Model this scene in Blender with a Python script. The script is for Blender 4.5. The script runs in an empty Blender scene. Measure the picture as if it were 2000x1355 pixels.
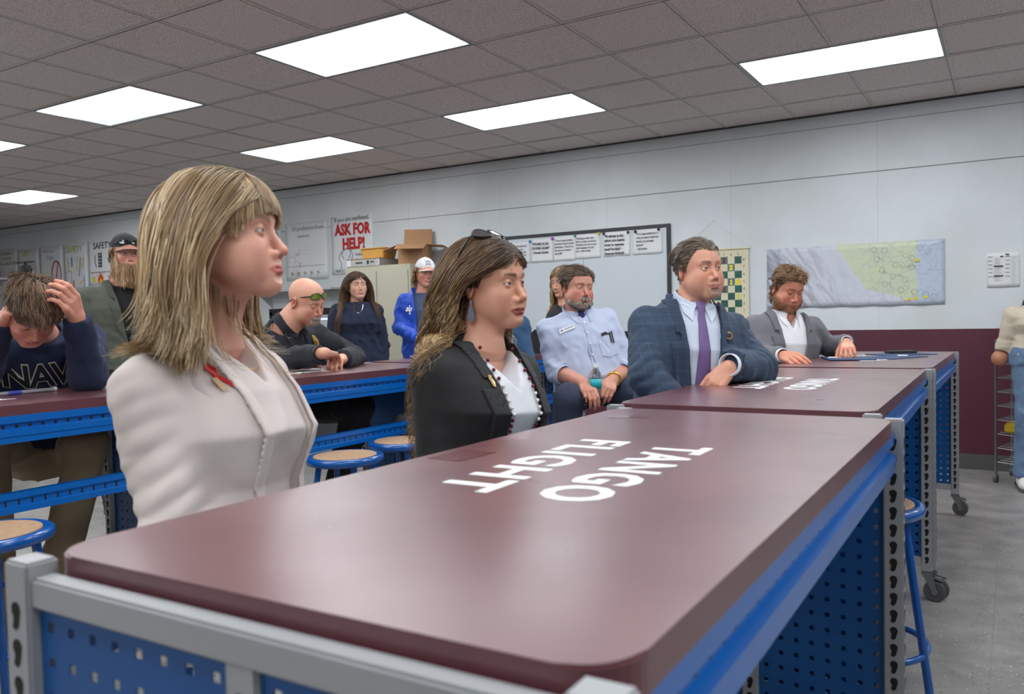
import bpy, bmesh, math, random
import numpy as np
from mathutils import Vector, Matrix
from mathutils.bvhtree import BVHTree
random.seed(7); RNG=np.random.default_rng(7)
sc=bpy.context.scene
C=sc.collection
PI=math.pi
# ---------------------------------------------------------------- camera
CAM=Vector((1.5954,-5.1776,1.225)); YAW,PITCH,ROLL=-0.5115,-0.03574,-0.02026
FPX=1559.8; PXC,PYC=1106.6,678.9
def cam_axes():
    cy,sy,cp,sp=math.cos(YAW),math.sin(YAW),math.cos(PITCH),math.sin(PITCH)
    f=Vector((sy*cp,cy*cp,sp)); r=Vector((cy,-sy,0)); u=r.cross(f)
    cr,sr=math.cos(ROLL),math.sin(ROLL)
    return cr*r+sr*u, -sr*r+cr*u, f
cr_,cu_,cf_=cam_axes()
cd=bpy.data.cameras.new('camera'); cam=bpy.data.objects.new('camera',cd); C.objects.link(cam)
M=Matrix((( cr_.x,cu_.x,-cf_.x,CAM.x),(cr_.y,cu_.y,-cf_.y,CAM.y),(cr_.z,cu_.z,-cf_.z,CAM.z),(0,0,0,1)))
cam.matrix_world=M
cd.sensor_width=36; cd.lens=FPX/2000*36; cd.shift_x=-(PXC-1000)/2000; cd.shift_y=(PYC-677.5)/2000
cd.dof.use_dof=True; cd.dof.focus_distance=3.6; cd.dof.aperture_fstop=5.6
cd.clip_start=.05
sc.camera=cam
def at(x,y,d):
    """a point seen at photo position x,y and at distance d (m) along the view axis"""
    return CAM+(cf_+cr_*((x-PXC)/FPX)-cu_*((y-PYC)/FPX))*d
# ---------------------------------------------------------------- world, exposure
w=bpy.data.worlds.new('world'); sc.world=w; w.use_nodes=True
w.node_tree.nodes['Background'].inputs[0].default_value=(.8,.85,.9,1); w.node_tree.nodes['Background'].inputs[1].default_value=.25
sc.view_settings.view_transform='Standard'; sc.view_settings.look='None'; sc.view_settings.gamma=1
sc.view_settings.use_curve_mapping=False
sc.view_settings.exposure=0.74
LAMP=7.0      # radiance of the ceiling light diffusers
# ---------------------------------------------------------------- material helpers
def s2l(c):
    return tuple((x/12.92 if x<=.04045 else ((x+.055)/1.055)**2.4) for x in [v/255 for v in c])
def mat(name,rgb,rough=.6,metal=0,bump=0,bscale=200,var=0,vscale=20,spec=.5,emit=0,coat=0,vcol=False,bdist=.001,stretch=None,sheen=0,sss=0,coatr=.15,alpha=1,trans=0):
    m=bpy.data.materials.new(name); m.use_nodes=True; nt=m.node_tree; b=nt.nodes['Principled BSDF']
    col=s2l(rgb)+(1,)
    b.inputs['Base Color'].default_value=col; b.inputs['Roughness'].default_value=rough; b.inputs['Metallic'].default_value=metal
    b.inputs['Specular IOR Level'].default_value=spec
    if coat: b.inputs['Coat Weight'].default_value=coat; b.inputs['Coat Roughness'].default_value=coatr
    if sheen: b.inputs['Sheen Weight'].default_value=sheen
    if sss: b.inputs['Subsurface Weight'].default_value=sss; b.inputs['Subsurface Radius'].default_value=(.012,.005,.003); b.inputs['Subsurface Scale'].default_value=.6
    if trans: b.inputs['Transmission Weight'].default_value=trans
    if emit: b.inputs['Emission Color'].default_value=col; b.inputs['Emission Strength'].default_value=emit
    tc=nt.nodes.new('ShaderNodeTexCoord'); src=tc.outputs['Object']
    if stretch:
        mp=nt.nodes.new('ShaderNodeMapping'); mp.inputs['Scale'].default_value=stretch; nt.links.new(src,mp.inputs[0]); src=mp.outputs[0]
    csrc=None
    if vcol:
        a=nt.nodes.new('ShaderNodeAttribute'); a.attribute_name='Col'; csrc=a.outputs['Color']; nt.links.new(csrc,b.inputs['Base Color'])
    if var:
        n=nt.nodes.new('ShaderNodeTexNoise'); n.inputs['Scale'].default_value=vscale; n.inputs['Detail'].default_value=5; nt.links.new(src,n.inputs['Vector'])
        mr=nt.nodes.new('ShaderNodeMapRange'); mr.inputs[1].default_value=.3; mr.inputs[2].default_value=.7; mr.inputs[3].default_value=1-var; mr.inputs[4].default_value=1+var; nt.links.new(n.outputs[0],mr.inputs[0])
        mx=nt.nodes.new('ShaderNodeMix'); mx.data_type='RGBA'; mx.blend_type='MULTIPLY'; mx.inputs[0].default_value=1
        if csrc: nt.links.new(csrc,mx.inputs[6])
        else: mx.inputs[6].default_value=col
        nt.links.new(mr.outputs[0],mx.inputs[7]); nt.links.new(mx.outputs[2],b.inputs['Base Color'])
    if bump:
        n=nt.nodes.new('ShaderNodeTexNoise'); n.inputs['Scale'].default_value=bscale; n.inputs['Detail'].default_value=4; nt.links.new(src,n.inputs['Vector'])
        bp=nt.nodes.new('ShaderNodeBump'); bp.inputs['Strength'].default_value=bump; bp.inputs['Distance'].default_value=bdist
        nt.links.new(n.outputs[0],bp.inputs['Height']); nt.links.new(bp.outputs[0],b.inputs['Normal'])
    return m
_mc={}
def flat(rgb,rough=.7,**k):
    key=(tuple(rgb),rough,tuple(sorted(k.items())))
    if key not in _mc: _mc[key]=mat('paint_%d_%d_%d'%tuple(rgb),rgb,rough,var=.04,vscale=15,**k)
    return _mc[key]
# ---------------------------------------------------------------- mesh helpers
def link(name,bm,m,parent=None,smooth=False,loc=None,norm=True):
    me=bpy.data.meshes.new(name); 
    if norm: bmesh.ops.recalc_face_normals(bm,faces=bm.faces)
    bm.to_mesh(me); bm.free()
    o=bpy.data.objects.new(name,me); C.objects.link(o)
    for x in (m if isinstance(m,(list,tuple)) else [m]): me.materials.append(x)
    if smooth:
        for p in me.polygons: p.use_smooth=True
    if parent is not None: o.parent=parent
    if loc is not None: o.location=loc
    return o
def np_mesh(name,V,F,m,parent=None,smooth=True,col=None):
    me=bpy.data.meshes.new(name); V=np.asarray(V,np.float32); F=np.asarray(F,np.int32)
    k=F.shape[1]
    me.vertices.add(len(V)); me.vertices.foreach_set('co',V.ravel())
    me.loops.add(F.size); me.loops.foreach_set('vertex_index',F.ravel())
    me.polygons.add(len(F)); me.polygons.foreach_set('loop_start',np.arange(0,F.size,k,dtype=np.int32)); me.polygons.foreach_set('loop_total',np.full(len(F),k,np.int32))
    me.polygons.foreach_set('use_smooth',np.full(len(F),smooth)); me.update(calc_edges=True)
    if col is not None:
        a=me.color_attributes.new('Col','FLOAT_COLOR','POINT'); c=np.ones((len(V),4),np.float32); c[:,:3]=col; a.data.foreach_set('color',c.ravel())
    o=bpy.data.objects.new(name,me); C.objects.link(o); me.materials.append(m)
    if parent is not None: o.parent=parent
    return o
def tag(o,label=None,cat=None,group=None,kind=None):
    if label: o['label']=label
    if cat: o['category']=cat
    if group: o['group']=group
    if kind: o['kind']=kind
    return o
def thing(name,label,cat,loc=(0,0,0),rz=0,group=None):
    o=bpy.data.objects.new(name,None); C.objects.link(o); o.location=loc; o.rotation_euler=(0,0,rz); o.empty_display_size=.1
    return tag(o,label,cat,group)
def copy_tree(o,parent=None):
    c=o.copy(); C.objects.link(c); c.parent=parent
    for ch in [x for x in C.objects if x.parent==o]: copy_tree(ch,c)
    return c
def box(bm,x0,x1,y0,y1,z0,z1,mi=0,bev=0):
    v=[bm.verts.new((x,y,z)) for x in(x0,x1) for y in(y0,y1) for z in(z0,z1)]
    fs=[]
    for a in((0,1,3,2),(4,6,7,5),(0,4,5,1),(2,3,7,6),(0,2,6,4),(1,5,7,3)):
        f=bm.faces.new([v[i] for i in a]); f.material_index=mi; fs.append(f)
    if bev:
        es={e for f in fs for e in f.edges}
        bmesh.ops.bevel(bm,geom=list(es),offset=bev,segments=2,affect='EDGES',material=mi)
    return v
def tube(bm,pts,r,n=10,mi=0,cap=True,closed=False):
    pts=[Vector(p) for p in pts]; rs=r if isinstance(r,(list,tuple)) else [r]*len(pts)
    rings=[]; up=None
    for i,p in enumerate(pts):
        if closed: d=pts[(i+1)%len(pts)]-pts[i-1]
        else: d=pts[min(i+1,len(pts)-1)]-pts[max(i-1,0)]
        d.normalize()
        if up is None: up=d.orthogonal().normalized()
        up=(up-d*up.dot(d)); 
        up=up.normalized() if up.length>1e-6 else d.orthogonal().normalized()
        s=d.cross(up)
        rings.append([bm.verts.new(p+rs[i]*(math.cos(2*PI*k/n)*up+math.sin(2*PI*k/n)*s)) for k in range(n)])
    m=len(rings)
    for i in range(m if closed else m-1):
        a,b=rings[i],rings[(i+1)%m]
        for k in range(n):
            f=bm.faces.new((a[k],a[(k+1)%n],b[(k+1)%n],b[k])); f.material_index=mi
    if cap and not closed:
        for rg in (rings[0],rings[-1]): f=bm.faces.new(rg); f.material_index=mi
def lathe(bm,prof,n=32,mi=0,c=(0,0,0)):
    rings=[]
    for r,z in prof:
        if r<1e-6: rings.append([bm.verts.new((c[0],c[1],c[2]+z))])
        else: rings.append([bm.verts.new((c[0]+r*math.cos(2*PI*k/n),c[1]+r*math.sin(2*PI*k/n),c[2]+z)) for k in range(n)])
    for a,b in zip(rings,rings[1:]):
        for k in range(n):
            A=[a[k%len(a)],a[(k+1)%len(a)]] if len(a)>1 else [a[0]]
            B=[b[(k+1)%len(b)],b[k%len(b)]] if len(b)>1 else [b[0]]
            f=bm.faces.new(A+B) if len(A+B)>2 else None
            if f: f.material_index=mi
def prism(bm,poly,z0,z1,mi=0,ax='z'):
    def P(a,b,h): return {'z':(a,b,h),'y':(a,h,b),'x':(h,a,b)}[ax]
    lo=[bm.verts.new(P(a,b,z0)) for a,b in poly]; hi=[bm.verts.new(P(a,b,z1)) for a,b in poly]
    n=len(poly)
    for i in range(n): bm.faces.new((lo[i],lo[(i+1)%n],hi[(i+1)%n],hi[i])).material_index=mi
    bm.faces.new(lo).material_index=mi; bm.faces.new(hi).material_index=mi
def rrect(x0,x1,y0,y1,r,n=6):
    out=[]
    for cx,cy,a0 in((x1-r,y0+r,-90),(x1-r,y1-r,0),(x0+r,y1-r,90),(x0+r,y0+r,180)):
        for k in range(n+1):
            a=math.radians(a0+90*k/n); out.append((cx+r*math.cos(a),cy+r*math.sin(a)))
    return out
def text_bm(s,size,bold=0,extrude=.0005,spacing=1,line=1,align='CENTER',res=3):
    cu=bpy.data.curves.new('t','FONT'); cu.body=s; cu.size=size; cu.offset=bold; cu.extrude=extrude; cu.space_character=spacing; cu.space_line=line
    cu.align_x=align; cu.align_y='CENTER'; cu.resolution_u=res
    ob=bpy.data.objects.new('t',cu); C.objects.link(ob)
    dg=bpy.context.evaluated_depsgraph_get(); me=bpy.data.meshes.new_from_object(ob.evaluated_get(dg))
    bm=bmesh.new(); bm.from_mesh(me); bpy.data.objects.remove(ob); bpy.data.curves.remove(cu); bpy.data.meshes.remove(me)
    return bm
# ---------------------------------------------------------------- room
T=.6096; ZC=2.88; YW=1.72
XL,XR,YB=-14.5,4.6,-9.0
def wallmat():
    m=mat('wall_white_paint',(216,220,220),.55,bump=.25,bscale=40,bdist=.0006)
    nt=m.node_tree; b=nt.nodes['Principled BSDF']
    g=nt.nodes.new('ShaderNodeNewGeometry'); sx=nt.nodes.new('ShaderNodeSeparateXYZ'); nt.links.new(g.outputs['Position'],sx.inputs[0])
    n=nt.nodes.new('ShaderNodeTexNoise'); n.inputs['Scale'].default_value=1.3; n.inputs['Detail'].default_value=6; nt.links.new(g.outputs['Position'],n.inputs['Vector'])
    cr=nt.nodes.new('ShaderNodeValToRGB'); cr.color_ramp.elements[0].position=.35; cr.color_ramp.elements[0].color=s2l((204,209,210))+(1,); cr.color_ramp.elements[1].position=.65; cr.color_ramp.elements[1].color=s2l((218,224,228))+(1,)
    nt.links.new(n.outputs[0],cr.inputs[0]); nt.links.new(cr.outputs[0],b.inputs['Base Color'])
    return m
M_wall=wallmat()
M_dado=mat('maroon_wall_paint',(86,36,52),.5,var=.06,vscale=6,bump=.2,bscale=30)
M_base=mat('grey_rubber_base',(88,88,86),.5,var=.06)
M_seam=mat('wall_joint_line',(120,120,116),.7,var=.1)
M_tile=mat('ceiling_tile',(196,188,186),.9,var=.05,vscale=2)
nt=M_tile.node_tree
b_=nt.nodes['Principled BSDF']
tc=nt.nodes.new('ShaderNodeTexCoord'); n1=nt.nodes.new('ShaderNodeTexNoise'); n1.inputs['Scale'].default_value=120; n1.inputs['Detail'].default_value=3
nt.links.new(tc.outputs['Object'],n1.inputs['Vector']); r1=nt.nodes.new('ShaderNodeValToRGB'); r1.color_ramp.elements[0].position=.36; r1.color_ramp.elements[0].color=s2l((176,167,164))+(1,); r1.color_ramp.elements[1].position=.5; r1.color_ramp.elements[1].color=s2l((224,214,210))+(1,)
nt.links.new(n1.outputs[0],r1.inputs[0]); nt.links.new(r1.outputs[0],b_.inputs['Base Color'])
M_grid=mat('ceiling_grid_paint',(200,196,190),.6,var=.08,vscale=8)
M_frame=mat('light_frame_paint',(150,156,162),.4)
def M_floor():
    m=mat('speckled_vinyl_floor',(150,148,146),.32,bump=.08,bscale=60)
    nt=m.node_tree; b=nt.nodes['Principled BSDF']; g=nt.nodes.new('ShaderNodeNewGeometry')
    base=nt.nodes.new('ShaderNodeTexNoise'); base.inputs['Scale'].default_value=7; base.inputs['Detail'].default_value=8; nt.links.new(g.outputs['Position'],base.inputs['Vector'])
    cr=nt.nodes.new('ShaderNodeValToRGB'); cr.color_ramp.elements[0].position=.35; cr.color_ramp.elements[0].color=s2l((132,130,127))+(1,); cr.color_ramp.elements[1].position=.7; cr.color_ramp.elements[1].color=s2l((160,157,153))+(1,)
    nt.links.new(base.outputs[0],cr.inputs[0]); cur=cr.outputs[0]
    for sc_,th,c in((46,.15,(72,70,70)),(56,.15,(220,218,214)),(30,.10,(92,90,94))):
        v=nt.nodes.new('ShaderNodeTexVoronoi'); v.inputs['Scale'].default_value=sc_; nt.links.new(g.outputs['Position'],v.inputs['Vector'])
        lt=nt.nodes.new('ShaderNodeMath'); lt.operation='LESS_THAN'; lt.inputs[1].default_value=th; nt.links.new(v.outputs['Distance'],lt.inputs[0])
        sp=nt.nodes.new('ShaderNodeSeparateColor'); nt.links.new(v.outputs['Color'],sp.inputs[0])
        gt=nt.nodes.new('ShaderNodeMath'); gt.operation='GREATER_THAN'; gt.inputs[1].default_value=.55; nt.links.new(sp.outputs[0],gt.inputs[0])
        mu=nt.nodes.new('ShaderNodeMath'); mu.operation='MULTIPLY'; nt.links.new(lt.outputs[0],mu.inputs[0]); nt.links.new(gt.outputs[0],mu.inputs[1])
        mx=nt.nodes.new('ShaderNodeMix'); mx.data_type='RGBA'; mx.inputs[7].default_value=s2l(c)+(1,); nt.links.new(mu.outputs[0],mx.inputs[0]); nt.links.new(cur,mx.inputs[6]); cur=mx.outputs[2]
    # tile joints every 12 inches
    br=nt.nodes.new('ShaderNodeTexBrick'); br.offset=0; br.inputs['Color1'].default_value=(1,1,1,1); br.inputs['Color2'].default_value=(.93,.93,.93,1); br.inputs['Mortar'].default_value=(.6,.6,.6,1)
    br.inputs['Scale'].default_value=1; br.inputs['Brick Width'].default_value=.3048; br.inputs['Row Height'].default_value=.3048; br.inputs['Mortar Size'].default_value=.0009; nt.links.new(g.outputs['Position'],br.inputs['Vector'])
    mx=nt.nodes.new('ShaderNodeMix'); mx.data_type='RGBA'; mx.blend_type='MULTIPLY'; mx.inputs[0].default_value=1; nt.links.new(cur,mx.inputs[6]); nt.links.new(br.outputs[0],mx.inputs[7])
    nt.links.new(mx.outputs[2],b.inputs['Base Color'])
    return m
def struct(name,bm,m,**k):
    return tag(link(name,bm,m,**k),kind='structure')
bm=bmesh.new(); box(bm,XL-.2,XR+.2,YB-.2,YW+.2,-.1,0); struct('floor',bm,M_floor())
bm=bmesh.new()
box(bm,XL,XR,YW,YW+.15,1.088,ZC+.15,0); box(bm,XL,XR,YW,YW+.15,0,1.088,1)
struct('wall_back',bm,[M_wall,M_dado])
for nm,(x0,x1,y0,y1) in {'wall_left':(XL-.15,XL,YB,YW+.15),'wall_right':(XR,XR+.15,YB,YW+.15),'wall_front':(XL,XR,YB-.15,YB)}.items():
    bm=bmesh.new(); box(bm,x0,x1,y0,y1,1.088,ZC+.15,0); box(bm,x0,x1,y0,y1,0,1.088,1); struct(nm,bm,[M_wall,M_dado])
bm=bmesh.new(); box(bm,XL,XR,YW-.008,YW,0,.118,bev=.002); struct('baseboard_back',bm,M_base)
bm=bmesh.new(); box(bm,XL,XR,YW-.003,YW,2.364,2.37); box(bm,XL,XR,YW-.0015,YW,2.765,2.769); struct('trim_1',bm,M_seam)
bm=bmesh.new()
x=-14.0
while x<XR: box(bm,x,x+.003,YW-.0012,YW,1.09,2.76); x+=1.2192
struct('trim_2',bm,mat('panel_joint_caulk',(196,198,196),.7))
bm=bmesh.new(); box(bm,1.662,1.70,YW-.012,YW,0,ZC,bev=.002); struct('trim_3',bm,mat('corner_batten_paint',(206,208,202),.5,var=.05))
# ceiling: slab above, T-bars, tiles with the light openings left out
fix=[(0,0),(-4,0),(-8,0),(-16,0),(4,0),(-12,-3),(0,-3),(-4,-3),(-8,-3),(4,-3),(-16,-3),(0,-6),(-4,-6),(-8,-6),(-12,-6),(4,-6),(0,-9),(-4,-9),(-8,-9),(-16,-6),(0,-12),(-4,-12),(4,-9),(-8,-12),(-12,-9)]
openings={(i+k,j) for i,j in fix for k in(0,1)}
bm=bmesh.new()
i0,i1=int(XL/T)-1,int(XR/T)+1; j0,j1=int(YB/T)-1,3
for i in range(i0,i1+1):
    for j in range(j0,j1):
        if (i,j) in openings: continue
        x0,x1=max(i*T,XL),min((i+1)*T,XR); y0,y1=max(j*T,YB),min((j+1)*T,YW)
        if x1-x0<.02 or y1-y0<.02: continue
        dz=random.uniform(-.0012,.0012)
        box(bm,x0+.003,x1-.003,y0+.003,y1-.003,ZC+.002+dz,ZC+.02+dz)
box(bm,XL-.1,XR+.1,YB-.1,YW+.1,ZC+.14,ZC+.2)
struct('ceiling',bm,M_tile)
bm=bmesh.new()
for i in range(i0,i1+2):
    if XL<i*T<XR:
        for j in range(j0,j1):
            if not ((i,j) in openings and (i-1,j) in openings): box(bm,i*T-.012,i*T+.012,max(j*T,YB),min((j+1)*T,YW),ZC-.001,ZC+.0015)
for j in range(j0,j1+1):
    if YB<j*T<YW: box(bm,XL,XR,j*T-.012,j*T+.012,ZC-.0016,ZC+.0012)
struct('trim_4',bm,M_grid)
bm=bmesh.new()  # dark strips along T-bars and wall: gap shadow put in as colour
for j in range(j0,j1+1):
    if YB<j*T<YW: box(bm,XL,XR,j*T+.010,j*T+.0155,ZC-.0022,ZC+.001)
for i in range(i0,i1+2):
    if XL<i*T<XR:
        for j in range(j0,j1):
            if not ((i,j) in openings and (i-1,j) in openings): box(bm,i*T-.0135,i*T-.0115,max(j*T,YB),min((j+1)*T,YW),ZC-.0022,ZC+.001)
box(bm,XL,XR,YW-.02,YW-.001,ZC-.012,ZC+.001)
struct('trim_5',bm,mat('painted_gap_shadow',(70,68,66),.7))
def lampmat(name,dim=False):
    m=bpy.data.materials.new(name); m.use_nodes=True; nt=m.node_tree; b=nt.nodes['Principled BSDF']
    b.inputs['Base Color'].default_value=(.8,.8,.8,1); b.inputs['Emission Color'].default_value=(.93,.97,1,1); b.inputs['Emission Strength'].default_value=LAMP
    if dim:   # the tube at one side of this fitting is dead
        tc=nt.nodes.new('ShaderNodeTexCoord'); sx=nt.nodes.new('ShaderNodeSeparateXYZ'); nt.links.new(tc.outputs['Object'],sx.inputs[0])
        ad=nt.nodes.new('ShaderNodeMath'); ad.operation='MULTIPLY_ADD'; ad.inputs[1].default_value=-.35; nt.links.new(sx.outputs[0],ad.inputs[0]); nt.links.new(sx.outputs[1],ad.inputs[2])
        mr=nt.nodes.new('ShaderNodeMapRange'); mr.interpolation_type='SMOOTHSTEP'; mr.inputs[1].default_value=-.12; mr.inputs[2].default_value=.3; mr.inputs[3].default_value=LAMP*.75; mr.inputs[4].default_value=.5
        nt.links.new(ad.outputs[0],mr.inputs[0]); nt.links.new(mr.outputs[0],b.inputs['Emission Strength'])
    return m
M_lamp=lampmat('lit_diffuser'); M_lampd=lampmat('half_lit_diffuser',True)
lab={(0,0):'rectangular ceiling light nearest the right end of the white wall',(-4,0):'rectangular ceiling light near the wall above the whiteboard, between two others',(-8,0):'small looking ceiling light above the blonde woman in cream, near the wall',(-16,0):'farthest ceiling light, at the left edge above the posters',(-4,-3):'largest, nearest ceiling light at the top of the view',(-8,-3):'half dim ceiling light at the left with one dark corner'}
for i,j in fix:
    cx,cy=(i+1)*T,(j+.5)*T
    t=thing('ceiling_light',lab.get((i,j),'rectangular ceiling light behind or above the camera, outside the photo'),'ceiling light',(cx,cy,ZC-.004),0,'ceiling lights')
    bm=bmesh.new(); a,b=T-.004,T/2-.004
    for x0,x1,y0,y1 in((-a,a,-b,-b+.018),(-a,a,b-.018,b),(-a,-a+.018,-b+.018,b-.018),(a-.018,a,-b+.018,b-.018)): box(bm,x0,x1,y0,y1,-.002,.012)
    box(bm,-a,a,-b,b,.05,.06)
    link('frame',bm,M_frame,t)
    bm=bmesh.new(); box(bm,-a+.016,a-.016,-b+.016,b-.016,.004,.012)
    link('diffuser',bm,M_lampd if (i,j)==(-8,-3) else M_lamp,t)
# ---------------------------------------------------------------- workbenches
def M_topmat():
    m=mat('maroon_laminate_top',(88,40,48),.36,coat=.8,coatr=.32,bump=.12,bscale=9,bdist=.002,spec=.55)
    nt=m.node_tree; b=nt.nodes['Principled BSDF']; tc=nt.nodes.new('ShaderNodeTexCoord')
    n=nt.nodes.new('ShaderNodeTexNoise'); n.inputs['Scale'].default_value=5; n.inputs['Detail'].default_value=8; nt.links.new(tc.outputs['Object'],n.inputs['Vector'])
    cr=nt.nodes.new('ShaderNodeValToRGB'); cr.color_ramp.elements[0].position=.3; cr.color_ramp.elements[0].color=s2l((92,44,52))+(1,); cr.color_ramp.elements[1].position=.72; cr.color_ramp.elements[1].color=s2l((110,60,66))+(1,)
    nt.links.new(n.outputs[0],cr.inputs[0])
    v=nt.nodes.new('ShaderNodeTexVoronoi'); v.inputs['Scale'].default_value=9; nt.links.new(tc.outputs['Object'],v.inputs['Vector'])
    lt=nt.nodes.new('ShaderNodeMath'); lt.operation='LESS_THAN'; lt.inputs[1].default_value=.022; nt.links.new(v.outputs['Distance'],lt.inputs[0])
    mx=nt.nodes.new('ShaderNodeMix'); mx.data_type='RGBA'; mx.inputs[7].default_value=s2l((190,170,165))+(1,); nt.links.new(lt.outputs[0],mx.inputs[0]); nt.links.new(cr.outputs[0],mx.inputs[6]); nt.links.new(mx.outputs[2],b.inputs['Base Color'])
    n2=nt.nodes.new('ShaderNodeTexNoise'); n2.inputs['Scale'].default_value=3; n2.inputs['Detail'].default_value=6; nt.links.new(tc.outputs['Object'],n2.inputs['Vector'])
    mr=nt.nodes.new('ShaderNodeMapRange'); mr.inputs[1].default_value=.3; mr.inputs[2].default_value=.7; mr.inputs[3].default_value=.27; mr.inputs[4].default_value=.42; nt.links.new(n2.outputs[0],mr.inputs[0]); nt.links.new(mr.outputs[0],b.inputs['Roughness'])
    return m
M_top=M_topmat()
M_grey=mat('grey_powder_coat',(158,160,163),.38,var=.03,vscale=12,bump=.05,bscale=400)
M_blue=mat('blue_powder_coat',(0,100,186),.28,var=.04,vscale=10,bump=.05,bscale=300,coat=.3)
M_peg=mat('blue_pegboard_enamel',(0,80,146),.35,var=.04,vscale=10)
M_slot=mat('dark_slot',(26,22,20),.8,var=.1)
M_steel=mat('zinc_steel',(150,152,154),.3,metal=.9,var=.05)
M_rub=mat('dark_rubber_wheel',(84,84,86),.6,var=.05)
M_white=mat('white_stencil_paint',(232,235,236),.45,var=.04,vscale=30)
HT=.985
def keyhole(bm,c,ax,s,mi=1,flip=1):
    # pear-shaped slot on a post face; ax: 'x' face looks along x, 'y' along y
    pts=[]
    for k in range(9): a=math.radians(-20+220*k/8); pts.append((.0085*math.cos(a),.0085*math.sin(a)+.005))
    pts+=[(-.0045,-.004),(-.006*flip-.001,-.014),(.003-.004*flip,-.0175),(.0045,-.012)]
    vs=[]
    for a,b in pts:
        vs.append(bm.verts.new((c[0]+s*.0006,c[1]+a,c[2]+b) if ax=='x' else (c[0]+a,c[1]+s*.0006,c[2]+b)))
    bm.faces.new(vs).material_index=mi
def post_bm(x0,x1,y0,y1,z0,z1,faces):
    bm=bmesh.new(); box(bm,x0,x1,y0,y1,z0,z1,0,bev=.003)
    for ax,s in faces:
        z=z1-.055
        while z>z0+.03:
            if ax=='x': keyhole(bm,(x1 if s>0 else x0,(y0+y1)/2,z),'x',s)
            else: keyhole(bm,((x0+x1)/2,y1 if s>0 else y0,z),'y',s)
            z-=.0395
    return bm
def pegboard(bm,x0,x1,z0,z1,y,pitch=.038,hole=.0105):
    nx=max(2,round((x1-x0)/pitch)); nz=max(2,round((z1-z0)/pitch))
    px,pz=(x1-x0)/nx,(z1-z0)/nz; cache={}
    def V(x,z):
        k=(round(x,5),round(z,5))
        if k not in cache: cache[k]=bm.verts.new((x,y,z))
        return cache[k]
    for i in range(nx):
        for j in range(nz):
            a,b=x0+i*px,z0+j*pz; cx,cz=a+px/2,b+pz/2; h=hole/2
            o=[V(a,b),V(a+px,b),V(a+px,b+pz),V(a,b+pz)]; q=[bm.verts.new((cx-h,y,cz-h)),bm.verts.new((cx+h,y,cz-h)),bm.verts.new((cx+h,y,cz+h)),bm.verts.new((cx-h,y,cz+h))]
            for k in range(4): bm.faces.new((o[k],o[(k+1)%4],q[(k+1)%4],q[k]))
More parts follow.
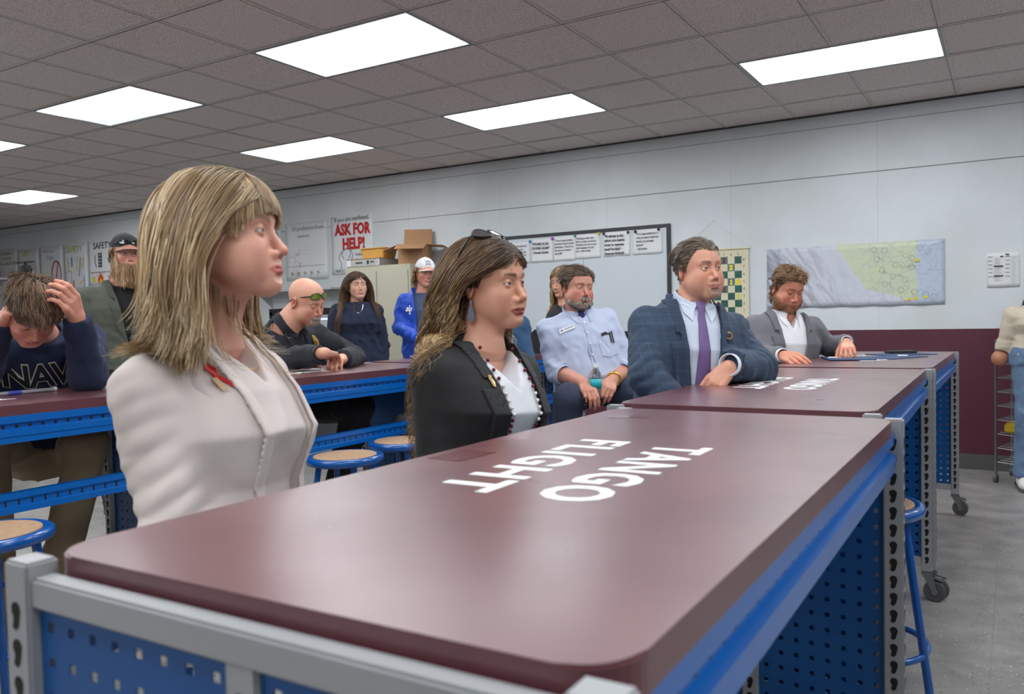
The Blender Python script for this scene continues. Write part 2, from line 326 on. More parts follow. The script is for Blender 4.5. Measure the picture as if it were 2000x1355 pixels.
def bench(loc,rz,label,text=None,L=1.5,W=.72,beams=(1,1),casters=True,low='left'):
    """origin at the near-left floor corner; length runs along +y"""
    t=thing('workbench',label,'workbench',loc,rz,'rolling workbenches with maroon tops')
    bm=bmesh.new(); prism(bm,rrect(.013,W-.018,.035,L-.038,.05,8),HT-.034,HT)
    es=[e for e in bm.edges if abs(e.verts[0].co.z-e.verts[1].co.z)<1e-5]
    bmesh.ops.bevel(bm,geom=es,offset=.0025,segments=2,affect='EDGES')
    top=link('tabletop',bm,M_top,t)
    if text:
        for s,x,y,sz in text:
            b=text_bm(s,sz,bold=sz*.028,extrude=.0002,spacing=1.12)
            xs=[v.co.x for v in b.verts]; ys=[v.co.y for v in b.verts]; k=(.475 if s=='TANGO' else .49)/(max(xs)-min(xs)); k2=.106/(max(ys)-min(ys))
            for v in b.verts: v.co.x=(v.co.x-(max(xs)+min(xs))/2)*k; v.co.y=(v.co.y-(max(ys)+min(ys))/2)*k2
            bmesh.ops.rotate(b,cent=(0,0,0),matrix=Matrix.Rotation(-PI/2,3,'Z'),verts=b.verts)
            bmesh.ops.translate(b,vec=(x,y,HT+.0004),verts=b.verts)
            link('lettering',b,M_white,top,norm=False)
    pw,pd=.043,.034
    for y0,s in((0,-1),(L-pd,1)):
        for x0,sx in((0,-1),(W-pw,1)):
            link('post',post_bm(x0,x0+pw,y0,y0+pd,.125,HT-.002,[('y',-1),('y',1),('x',sx)]),[M_grey,M_slot],t,smooth=False)
        link('centre_post',post_bm(W/2-.020,W/2+.020,y0+.006,y0+.029,.15,HT-.03,[('y',-1),('y',1)]),[M_grey,M_slot],t)
        for za,zb in((HT-.050,HT-.018),(.15,.185)):
            bm=bmesh.new(); box(bm,pw-.002,W-pw+.002,y0+.005,y0+.030,za,zb,0,bev=.003); link('end_rail',bm,M_grey,t)
        for a,b in((pw,W/2-.020),(W/2+.020,W-pw)):
            bm=bmesh.new(); pegboard(bm,a,b,.185,HT-.05,y0+.014 if s<0 else y0+.020)
            o=link('pegboard_panel',bm,M_peg,t); md=o.modifiers.new('s','SOLIDIFY'); md.thickness=.0015
    def beam(x,s,z1,name='side_beam',holes=True):
        bm=bmesh.new()
        # lip, recess and lower box of a folded steel rail; s=+1 faces +x
        P=[(0,0),(0,-.024),(-.012,-.028),(-.012,-.044),(.004,-.050),(.004,-.066),(0,-.070),(0,-.088),(-.03,-.088),(-.03,0)]
        prism(bm,[(x+s*a,z1+b) for a,b in P],pd,L-pd,0,'y')
        if holes:
            y=pd+.06
            while y<L-pd-.03:
                v=[bm.verts.new((x+s*(-.0115),y+.0055*math.cos(a),z1-.036+.0055*math.sin(a))) for a in [2*PI*k/10 for k in range(10)]]
                bm.faces.new(v).material_index=1; y+=.04
        return link(name,bm,[M_blue,M_slot],t)
    beam(W-.018,1,HT-.034); beam(.020,-1,HT-.034)
    def foot(x,z,s):
        bm=bmesh.new()
        prism(bm,[(x,z),(x,z-.02),(x-s*.008,z-.024),(x-s*.008,z-.044),(x,z-.048),(x,z-.066),(x-s*.03,z-.066),(x-s*.03,z)],pd,L-pd,0,'y')
        y=pd+.05
        while y<L-pd-.03:
            v=[bm.verts.new((x-s*.0072,y+a,z-.034+b)) for a,b in((-.003,-.008),(.003,-.008),(.003,.008),(-.003,.008))]
            bm.faces.new(v).material_index=1; y+=.04
        link('lower_beam',bm,[M_blue,M_slot],t)
    if low=='right': foot(W-.008,.705,1); beam(.012,-1,.868,'rear_beam')
    if casters:
        for x in(pw/2,W-pw/2):
            for y in(pd/2,L-pd/2):
                bm=bmesh.new(); box(bm,x-.022,x+.022,y-.022,y+.022,.112,.126,0,bev=.002)
                tube(bm,[(x,y,.1),(x,y,.12)],.014,12)
                d_=1 if x>W/2 else -1
                for q in(-1,1): prism(bm,[(x-d_*.018,.112),(x+d_*.024,.112),(x+d_*.038,.04),(x+d_*.026,.032),(x+d_*.010,.06)],y+q*.017-.0015,y+q*.017+.0015,0,'y')
                prism(bm,[(x+d_*.020,.108),(x+d_*.058,.100),(x+d_*.062,.090),(x+d_*.024,.096)],y-.012,y+.012,0,'y')
                cs=link('caster',bm,M_steel,t)
                bm=bmesh.new(); tube(bm,[(x+d_*.028,y-.013,.044),(x+d_*.028,y-.010,.044),(x+d_*.028,y+.010,.044),(x+d_*.028,y+.013,.044)],[.037,.044,.044,.037],24)
                wl=link('wheel',bm,M_rub,cs,smooth=False)
                bm=bmesh.new(); tube(bm,[(x+d_*.028,y-.019,.044),(x+d_*.028,y+.019,.044)],.013,12); link('hub',bm,M_steel,cs)
    return t
tx=lambda dy=0,dx=0: [('TANGO',.397+dx,.738+dy,.142),('FLIGHT',.230+dx,.742+dy,.142)]
LB=1.565
bench((.662,-4.742,0),.004,'nearest workbench, filling the foreground, reading TANGO FLIGHT in large letters',[('TANGO',.410,.710,.142),('FLIGHT',.241,.716,.142)],L=1.527)
bench((.600,-3.185,0),.016,'second workbench from the camera, in front of the man in the blue plaid suit',tx(.08),L=1.68)
bench((.585,-1.495,0),0,'farthest workbench of the right row, with blue folders on it',tx(.1),L=1.635)
bench((-1.91,-4.66,0),0,'left row workbench in front of the boy with bowed head',tx(),L=LB,low='right')
bench((-1.91,-3.065,0),0,'left row workbench the police officer leans on',tx(),L=LB,low='right')
bench((-1.93,-1.475,0),0,'left row workbench behind the dark haired woman, nearest the white wall',tx(),L=LB,low='right')
# ---------------------------------------------------------------- stools
M_sb=mat('blue_stool_enamel',(12,86,166),.22,coat=.4,var=.03)
M_hard=mat('tan_hardboard',(176,142,110),.55,var=.12,vscale=60)
def stool(x,y,rz,label,h=.65,src=None):
    if src: t=copy_tree(src); t.location=(x,y,0); t.rotation_euler=(0,0,rz); t['label']=label; return t
    t=thing('stool',label,'stool',(x,y,0),rz,'round blue shop stools')
    bm=bmesh.new(); lathe(bm,[(0,h-.035),(.15,h-.035),(.162,h-.03),(.168,h-.018),(.166,h-.006),(.158,h),(.15,h+.001),(.138,h-.001),(.136,h-.004),(0,h-.004)],48)
    link('seat_pan',bm,M_sb,t,smooth=True)
    bm=bmesh.new(); lathe(bm,[(0,h-.0035),(.1355,h-.0035),(.1355,h+.0005),(.133,h+.002),(0,h+.002)],48); link('seat_board',bm,M_hard,t)
    pts=[]
    for k in range(4):
        a=PI/4+k*PI/2; c,s=math.cos(a),math.sin(a)
        bm=bmesh.new(); tube(bm,[(.115*c,.115*s,h-.032),(.2*c,.2*s,.02)],.0125,14); l=link('leg',bm,M_sb,t,smooth=False)
        bm=bmesh.new(); tube(bm,[(.199*c,.199*s,.03),(.202*c,.202*s,0)],.0135,12); link('foot_cap',bm,M_steel,l)
    bm=bmesh.new(); z=.22; R=.1715; tube(bm,[(R*math.cos(2*PI*k/40),R*math.sin(2*PI*k/40),z) for k in range(40)],.0095,10,closed=True); link('foot_ring',bm,M_sb,t,smooth=True)
    return t
s0=stool(-.965,-2.62,.3,'empty blue stool with tan seat in the aisle, second nearer the officer')
stool(-1.02,-2.18,.1,'empty blue stool half hidden by the dark haired woman',src=s0)
stool(-.97,-4.02,.2,'empty blue stool with tan seat at the left edge of the photo',src=s0)
stool(1.20,-2.62,.5,'blue stool standing behind the nearest workbench at the right',src=s0)
stool(-.47,-1.10,.4,'blue stool the man in the striped shirt sits on',src=s0)
stool(-2.02,-2.15,.2,'blue stool under the police officer',src=s0)
stool(-2.05,-3.62,.6,'blue stool under the boy in the navy sweatshirt',src=s0)
stool(.22,-4.08,.3,'blue stool under the blonde woman in cream',src=s0)
stool(.20,-3.27,.1,'blue stool under the dark haired woman',src=s0)
stool(.45,-2.42,.1,'blue stool under the man in the blue plaid suit',src=s0)
stool(.35,-.93,.1,'blue stool under the man in the grey suit',src=s0)
# ---------------------------------------------------------------- wall things
M_paper=mat('white_paper',(226,228,230),.7,var=.02,vscale=3,bump=.15,bscale=8,bdist=.003)
def sheet(name,x0,x1,z0,z1,label,cat,m=None,y=YW-.004,th=.0012,group=None,curl=.004,nx=10,nz=8):
    bm=bmesh.new(); g=[]
    for j in range(nz+1):
        g.append([bm.verts.new((x0+(x1-x0)*i/nx,y-curl*(.5+.5*math.sin(i*.9+x0*7))*(1-j/nz)**1.5,z0+(z1-z0)*j/nz)) for i in range(nx+1)])
    for j in range(nz):
        for i in range(nx): bm.faces.new((g[j][i],g[j][i+1],g[j+1][i+1],g[j+1][i]))
    o=link(name,bm,m or M_paper,smooth=True); md=o.modifiers.new('s','SOLIDIFY'); md.thickness=th; md.offset=1
    return tag(o,label,cat,group)
def ink(parent,polys,rgb,y,name='drawing',th=.0006):
    bm=bmesh.new()
    for p in polys: prism(bm,p,y-th,y,0,'y')
    return link(name,bm,flat(rgb),parent)
def stroke(pts,w):
    """a marker line as a thin polygon strip (x,z)"""
    out=[]
    for (a,b),(c,d) in zip(pts,pts[1:]):
        l=math.hypot(c-a,d-b) or 1; nx,nz=-(d-b)/l*w/2,(c-a)/l*w/2; ex,ez=(c-a)/l*w*.3,(d-b)/l*w*.3
        out.append([(a-ex+nx,b-ez+nz),(c+ex+nx,d+ez+nz),(c+ex-nx,d+ez-nz),(a-ex-nx,b-ez-nz)])
    return out
def oval(cx,cz,rx,rz,w,n=28,a0=0,a1=360): return stroke([(cx+rx*math.cos(math.radians(a0+(a1-a0)*k/n)),cz+rz*math.sin(math.radians(a0+(a1-a0)*k/n))) for k in range(n+1)],w)
def wtext(parent,s,x,z,size,rgb,y,bold=0,align='LEFT',name='lettering',rot=0,line=1,sx=1):
    b=text_bm(s,size,bold,.0003,align=align,line=line,res=2)
    for v in b.verts: v.co=Vector((v.co.x*sx,-v.co.z,v.co.y))
    bmesh.ops.rotate(b,cent=(0,0,0),matrix=Matrix.Rotation(-rot,3,'Y'),verts=b.verts)
    bmesh.ops.translate(b,vec=(x,y,z),verts=b.verts)
    return link(name,b,flat(rgb),parent,norm=False)
YP=YW-.0105
def poster(x0,x1,z0,z1,label,group='hand drawn safety posters'):
    return sheet('poster',x0,x1,z0,z1,label,'poster',group=group)
# whiteboard
wb=thing('whiteboard','large whiteboard with dark frame and quotes along its top','whiteboard',(-2.06,YW,1.57))
bm=bmesh.new(); box(bm,-.87,.87,-.014,-.006,-.47,.48); link('writing_surface',bm,mat('whiteboard_enamel',(206,214,220),.25,coat=.3,var=.02,vscale=2),wb)
bm=bmesh.new()
for a in((-.905,.905,.48,.512),(-.905,.905,-.502,-.47),(-.905,-.87,-.47,.48),(.87,.905,-.47,.48)): box(bm,a[0],a[1],-.024,-.001,a[2],a[3],bev=.002)
link('frame',bm,mat('dark_board_frame',(52,52,58),.4,var=.04),wb)
bm=bmesh.new(); box(bm,-.003,.001,-.0145,-.0138,-.47,.48); link('seam',bm,M_seam,wb)
quotes=[(-2.91,-2.67,['Do not be upset by','the results you','didn\'t get, with the','work you didn\'t do'],.024,-.0),(-2.655,-2.40,['"STUPID IS AS','STUPID DOES"','- Forest Gump'],.032,0),(-2.39,-2.145,['"There\'s good deeds','and then there\'s good','intentions. They\'re as','far apart as heaven','and hell"'],.024,.05),(-2.15,-1.875,['"Nothing in life is fair.','Fair is a dirty word and','I\'ll thank you not to use','that language around','me" - Jeff Lindsay'],.023,.03),(-1.84,-1.56,['"Profanity is the','effort of a feeble','brain to express','itself forcibly" -','Spencer Kimball'],.031,.0),(-1.53,-1.23,['"It is impossible for a','man to learn what he','thinks he already','knows"','- Epictetus'],.026,-.0)]
qz=[(1.80,2.015),(1.80,2.03),(1.80,2.04),(1.81,2.045),(1.815,2.045),(1.815,2.045)]
for n,((x0,x1,ls,sz,rt),(z0,z1)) in enumerate(zip(quotes,qz)):
    o=sheet('quote_sheet',x0,x1,z0,z1,'white quote sheet on the whiteboard '+['starting Do not be upset by','reading STUPID IS AS STUPID DOES','starting There\'s good deeds','starting Nothing in life is fair','starting Profanity is the effort','starting It is impossible'][n],'paper sign',y=YW-.016-.001*(n%2),curl=.006,group='quotes pinned on the whiteboard')
    for k,l in enumerate(ls): wtext(o,l,x0+.016+(.02 if n==5 else 0),z1-.04-k*sz*1.32-(.01 if n==1 else 0),sz,(50,52,58),YW-.0245,bold=.0004 if n not in(1,4) else .0009,rot=0)
for x,z,c in((-2.895,1.995,(24,24,28)),(-2.66,2.015,(20,140,190)),(-2.40,2.025,(160,40,170)),(-2.145,2.04,(40,160,130)),(-1.885,2.04,(220,200,70)),(-1.83,2.035,(60,62,64)),(-1.575,2.03,(50,52,56)),(-1.50,2.03,(16,16,20)),(-1.265,2.035,(40,42,50)),(-2.72,1.77,(160,40,170))):
    bm=bmesh.new(); lathe(bm,[(0,0),(.013,0),(.014,.004),(.010,.011),(0,.012)],16)
    bmesh.ops.rotate(bm,cent=(0,0,0),matrix=Matrix.Rotation(PI/2,3,'X'),verts=bm.verts); bmesh.ops.translate(bm,vec=(x,YW-.0245,z),verts=bm.verts)
    nm={(24,24,28):'black',(20,140,190):'blue',(160,40,170):'purple',(40,160,130):'green',(220,200,70):'yellow',(60,62,64):'dark grey',(50,52,56):'dark grey',(16,16,20):'black',(40,42,50):'dark'}[c]
    lb={-2.895:'black round magnet at the far left of the whiteboard',-2.66:'blue round magnet between the first two quote sheets',-2.40:'purple round magnet beside the STUPID IS AS STUPID DOES sheet',-2.145:'green round magnet on the whiteboard sheets',-1.885:'yellow round magnet on the whiteboard sheets',-1.83:'dark grey magnet at the left corner of the Profanity sheet',-1.575:'dark grey magnet at the right corner of the Profanity sheet',-1.50:'black magnet at the left corner of the last quote sheet',-1.265:'dark magnet at the right corner of the last quote sheet',-2.72:'purple magnet alone below the quote sheets'}[x]
    tag(link('magnet',bm,flat(c,.3),smooth=True),lb,'magnet','whiteboard magnets')
# posters
p=poster(-5.42,-4.77,1.80,2.475,'poster with big red words ASK FOR HELP! on the white wall')
wtext(p,'If you are confused..',-5.36,2.43,.072,(60,62,66),YP,sx=.95,rot=.02)
wtext(p,'ASK FOR',-5.35,2.31,.175,(196,30,34),YP,bold=.0075,sx=.78)
wtext(p,'HELP!',-5.24,2.145,.175,(196,30,34),YP,bold=.0075,sx=.8)
wtext(p,'Following',-5.04,2.02,.05,(60,62,66),YP); wtext(p,'directions is',-5.04,1.965,.042,(60,62,66),YP)
wtext(p,'not, t',-5.36,1.845,.055,(60,62,66),YP)
ink(p,stroke([(-5.27,1.86),(-5.26,1.93),(-5.30,1.99),(-5.28,2.04),(-5.23,2.08),(-5.17,2.10),(-5.11,2.075),(-5.08,2.02),(-5.10,1.96),(-5.13,1.92),(-5.13,1.86)],.006)+stroke([(-5.24,2.07),(-5.25,2.02),(-5.22,1.98)],.005)+stroke([(-5.12,2.07),(-5.12,2.02),(-5.15,1.98)],.005),(70,72,78),YP)
p=poster(-6.19,-5.49,1.76,2.455,'faint pencil poster with a figure sketch, left of the ASK FOR HELP! one')
wtext(p,'10 problems from...',-6.08,2.38,.075,(130,132,140),YP); wtext(p,'classroom',-5.98,2.29,.05,(140,142,150),YP)
for k in range(4): ink(p,stroke([(-6.0,2.19-k*.04),(-5.75,2.195-k*.04)],.002),(196,198,204),YP)
ink(p,stroke([(-6.17,1.93),(-5.52,1.93)],.004)+stroke([(-6.17,1.78),(-5.52,1.78)],.004),(150,152,160),YP)
rr=random.Random(3)
pts=[(-6.02+rr.uniform(-.08,.08),1.8+rr.uniform(0,.3)) for _ in range(60)]
ink(p,[q for a,b in pts for q in stroke([(a,b),(a+rr.uniform(-.04,.04),b+rr.uniform(-.03,.03))],.003)],(214,160,146),YP)
for k in range(5): ink(p,stroke([(-6.1+k*.11,1.8),(-6.08+k*.11,1.86),(-6.06+k*.11,1.83)],.004)+oval(-6.09+k*.11,1.85,.012,.012,.003,8),(90,92,98),YP)
p=poster(-6.86,-6.27,1.72,2.45,'pale poster edge seen between the blonde woman and the pencil poster')
ink(p,stroke([(-6.45,2.2),(-6.3,2.2),(-6.3,2.0),(-6.45,2.0)],.004),(110,112,118),YP)
wtext(p,'A',-6.38,2.33,.12,(60,110,80),YP)
p=poster(-10.36,-9.70,1.86,2.51,'safety poster with a flame, a green tick and a red cross')
wtext(p,'SAFETY',-10.22,2.43,.13,(60,62,66),YP,sx=1.05,bold=.001)
ink(p,stroke([(-9.86,2.24),(-9.83,2.18),(-9.76,2.33)],.016),(24,90,60),YP)
ink(p,[[( -10.1,2.12),(-10.01,2.12),(-10.01,2.33),(-10.1,2.33)]],(70,74,78),YP); ink(p,stroke([(-10.18,2.3),(-10.18,2.2),(-10.15,2.12)],.012),(50,52,56),YP)
for k in range(4): ink(p,[[(-10.085,2.145+k*.048),(-10.025,2.145+k*.048),(-10.025,2.165+k*.048),(-10.085,2.165+k*.048)]],(170,174,178),YP-.0007)
wtext(p,'Don\'t use the long blue wire',-10.29,2.05,.04,(110,60,70),YP); wtext(p,'for a while!',-10.16,2.0,.035,(180,60,60),YP)
fl=[(-10.11,1.89),(-10.13,1.94),(-10.10,1.99),(-10.09,2.0),(-10.07,1.97),(-10.08,2.06),(-10.03,2.0),(-10.02,1.97),(-10.0,2.0),(-9.99,1.94),(-10.01,1.89)]
ink(p,[fl],(226,70,24),YP); ink(p,[[(-10.05+(a+10.05)*.55,1.89+(b-1.89)*.55) for a,b in fl]],(250,180,40),YP-.0007)
ink(p,[[(-10.26,1.93),(-10.22,1.9),(-10.19,1.93),(-10.2,1.99),(-10.25,1.99)]],(214,200,60),YP)
ink(p,stroke([(-9.87,1.88),(-9.79,1.99)],.016)+stroke([(-9.79,1.88),(-9.87,1.99)],.016),(190,30,40),YP)
p=poster(-11.0,-10.40,1.80,2.505,'poster headed SAFETY in yellow green letters')
wtext(p,'SAFETY',-10.93,2.42,.13,(178,200,130),YP,bold=.002)
for a,b,c,d,col in((-10.88,2.1,-10.88,2.3,(226,214,140)),(-10.78,2.17,-10.78,2.3,(90,140,200)),(-10.66,2.12,-10.63,2.3,(220,210,130)),(-10.6,2.02,-10.55,2.28,(170,170,174)),(-10.5,2.15,-10.47,2.28,(230,190,120)),(-10.75,1.85,-10.75,1.95,(220,90,90)),(-10.6,1.9,-10.5,1.95,(220,216,150)),(-10.47,1.85,-10.47,2.0,(150,180,220))): ink(p,stroke([(a,b),(c,d)],.03),col,YP)
ink(p,stroke([(-10.97,2.08),(-10.8,2.1),(-10.8,1.9)],.008)+stroke([(-10.93,2.08),(-10.93,1.9)],.008),(190,150,150),YP)
p=poster(-11.66,-11.04,1.80,2.50,'poster with a big red no-entry oval and green tick')
wtext(p,'Don\'t be in',-11.56,2.43,.07,(170,180,205),YP); wtext(p,'Flight',-11.45,2.33,.09,(175,185,210),YP)
ink(p,oval(-11.2,2.06,.13,.21,.02)+stroke([(-11.24,1.87),(-11.15,2.25)],.022),(200,52,60),YP)
ink(p,stroke([(-11.52,1.92),(-11.48,1.87),(-11.38,2.02)],.018),(150,190,90),YP)
ink(p,stroke([(-11.6,1.82),(-11.08,1.82)],.005)+stroke([(-11.55,2.05),(-11.1,2.05)],.004),(176,178,190),YP)
p=poster(-12.29,-11.70,1.80,2.495,'poster with yellow heading, dotted red circle and yellow warning sign')
wtext(p,'LEO',-12.15,2.43,.12,(226,206,110),YP,bold=.002); wtext(p,'Times',-12.1,2.3,.1,(228,210,130),YP)
ink(p,oval(-11.85,2.12,.09,.13,.006),(190,130,140),YP)
ink(p,[q for k in range(6) for l in range(4) for q in stroke([(-11.91+l*.035,2.04+k*.03),(-11.9+l*.035,2.045+k*.03)],.009)],(210,90,100),YP)
ink(p,[[(-12.19,1.86),(-12.07,1.86),(-12.13,2.0)]],(224,196,60),YP)
p=poster(-13.0,-12.33,1.80,2.53,'poster with tan capital letters at the left edge of the photo')
wtext(p,'THE LEARNING\nSAFE STATION\nOF ORGANIZATION',-12.98,2.38,.075,(160,156,110),YP,line=1.05)
ink(p,oval(-12.82,2.1,.09,.13,.01)+stroke([(-12.82,2.18),(-12.82,2.0)],.03),(190,120,120),YP); ink(p,oval(-12.5,2.1,.06,.1,.006)+stroke([(-12.53,2.1),(-12.5,2.06),(-12.45,2.18)],.01),(100,120,120),YP)
p=poster(-9.66,-9.0,1.84,2.5,'poster with red W behind the bearded man')
wtext(p,'WE NEED',-9.62,2.43,.12,(196,44,50),YP,bold=.003); wtext(p,'F',-9.62,2.3,.1,(70,70,76),YP)
# chess banner
M_cream=mat('cream_vinyl_banner',(218,212,182),.6,var=.04,vscale=6)
cb=thing('chess_banner','hanging cream and green chess demonstration board behind the suited man','wall hanging',(-.745,YW-.003,1.5))
bm=bmesh.new(); box(bm,-.315,.315,-.012,-.008,-.32,.31); v=link('banner',bm,M_cream,cb)
for z in(.315,-.325):
    bm=bmesh.new(); tube(bm,[(-.33,-.014,z),(.33,-.014,z)],.009,12); link('rod',bm,M_cream,cb,smooth=False)
bm=bmesh.new()
for q in(-1,1): tube(bm,[(q*.325,-.014,.315),(0,-.004,.575)],.0012,6)
link('string',bm,flat((196,192,184)),cb)
bm=bmesh.new(); tube(bm,[(0,0,.575),(0,-.01,.577)],.004,8); link('nail',bm,M_steel,cb)
S=.0635; X0=-.254; Z0=-.262
sq=[[(X0+i*S,Z0+j*S),(X0+(i+1)*S,Z0+j*S),(X0+(i+1)*S,Z0+(j+1)*S),(X0+i*S,Z0+(j+1)*S)] for i in range(8) for j in range(8) if (i+j)%2==1 or (i,j) in()]
sq=[[(X0+i*S,Z0+j*S),(X0+(i+1)*S,Z0+j*S),(X0+(i+1)*S,Z0+(j+1)*S),(X0+i*S,Z0+(j+1)*S)] for i in range(8) for j in range(8) if (i+j)%2==0]
bm=bmesh.new()
for q in sq: prism(bm,q,-.0132,-.012,0,'y')
link('green_squares',bm,mat('green_vinyl_squares',(44,92,84),.35,var=.15,vscale=30),cb)
for i,l in enumerate('abcdefgh'):
    wtext(cb,l,X0+(i+.5)*S,Z0+8.35*S,.034,(40,60,56),-.0125,align='CENTER'); 
for j in range(8):
    for xx in(X0+8.3*S,X0-.3*S): wtext(cb,str(j+1),xx,Z0+(j+.5)*S,.034,(60,64,60),-.0125,align='CENTER')
def chess(i,j,kind,rgb):
    cx,cz=X0+(i+.5)*S,Z0+j*S+.008
    P={'pawn':[(-.016,0),(.016,0),(.014,.008),(.006,.016),(.007,.026),(.012,.034),(.006,.044),(-.006,.044),(-.012,.034),(-.007,.026),(-.006,.016),(-.014,.008)],
       'rook':[(-.018,0),(.018,0),(.016,.008),(.011,.014),(.011,.032),(.017,.036),(.017,.048),(.008,.048),(.008,.042),(-.008,.042),(-.008,.048),(-.017,.048),(-.017,.036),(-.011,.032),(-.011,.014),(-.016,.008)],
       'queen':[(-.014,0),(.014,0),(.012,.006),(.020,.018),(.022,.034),(.012,.04),(.006,.05),(-.006,.05),(-.012,.04),(-.022,.034),(-.020,.018),(-.012,.006)]}[kind]
    bm=bmesh.new(); prism(bm,[(cx+a,cz+b) for a,b in P],-.0145,-.0132,0,'y'); link('chess_piece',bm,flat(rgb,.4),cb)
Y_=(232,214,30); R_=(110,56,46)
chess(6,6,'rook',Y_); chess(6,4,'pawn',Y_); chess(7,4,'queen',Y_); chess(5,3,'rook',R_); chess(5,7,'rook',R_); chess(7,2,'pawn',Y_)
for a in((6,6),(6,4),(5,3),(5,7)):
    bm=bmesh.new(); i,j=a; prism(bm,[(X0+i*S+.004,Z0+j*S+.004),(X0+(i+1)*S-.004,Z0+j*S+.004),(X0+(i+1)*S-.004,Z0+(j+1)*S-.004),(X0+i*S+.004,Z0+(j+1)*S-.004)],-.0138,-.0132,0,'y'); link('card_pocket',bm,flat((92,120,128),.3),cb)
# map
def mapmat():
    m=mat('aeronautical_chart_paper',(206,210,220),.45,bump=.3,bscale=5,bdist=.004); nt=m.node_tree; b=nt.nodes['Principled BSDF']; N=nt.nodes.new; L=nt.links.new
    tc=N('ShaderNodeTexCoord'); sp=N('ShaderNodeSeparateXYZ'); L(tc.outputs['Object'],sp.inputs[0])
    def noise(scale,vec=None,det=6,dist=0):
        n=N('ShaderNodeTexNoise'); n.inputs['Scale'].default_value=scale; n.inputs['Detail'].default_value=det; n.inputs['Distortion'].default_value=dist; L(vec or tc.outputs['Object'],n.inputs['Vector']); return n.outputs[0]
    def math_(op,a,c):
        n=N('ShaderNodeMath'); n.operation=op
        for i,v in enumerate((a,c)):
            if isinstance(v,(int,float)): n.inputs[i].default_value=v
            else: L(v,n.inputs[i])
        return n.outputs[0]
    def mix(f,a,c):
        n=N('ShaderNodeMix'); n.data_type='RGBA'; L(f,n.inputs[0]) if not isinstance(f,float) else None
        for i,v in((6,a),(7,c)):
            if isinstance(v,tuple): n.inputs[i].default_value=s2l(v)+(1,)
            else: L(v,n.inputs[i])
        return n.outputs[2]
    def ramp(v,p0,p1):
        n=N('ShaderNodeMapRange'); n.inputs[1].default_value=p0; n.inputs[2].default_value=p1; L(v,n.inputs[0]); return n.outputs[0]
    x,z=sp.outputs[0],sp.outputs[2]
    mp=N('ShaderNodeMapping'); mp.inputs['Rotation'].default_value=(0,-.95,0); mp.inputs['Scale'].default_value=(1,1,1); L(tc.outputs['Object'],mp.inputs[0])
    mp2=N('ShaderNodeMapping'); mp2.inputs['Scale'].default_value=(3.2,1,14); L(mp.outputs[0],mp2.inputs[0])
    ridge=ramp(noise(1.6,mp2.outputs[0],8,.8),.42,.62)
    fade=ramp(math_('ADD',x,math_('MULTIPLY',z,.6)),.05,-.6)
    land=mix(math_('MULTIPLY',ridge,fade),(204,208,220),(150,152,160))
    # land / green boundary curve: x > g(z)
    g=math_('ADD',math_('MULTIPLY',z,-.62),math_('MULTIPLY',math_('SUBTRACT',noise(5),.5),.16))
    green=ramp(math_('SUBTRACT',x,g),.02,.03)
    # lower edge of green: z > h(x)
    h=math_('ADD',math_('MULTIPLY',math_('SUBTRACT',x,.3),-.25),-.17)
    green=math_('MULTIPLY',green,ramp(math_('SUBTRACT',z,h),-.01,.01))
    gcol=mix(ramp(noise(9),.35,.7),(196,206,186),(206,212,176))
    col=mix(green,land,gcol)
    sea=ramp(math_('ADD',x,math_('MULTIPLY',math_('SUBTRACT',noise(6),.5),.1)),.47,.5)
    col=mix(sea,col,(186,198,216))
    vo=N('ShaderNodeTexVoronoi'); vo.feature='DISTANCE_TO_EDGE'; vo.inputs['Scale'].default_value=13; L(tc.outputs['Object'],vo.inputs['Vector'])
    lines=math_('MULTIPLY',ramp(vo.outputs['Distance'],.03,.0),.35); lines=math_('MULTIPLY',lines,ramp(x,-.1,.15))
    col=mix(lines,col,(96,104,128))
    vs=N('ShaderNodeTexVoronoi'); vs.inputs['Scale'].default_value=160; L(tc.outputs['Object'],vs.inputs['Vector'])
    speck=math_('MULTIPLY',ramp(vs.outputs['Distance'],.25,.1),.3)
    col=mix(speck,col,(120,124,140)); L(col,b.inputs['Base Color'])
    return m
M_map=mapmat()
mp=sheet('wall_map',-.135-.57,1.257-.57,1.283-1.535,1.792-1.535,'wide aeronautical chart of mountains, green coast and blue sea','map',m=M_map,y=0,curl=.012,nx=40,nz=12)
mp.location=(.435,YW-.004,1.535)
rr=random.Random(11)
cp=[]
for a,b in((.22,.2),(.3,.19),(.38,.07),(.5,.12),(.24,.12),(.36,-.02),(.5,.05),(.3,-.08),(.45,-.05),(.62,.16),(.42,-.13),(.52,-.15),(.6,-.17),(.66,-.19),(.28,.03),(.56,.2)): cp+=oval(a-.05,b,.022,.022,.002,16)
for _ in range(14): 
    a=rr.uniform(.15,.6); b=rr.uniform(-.15,.22); cp+=stroke([(a,b),(a+rr.uniform(-.05,.12),b+rr.uniform(-.06,.06))],.0016)
ink(mp,cp,(104,112,132),-.013,th=.0005)
ink(mp,[[(a-.02,b-.008),(a,b-.012),(a+.02,b-.006),(a+.012,b+.008),(a-.014,b+.008)] for a,b in((.42,-.205),(.48,-.20),(.55,-.19),(.49,.1))],(224,212,60),-.0135,th=.0005)
side=sheet('map_legend',-.27,-.137,1.285,1.79,'narrow map legend sheet at the left side of the chart','map legend',curl=.004)
ink(side,[[(-.262,1.53),(-.142,1.53),(-.142,1.548),(-.262,1.548)]],(90,100,130),YP)
ink(side,[q for k in range(22) for q in stroke([(-.255,1.775-k*.0105),(-.15-rr.uniform(0,.02),1.775-k*.0105)],.002)],(170,176,196),YP); ink(side,[q for k in range(18) for q in stroke([(-.255,1.51-k*.0105),(-.15-rr.uniform(0,.03),1.51-k*.0105)],.0015)],(196,200,212),YP)
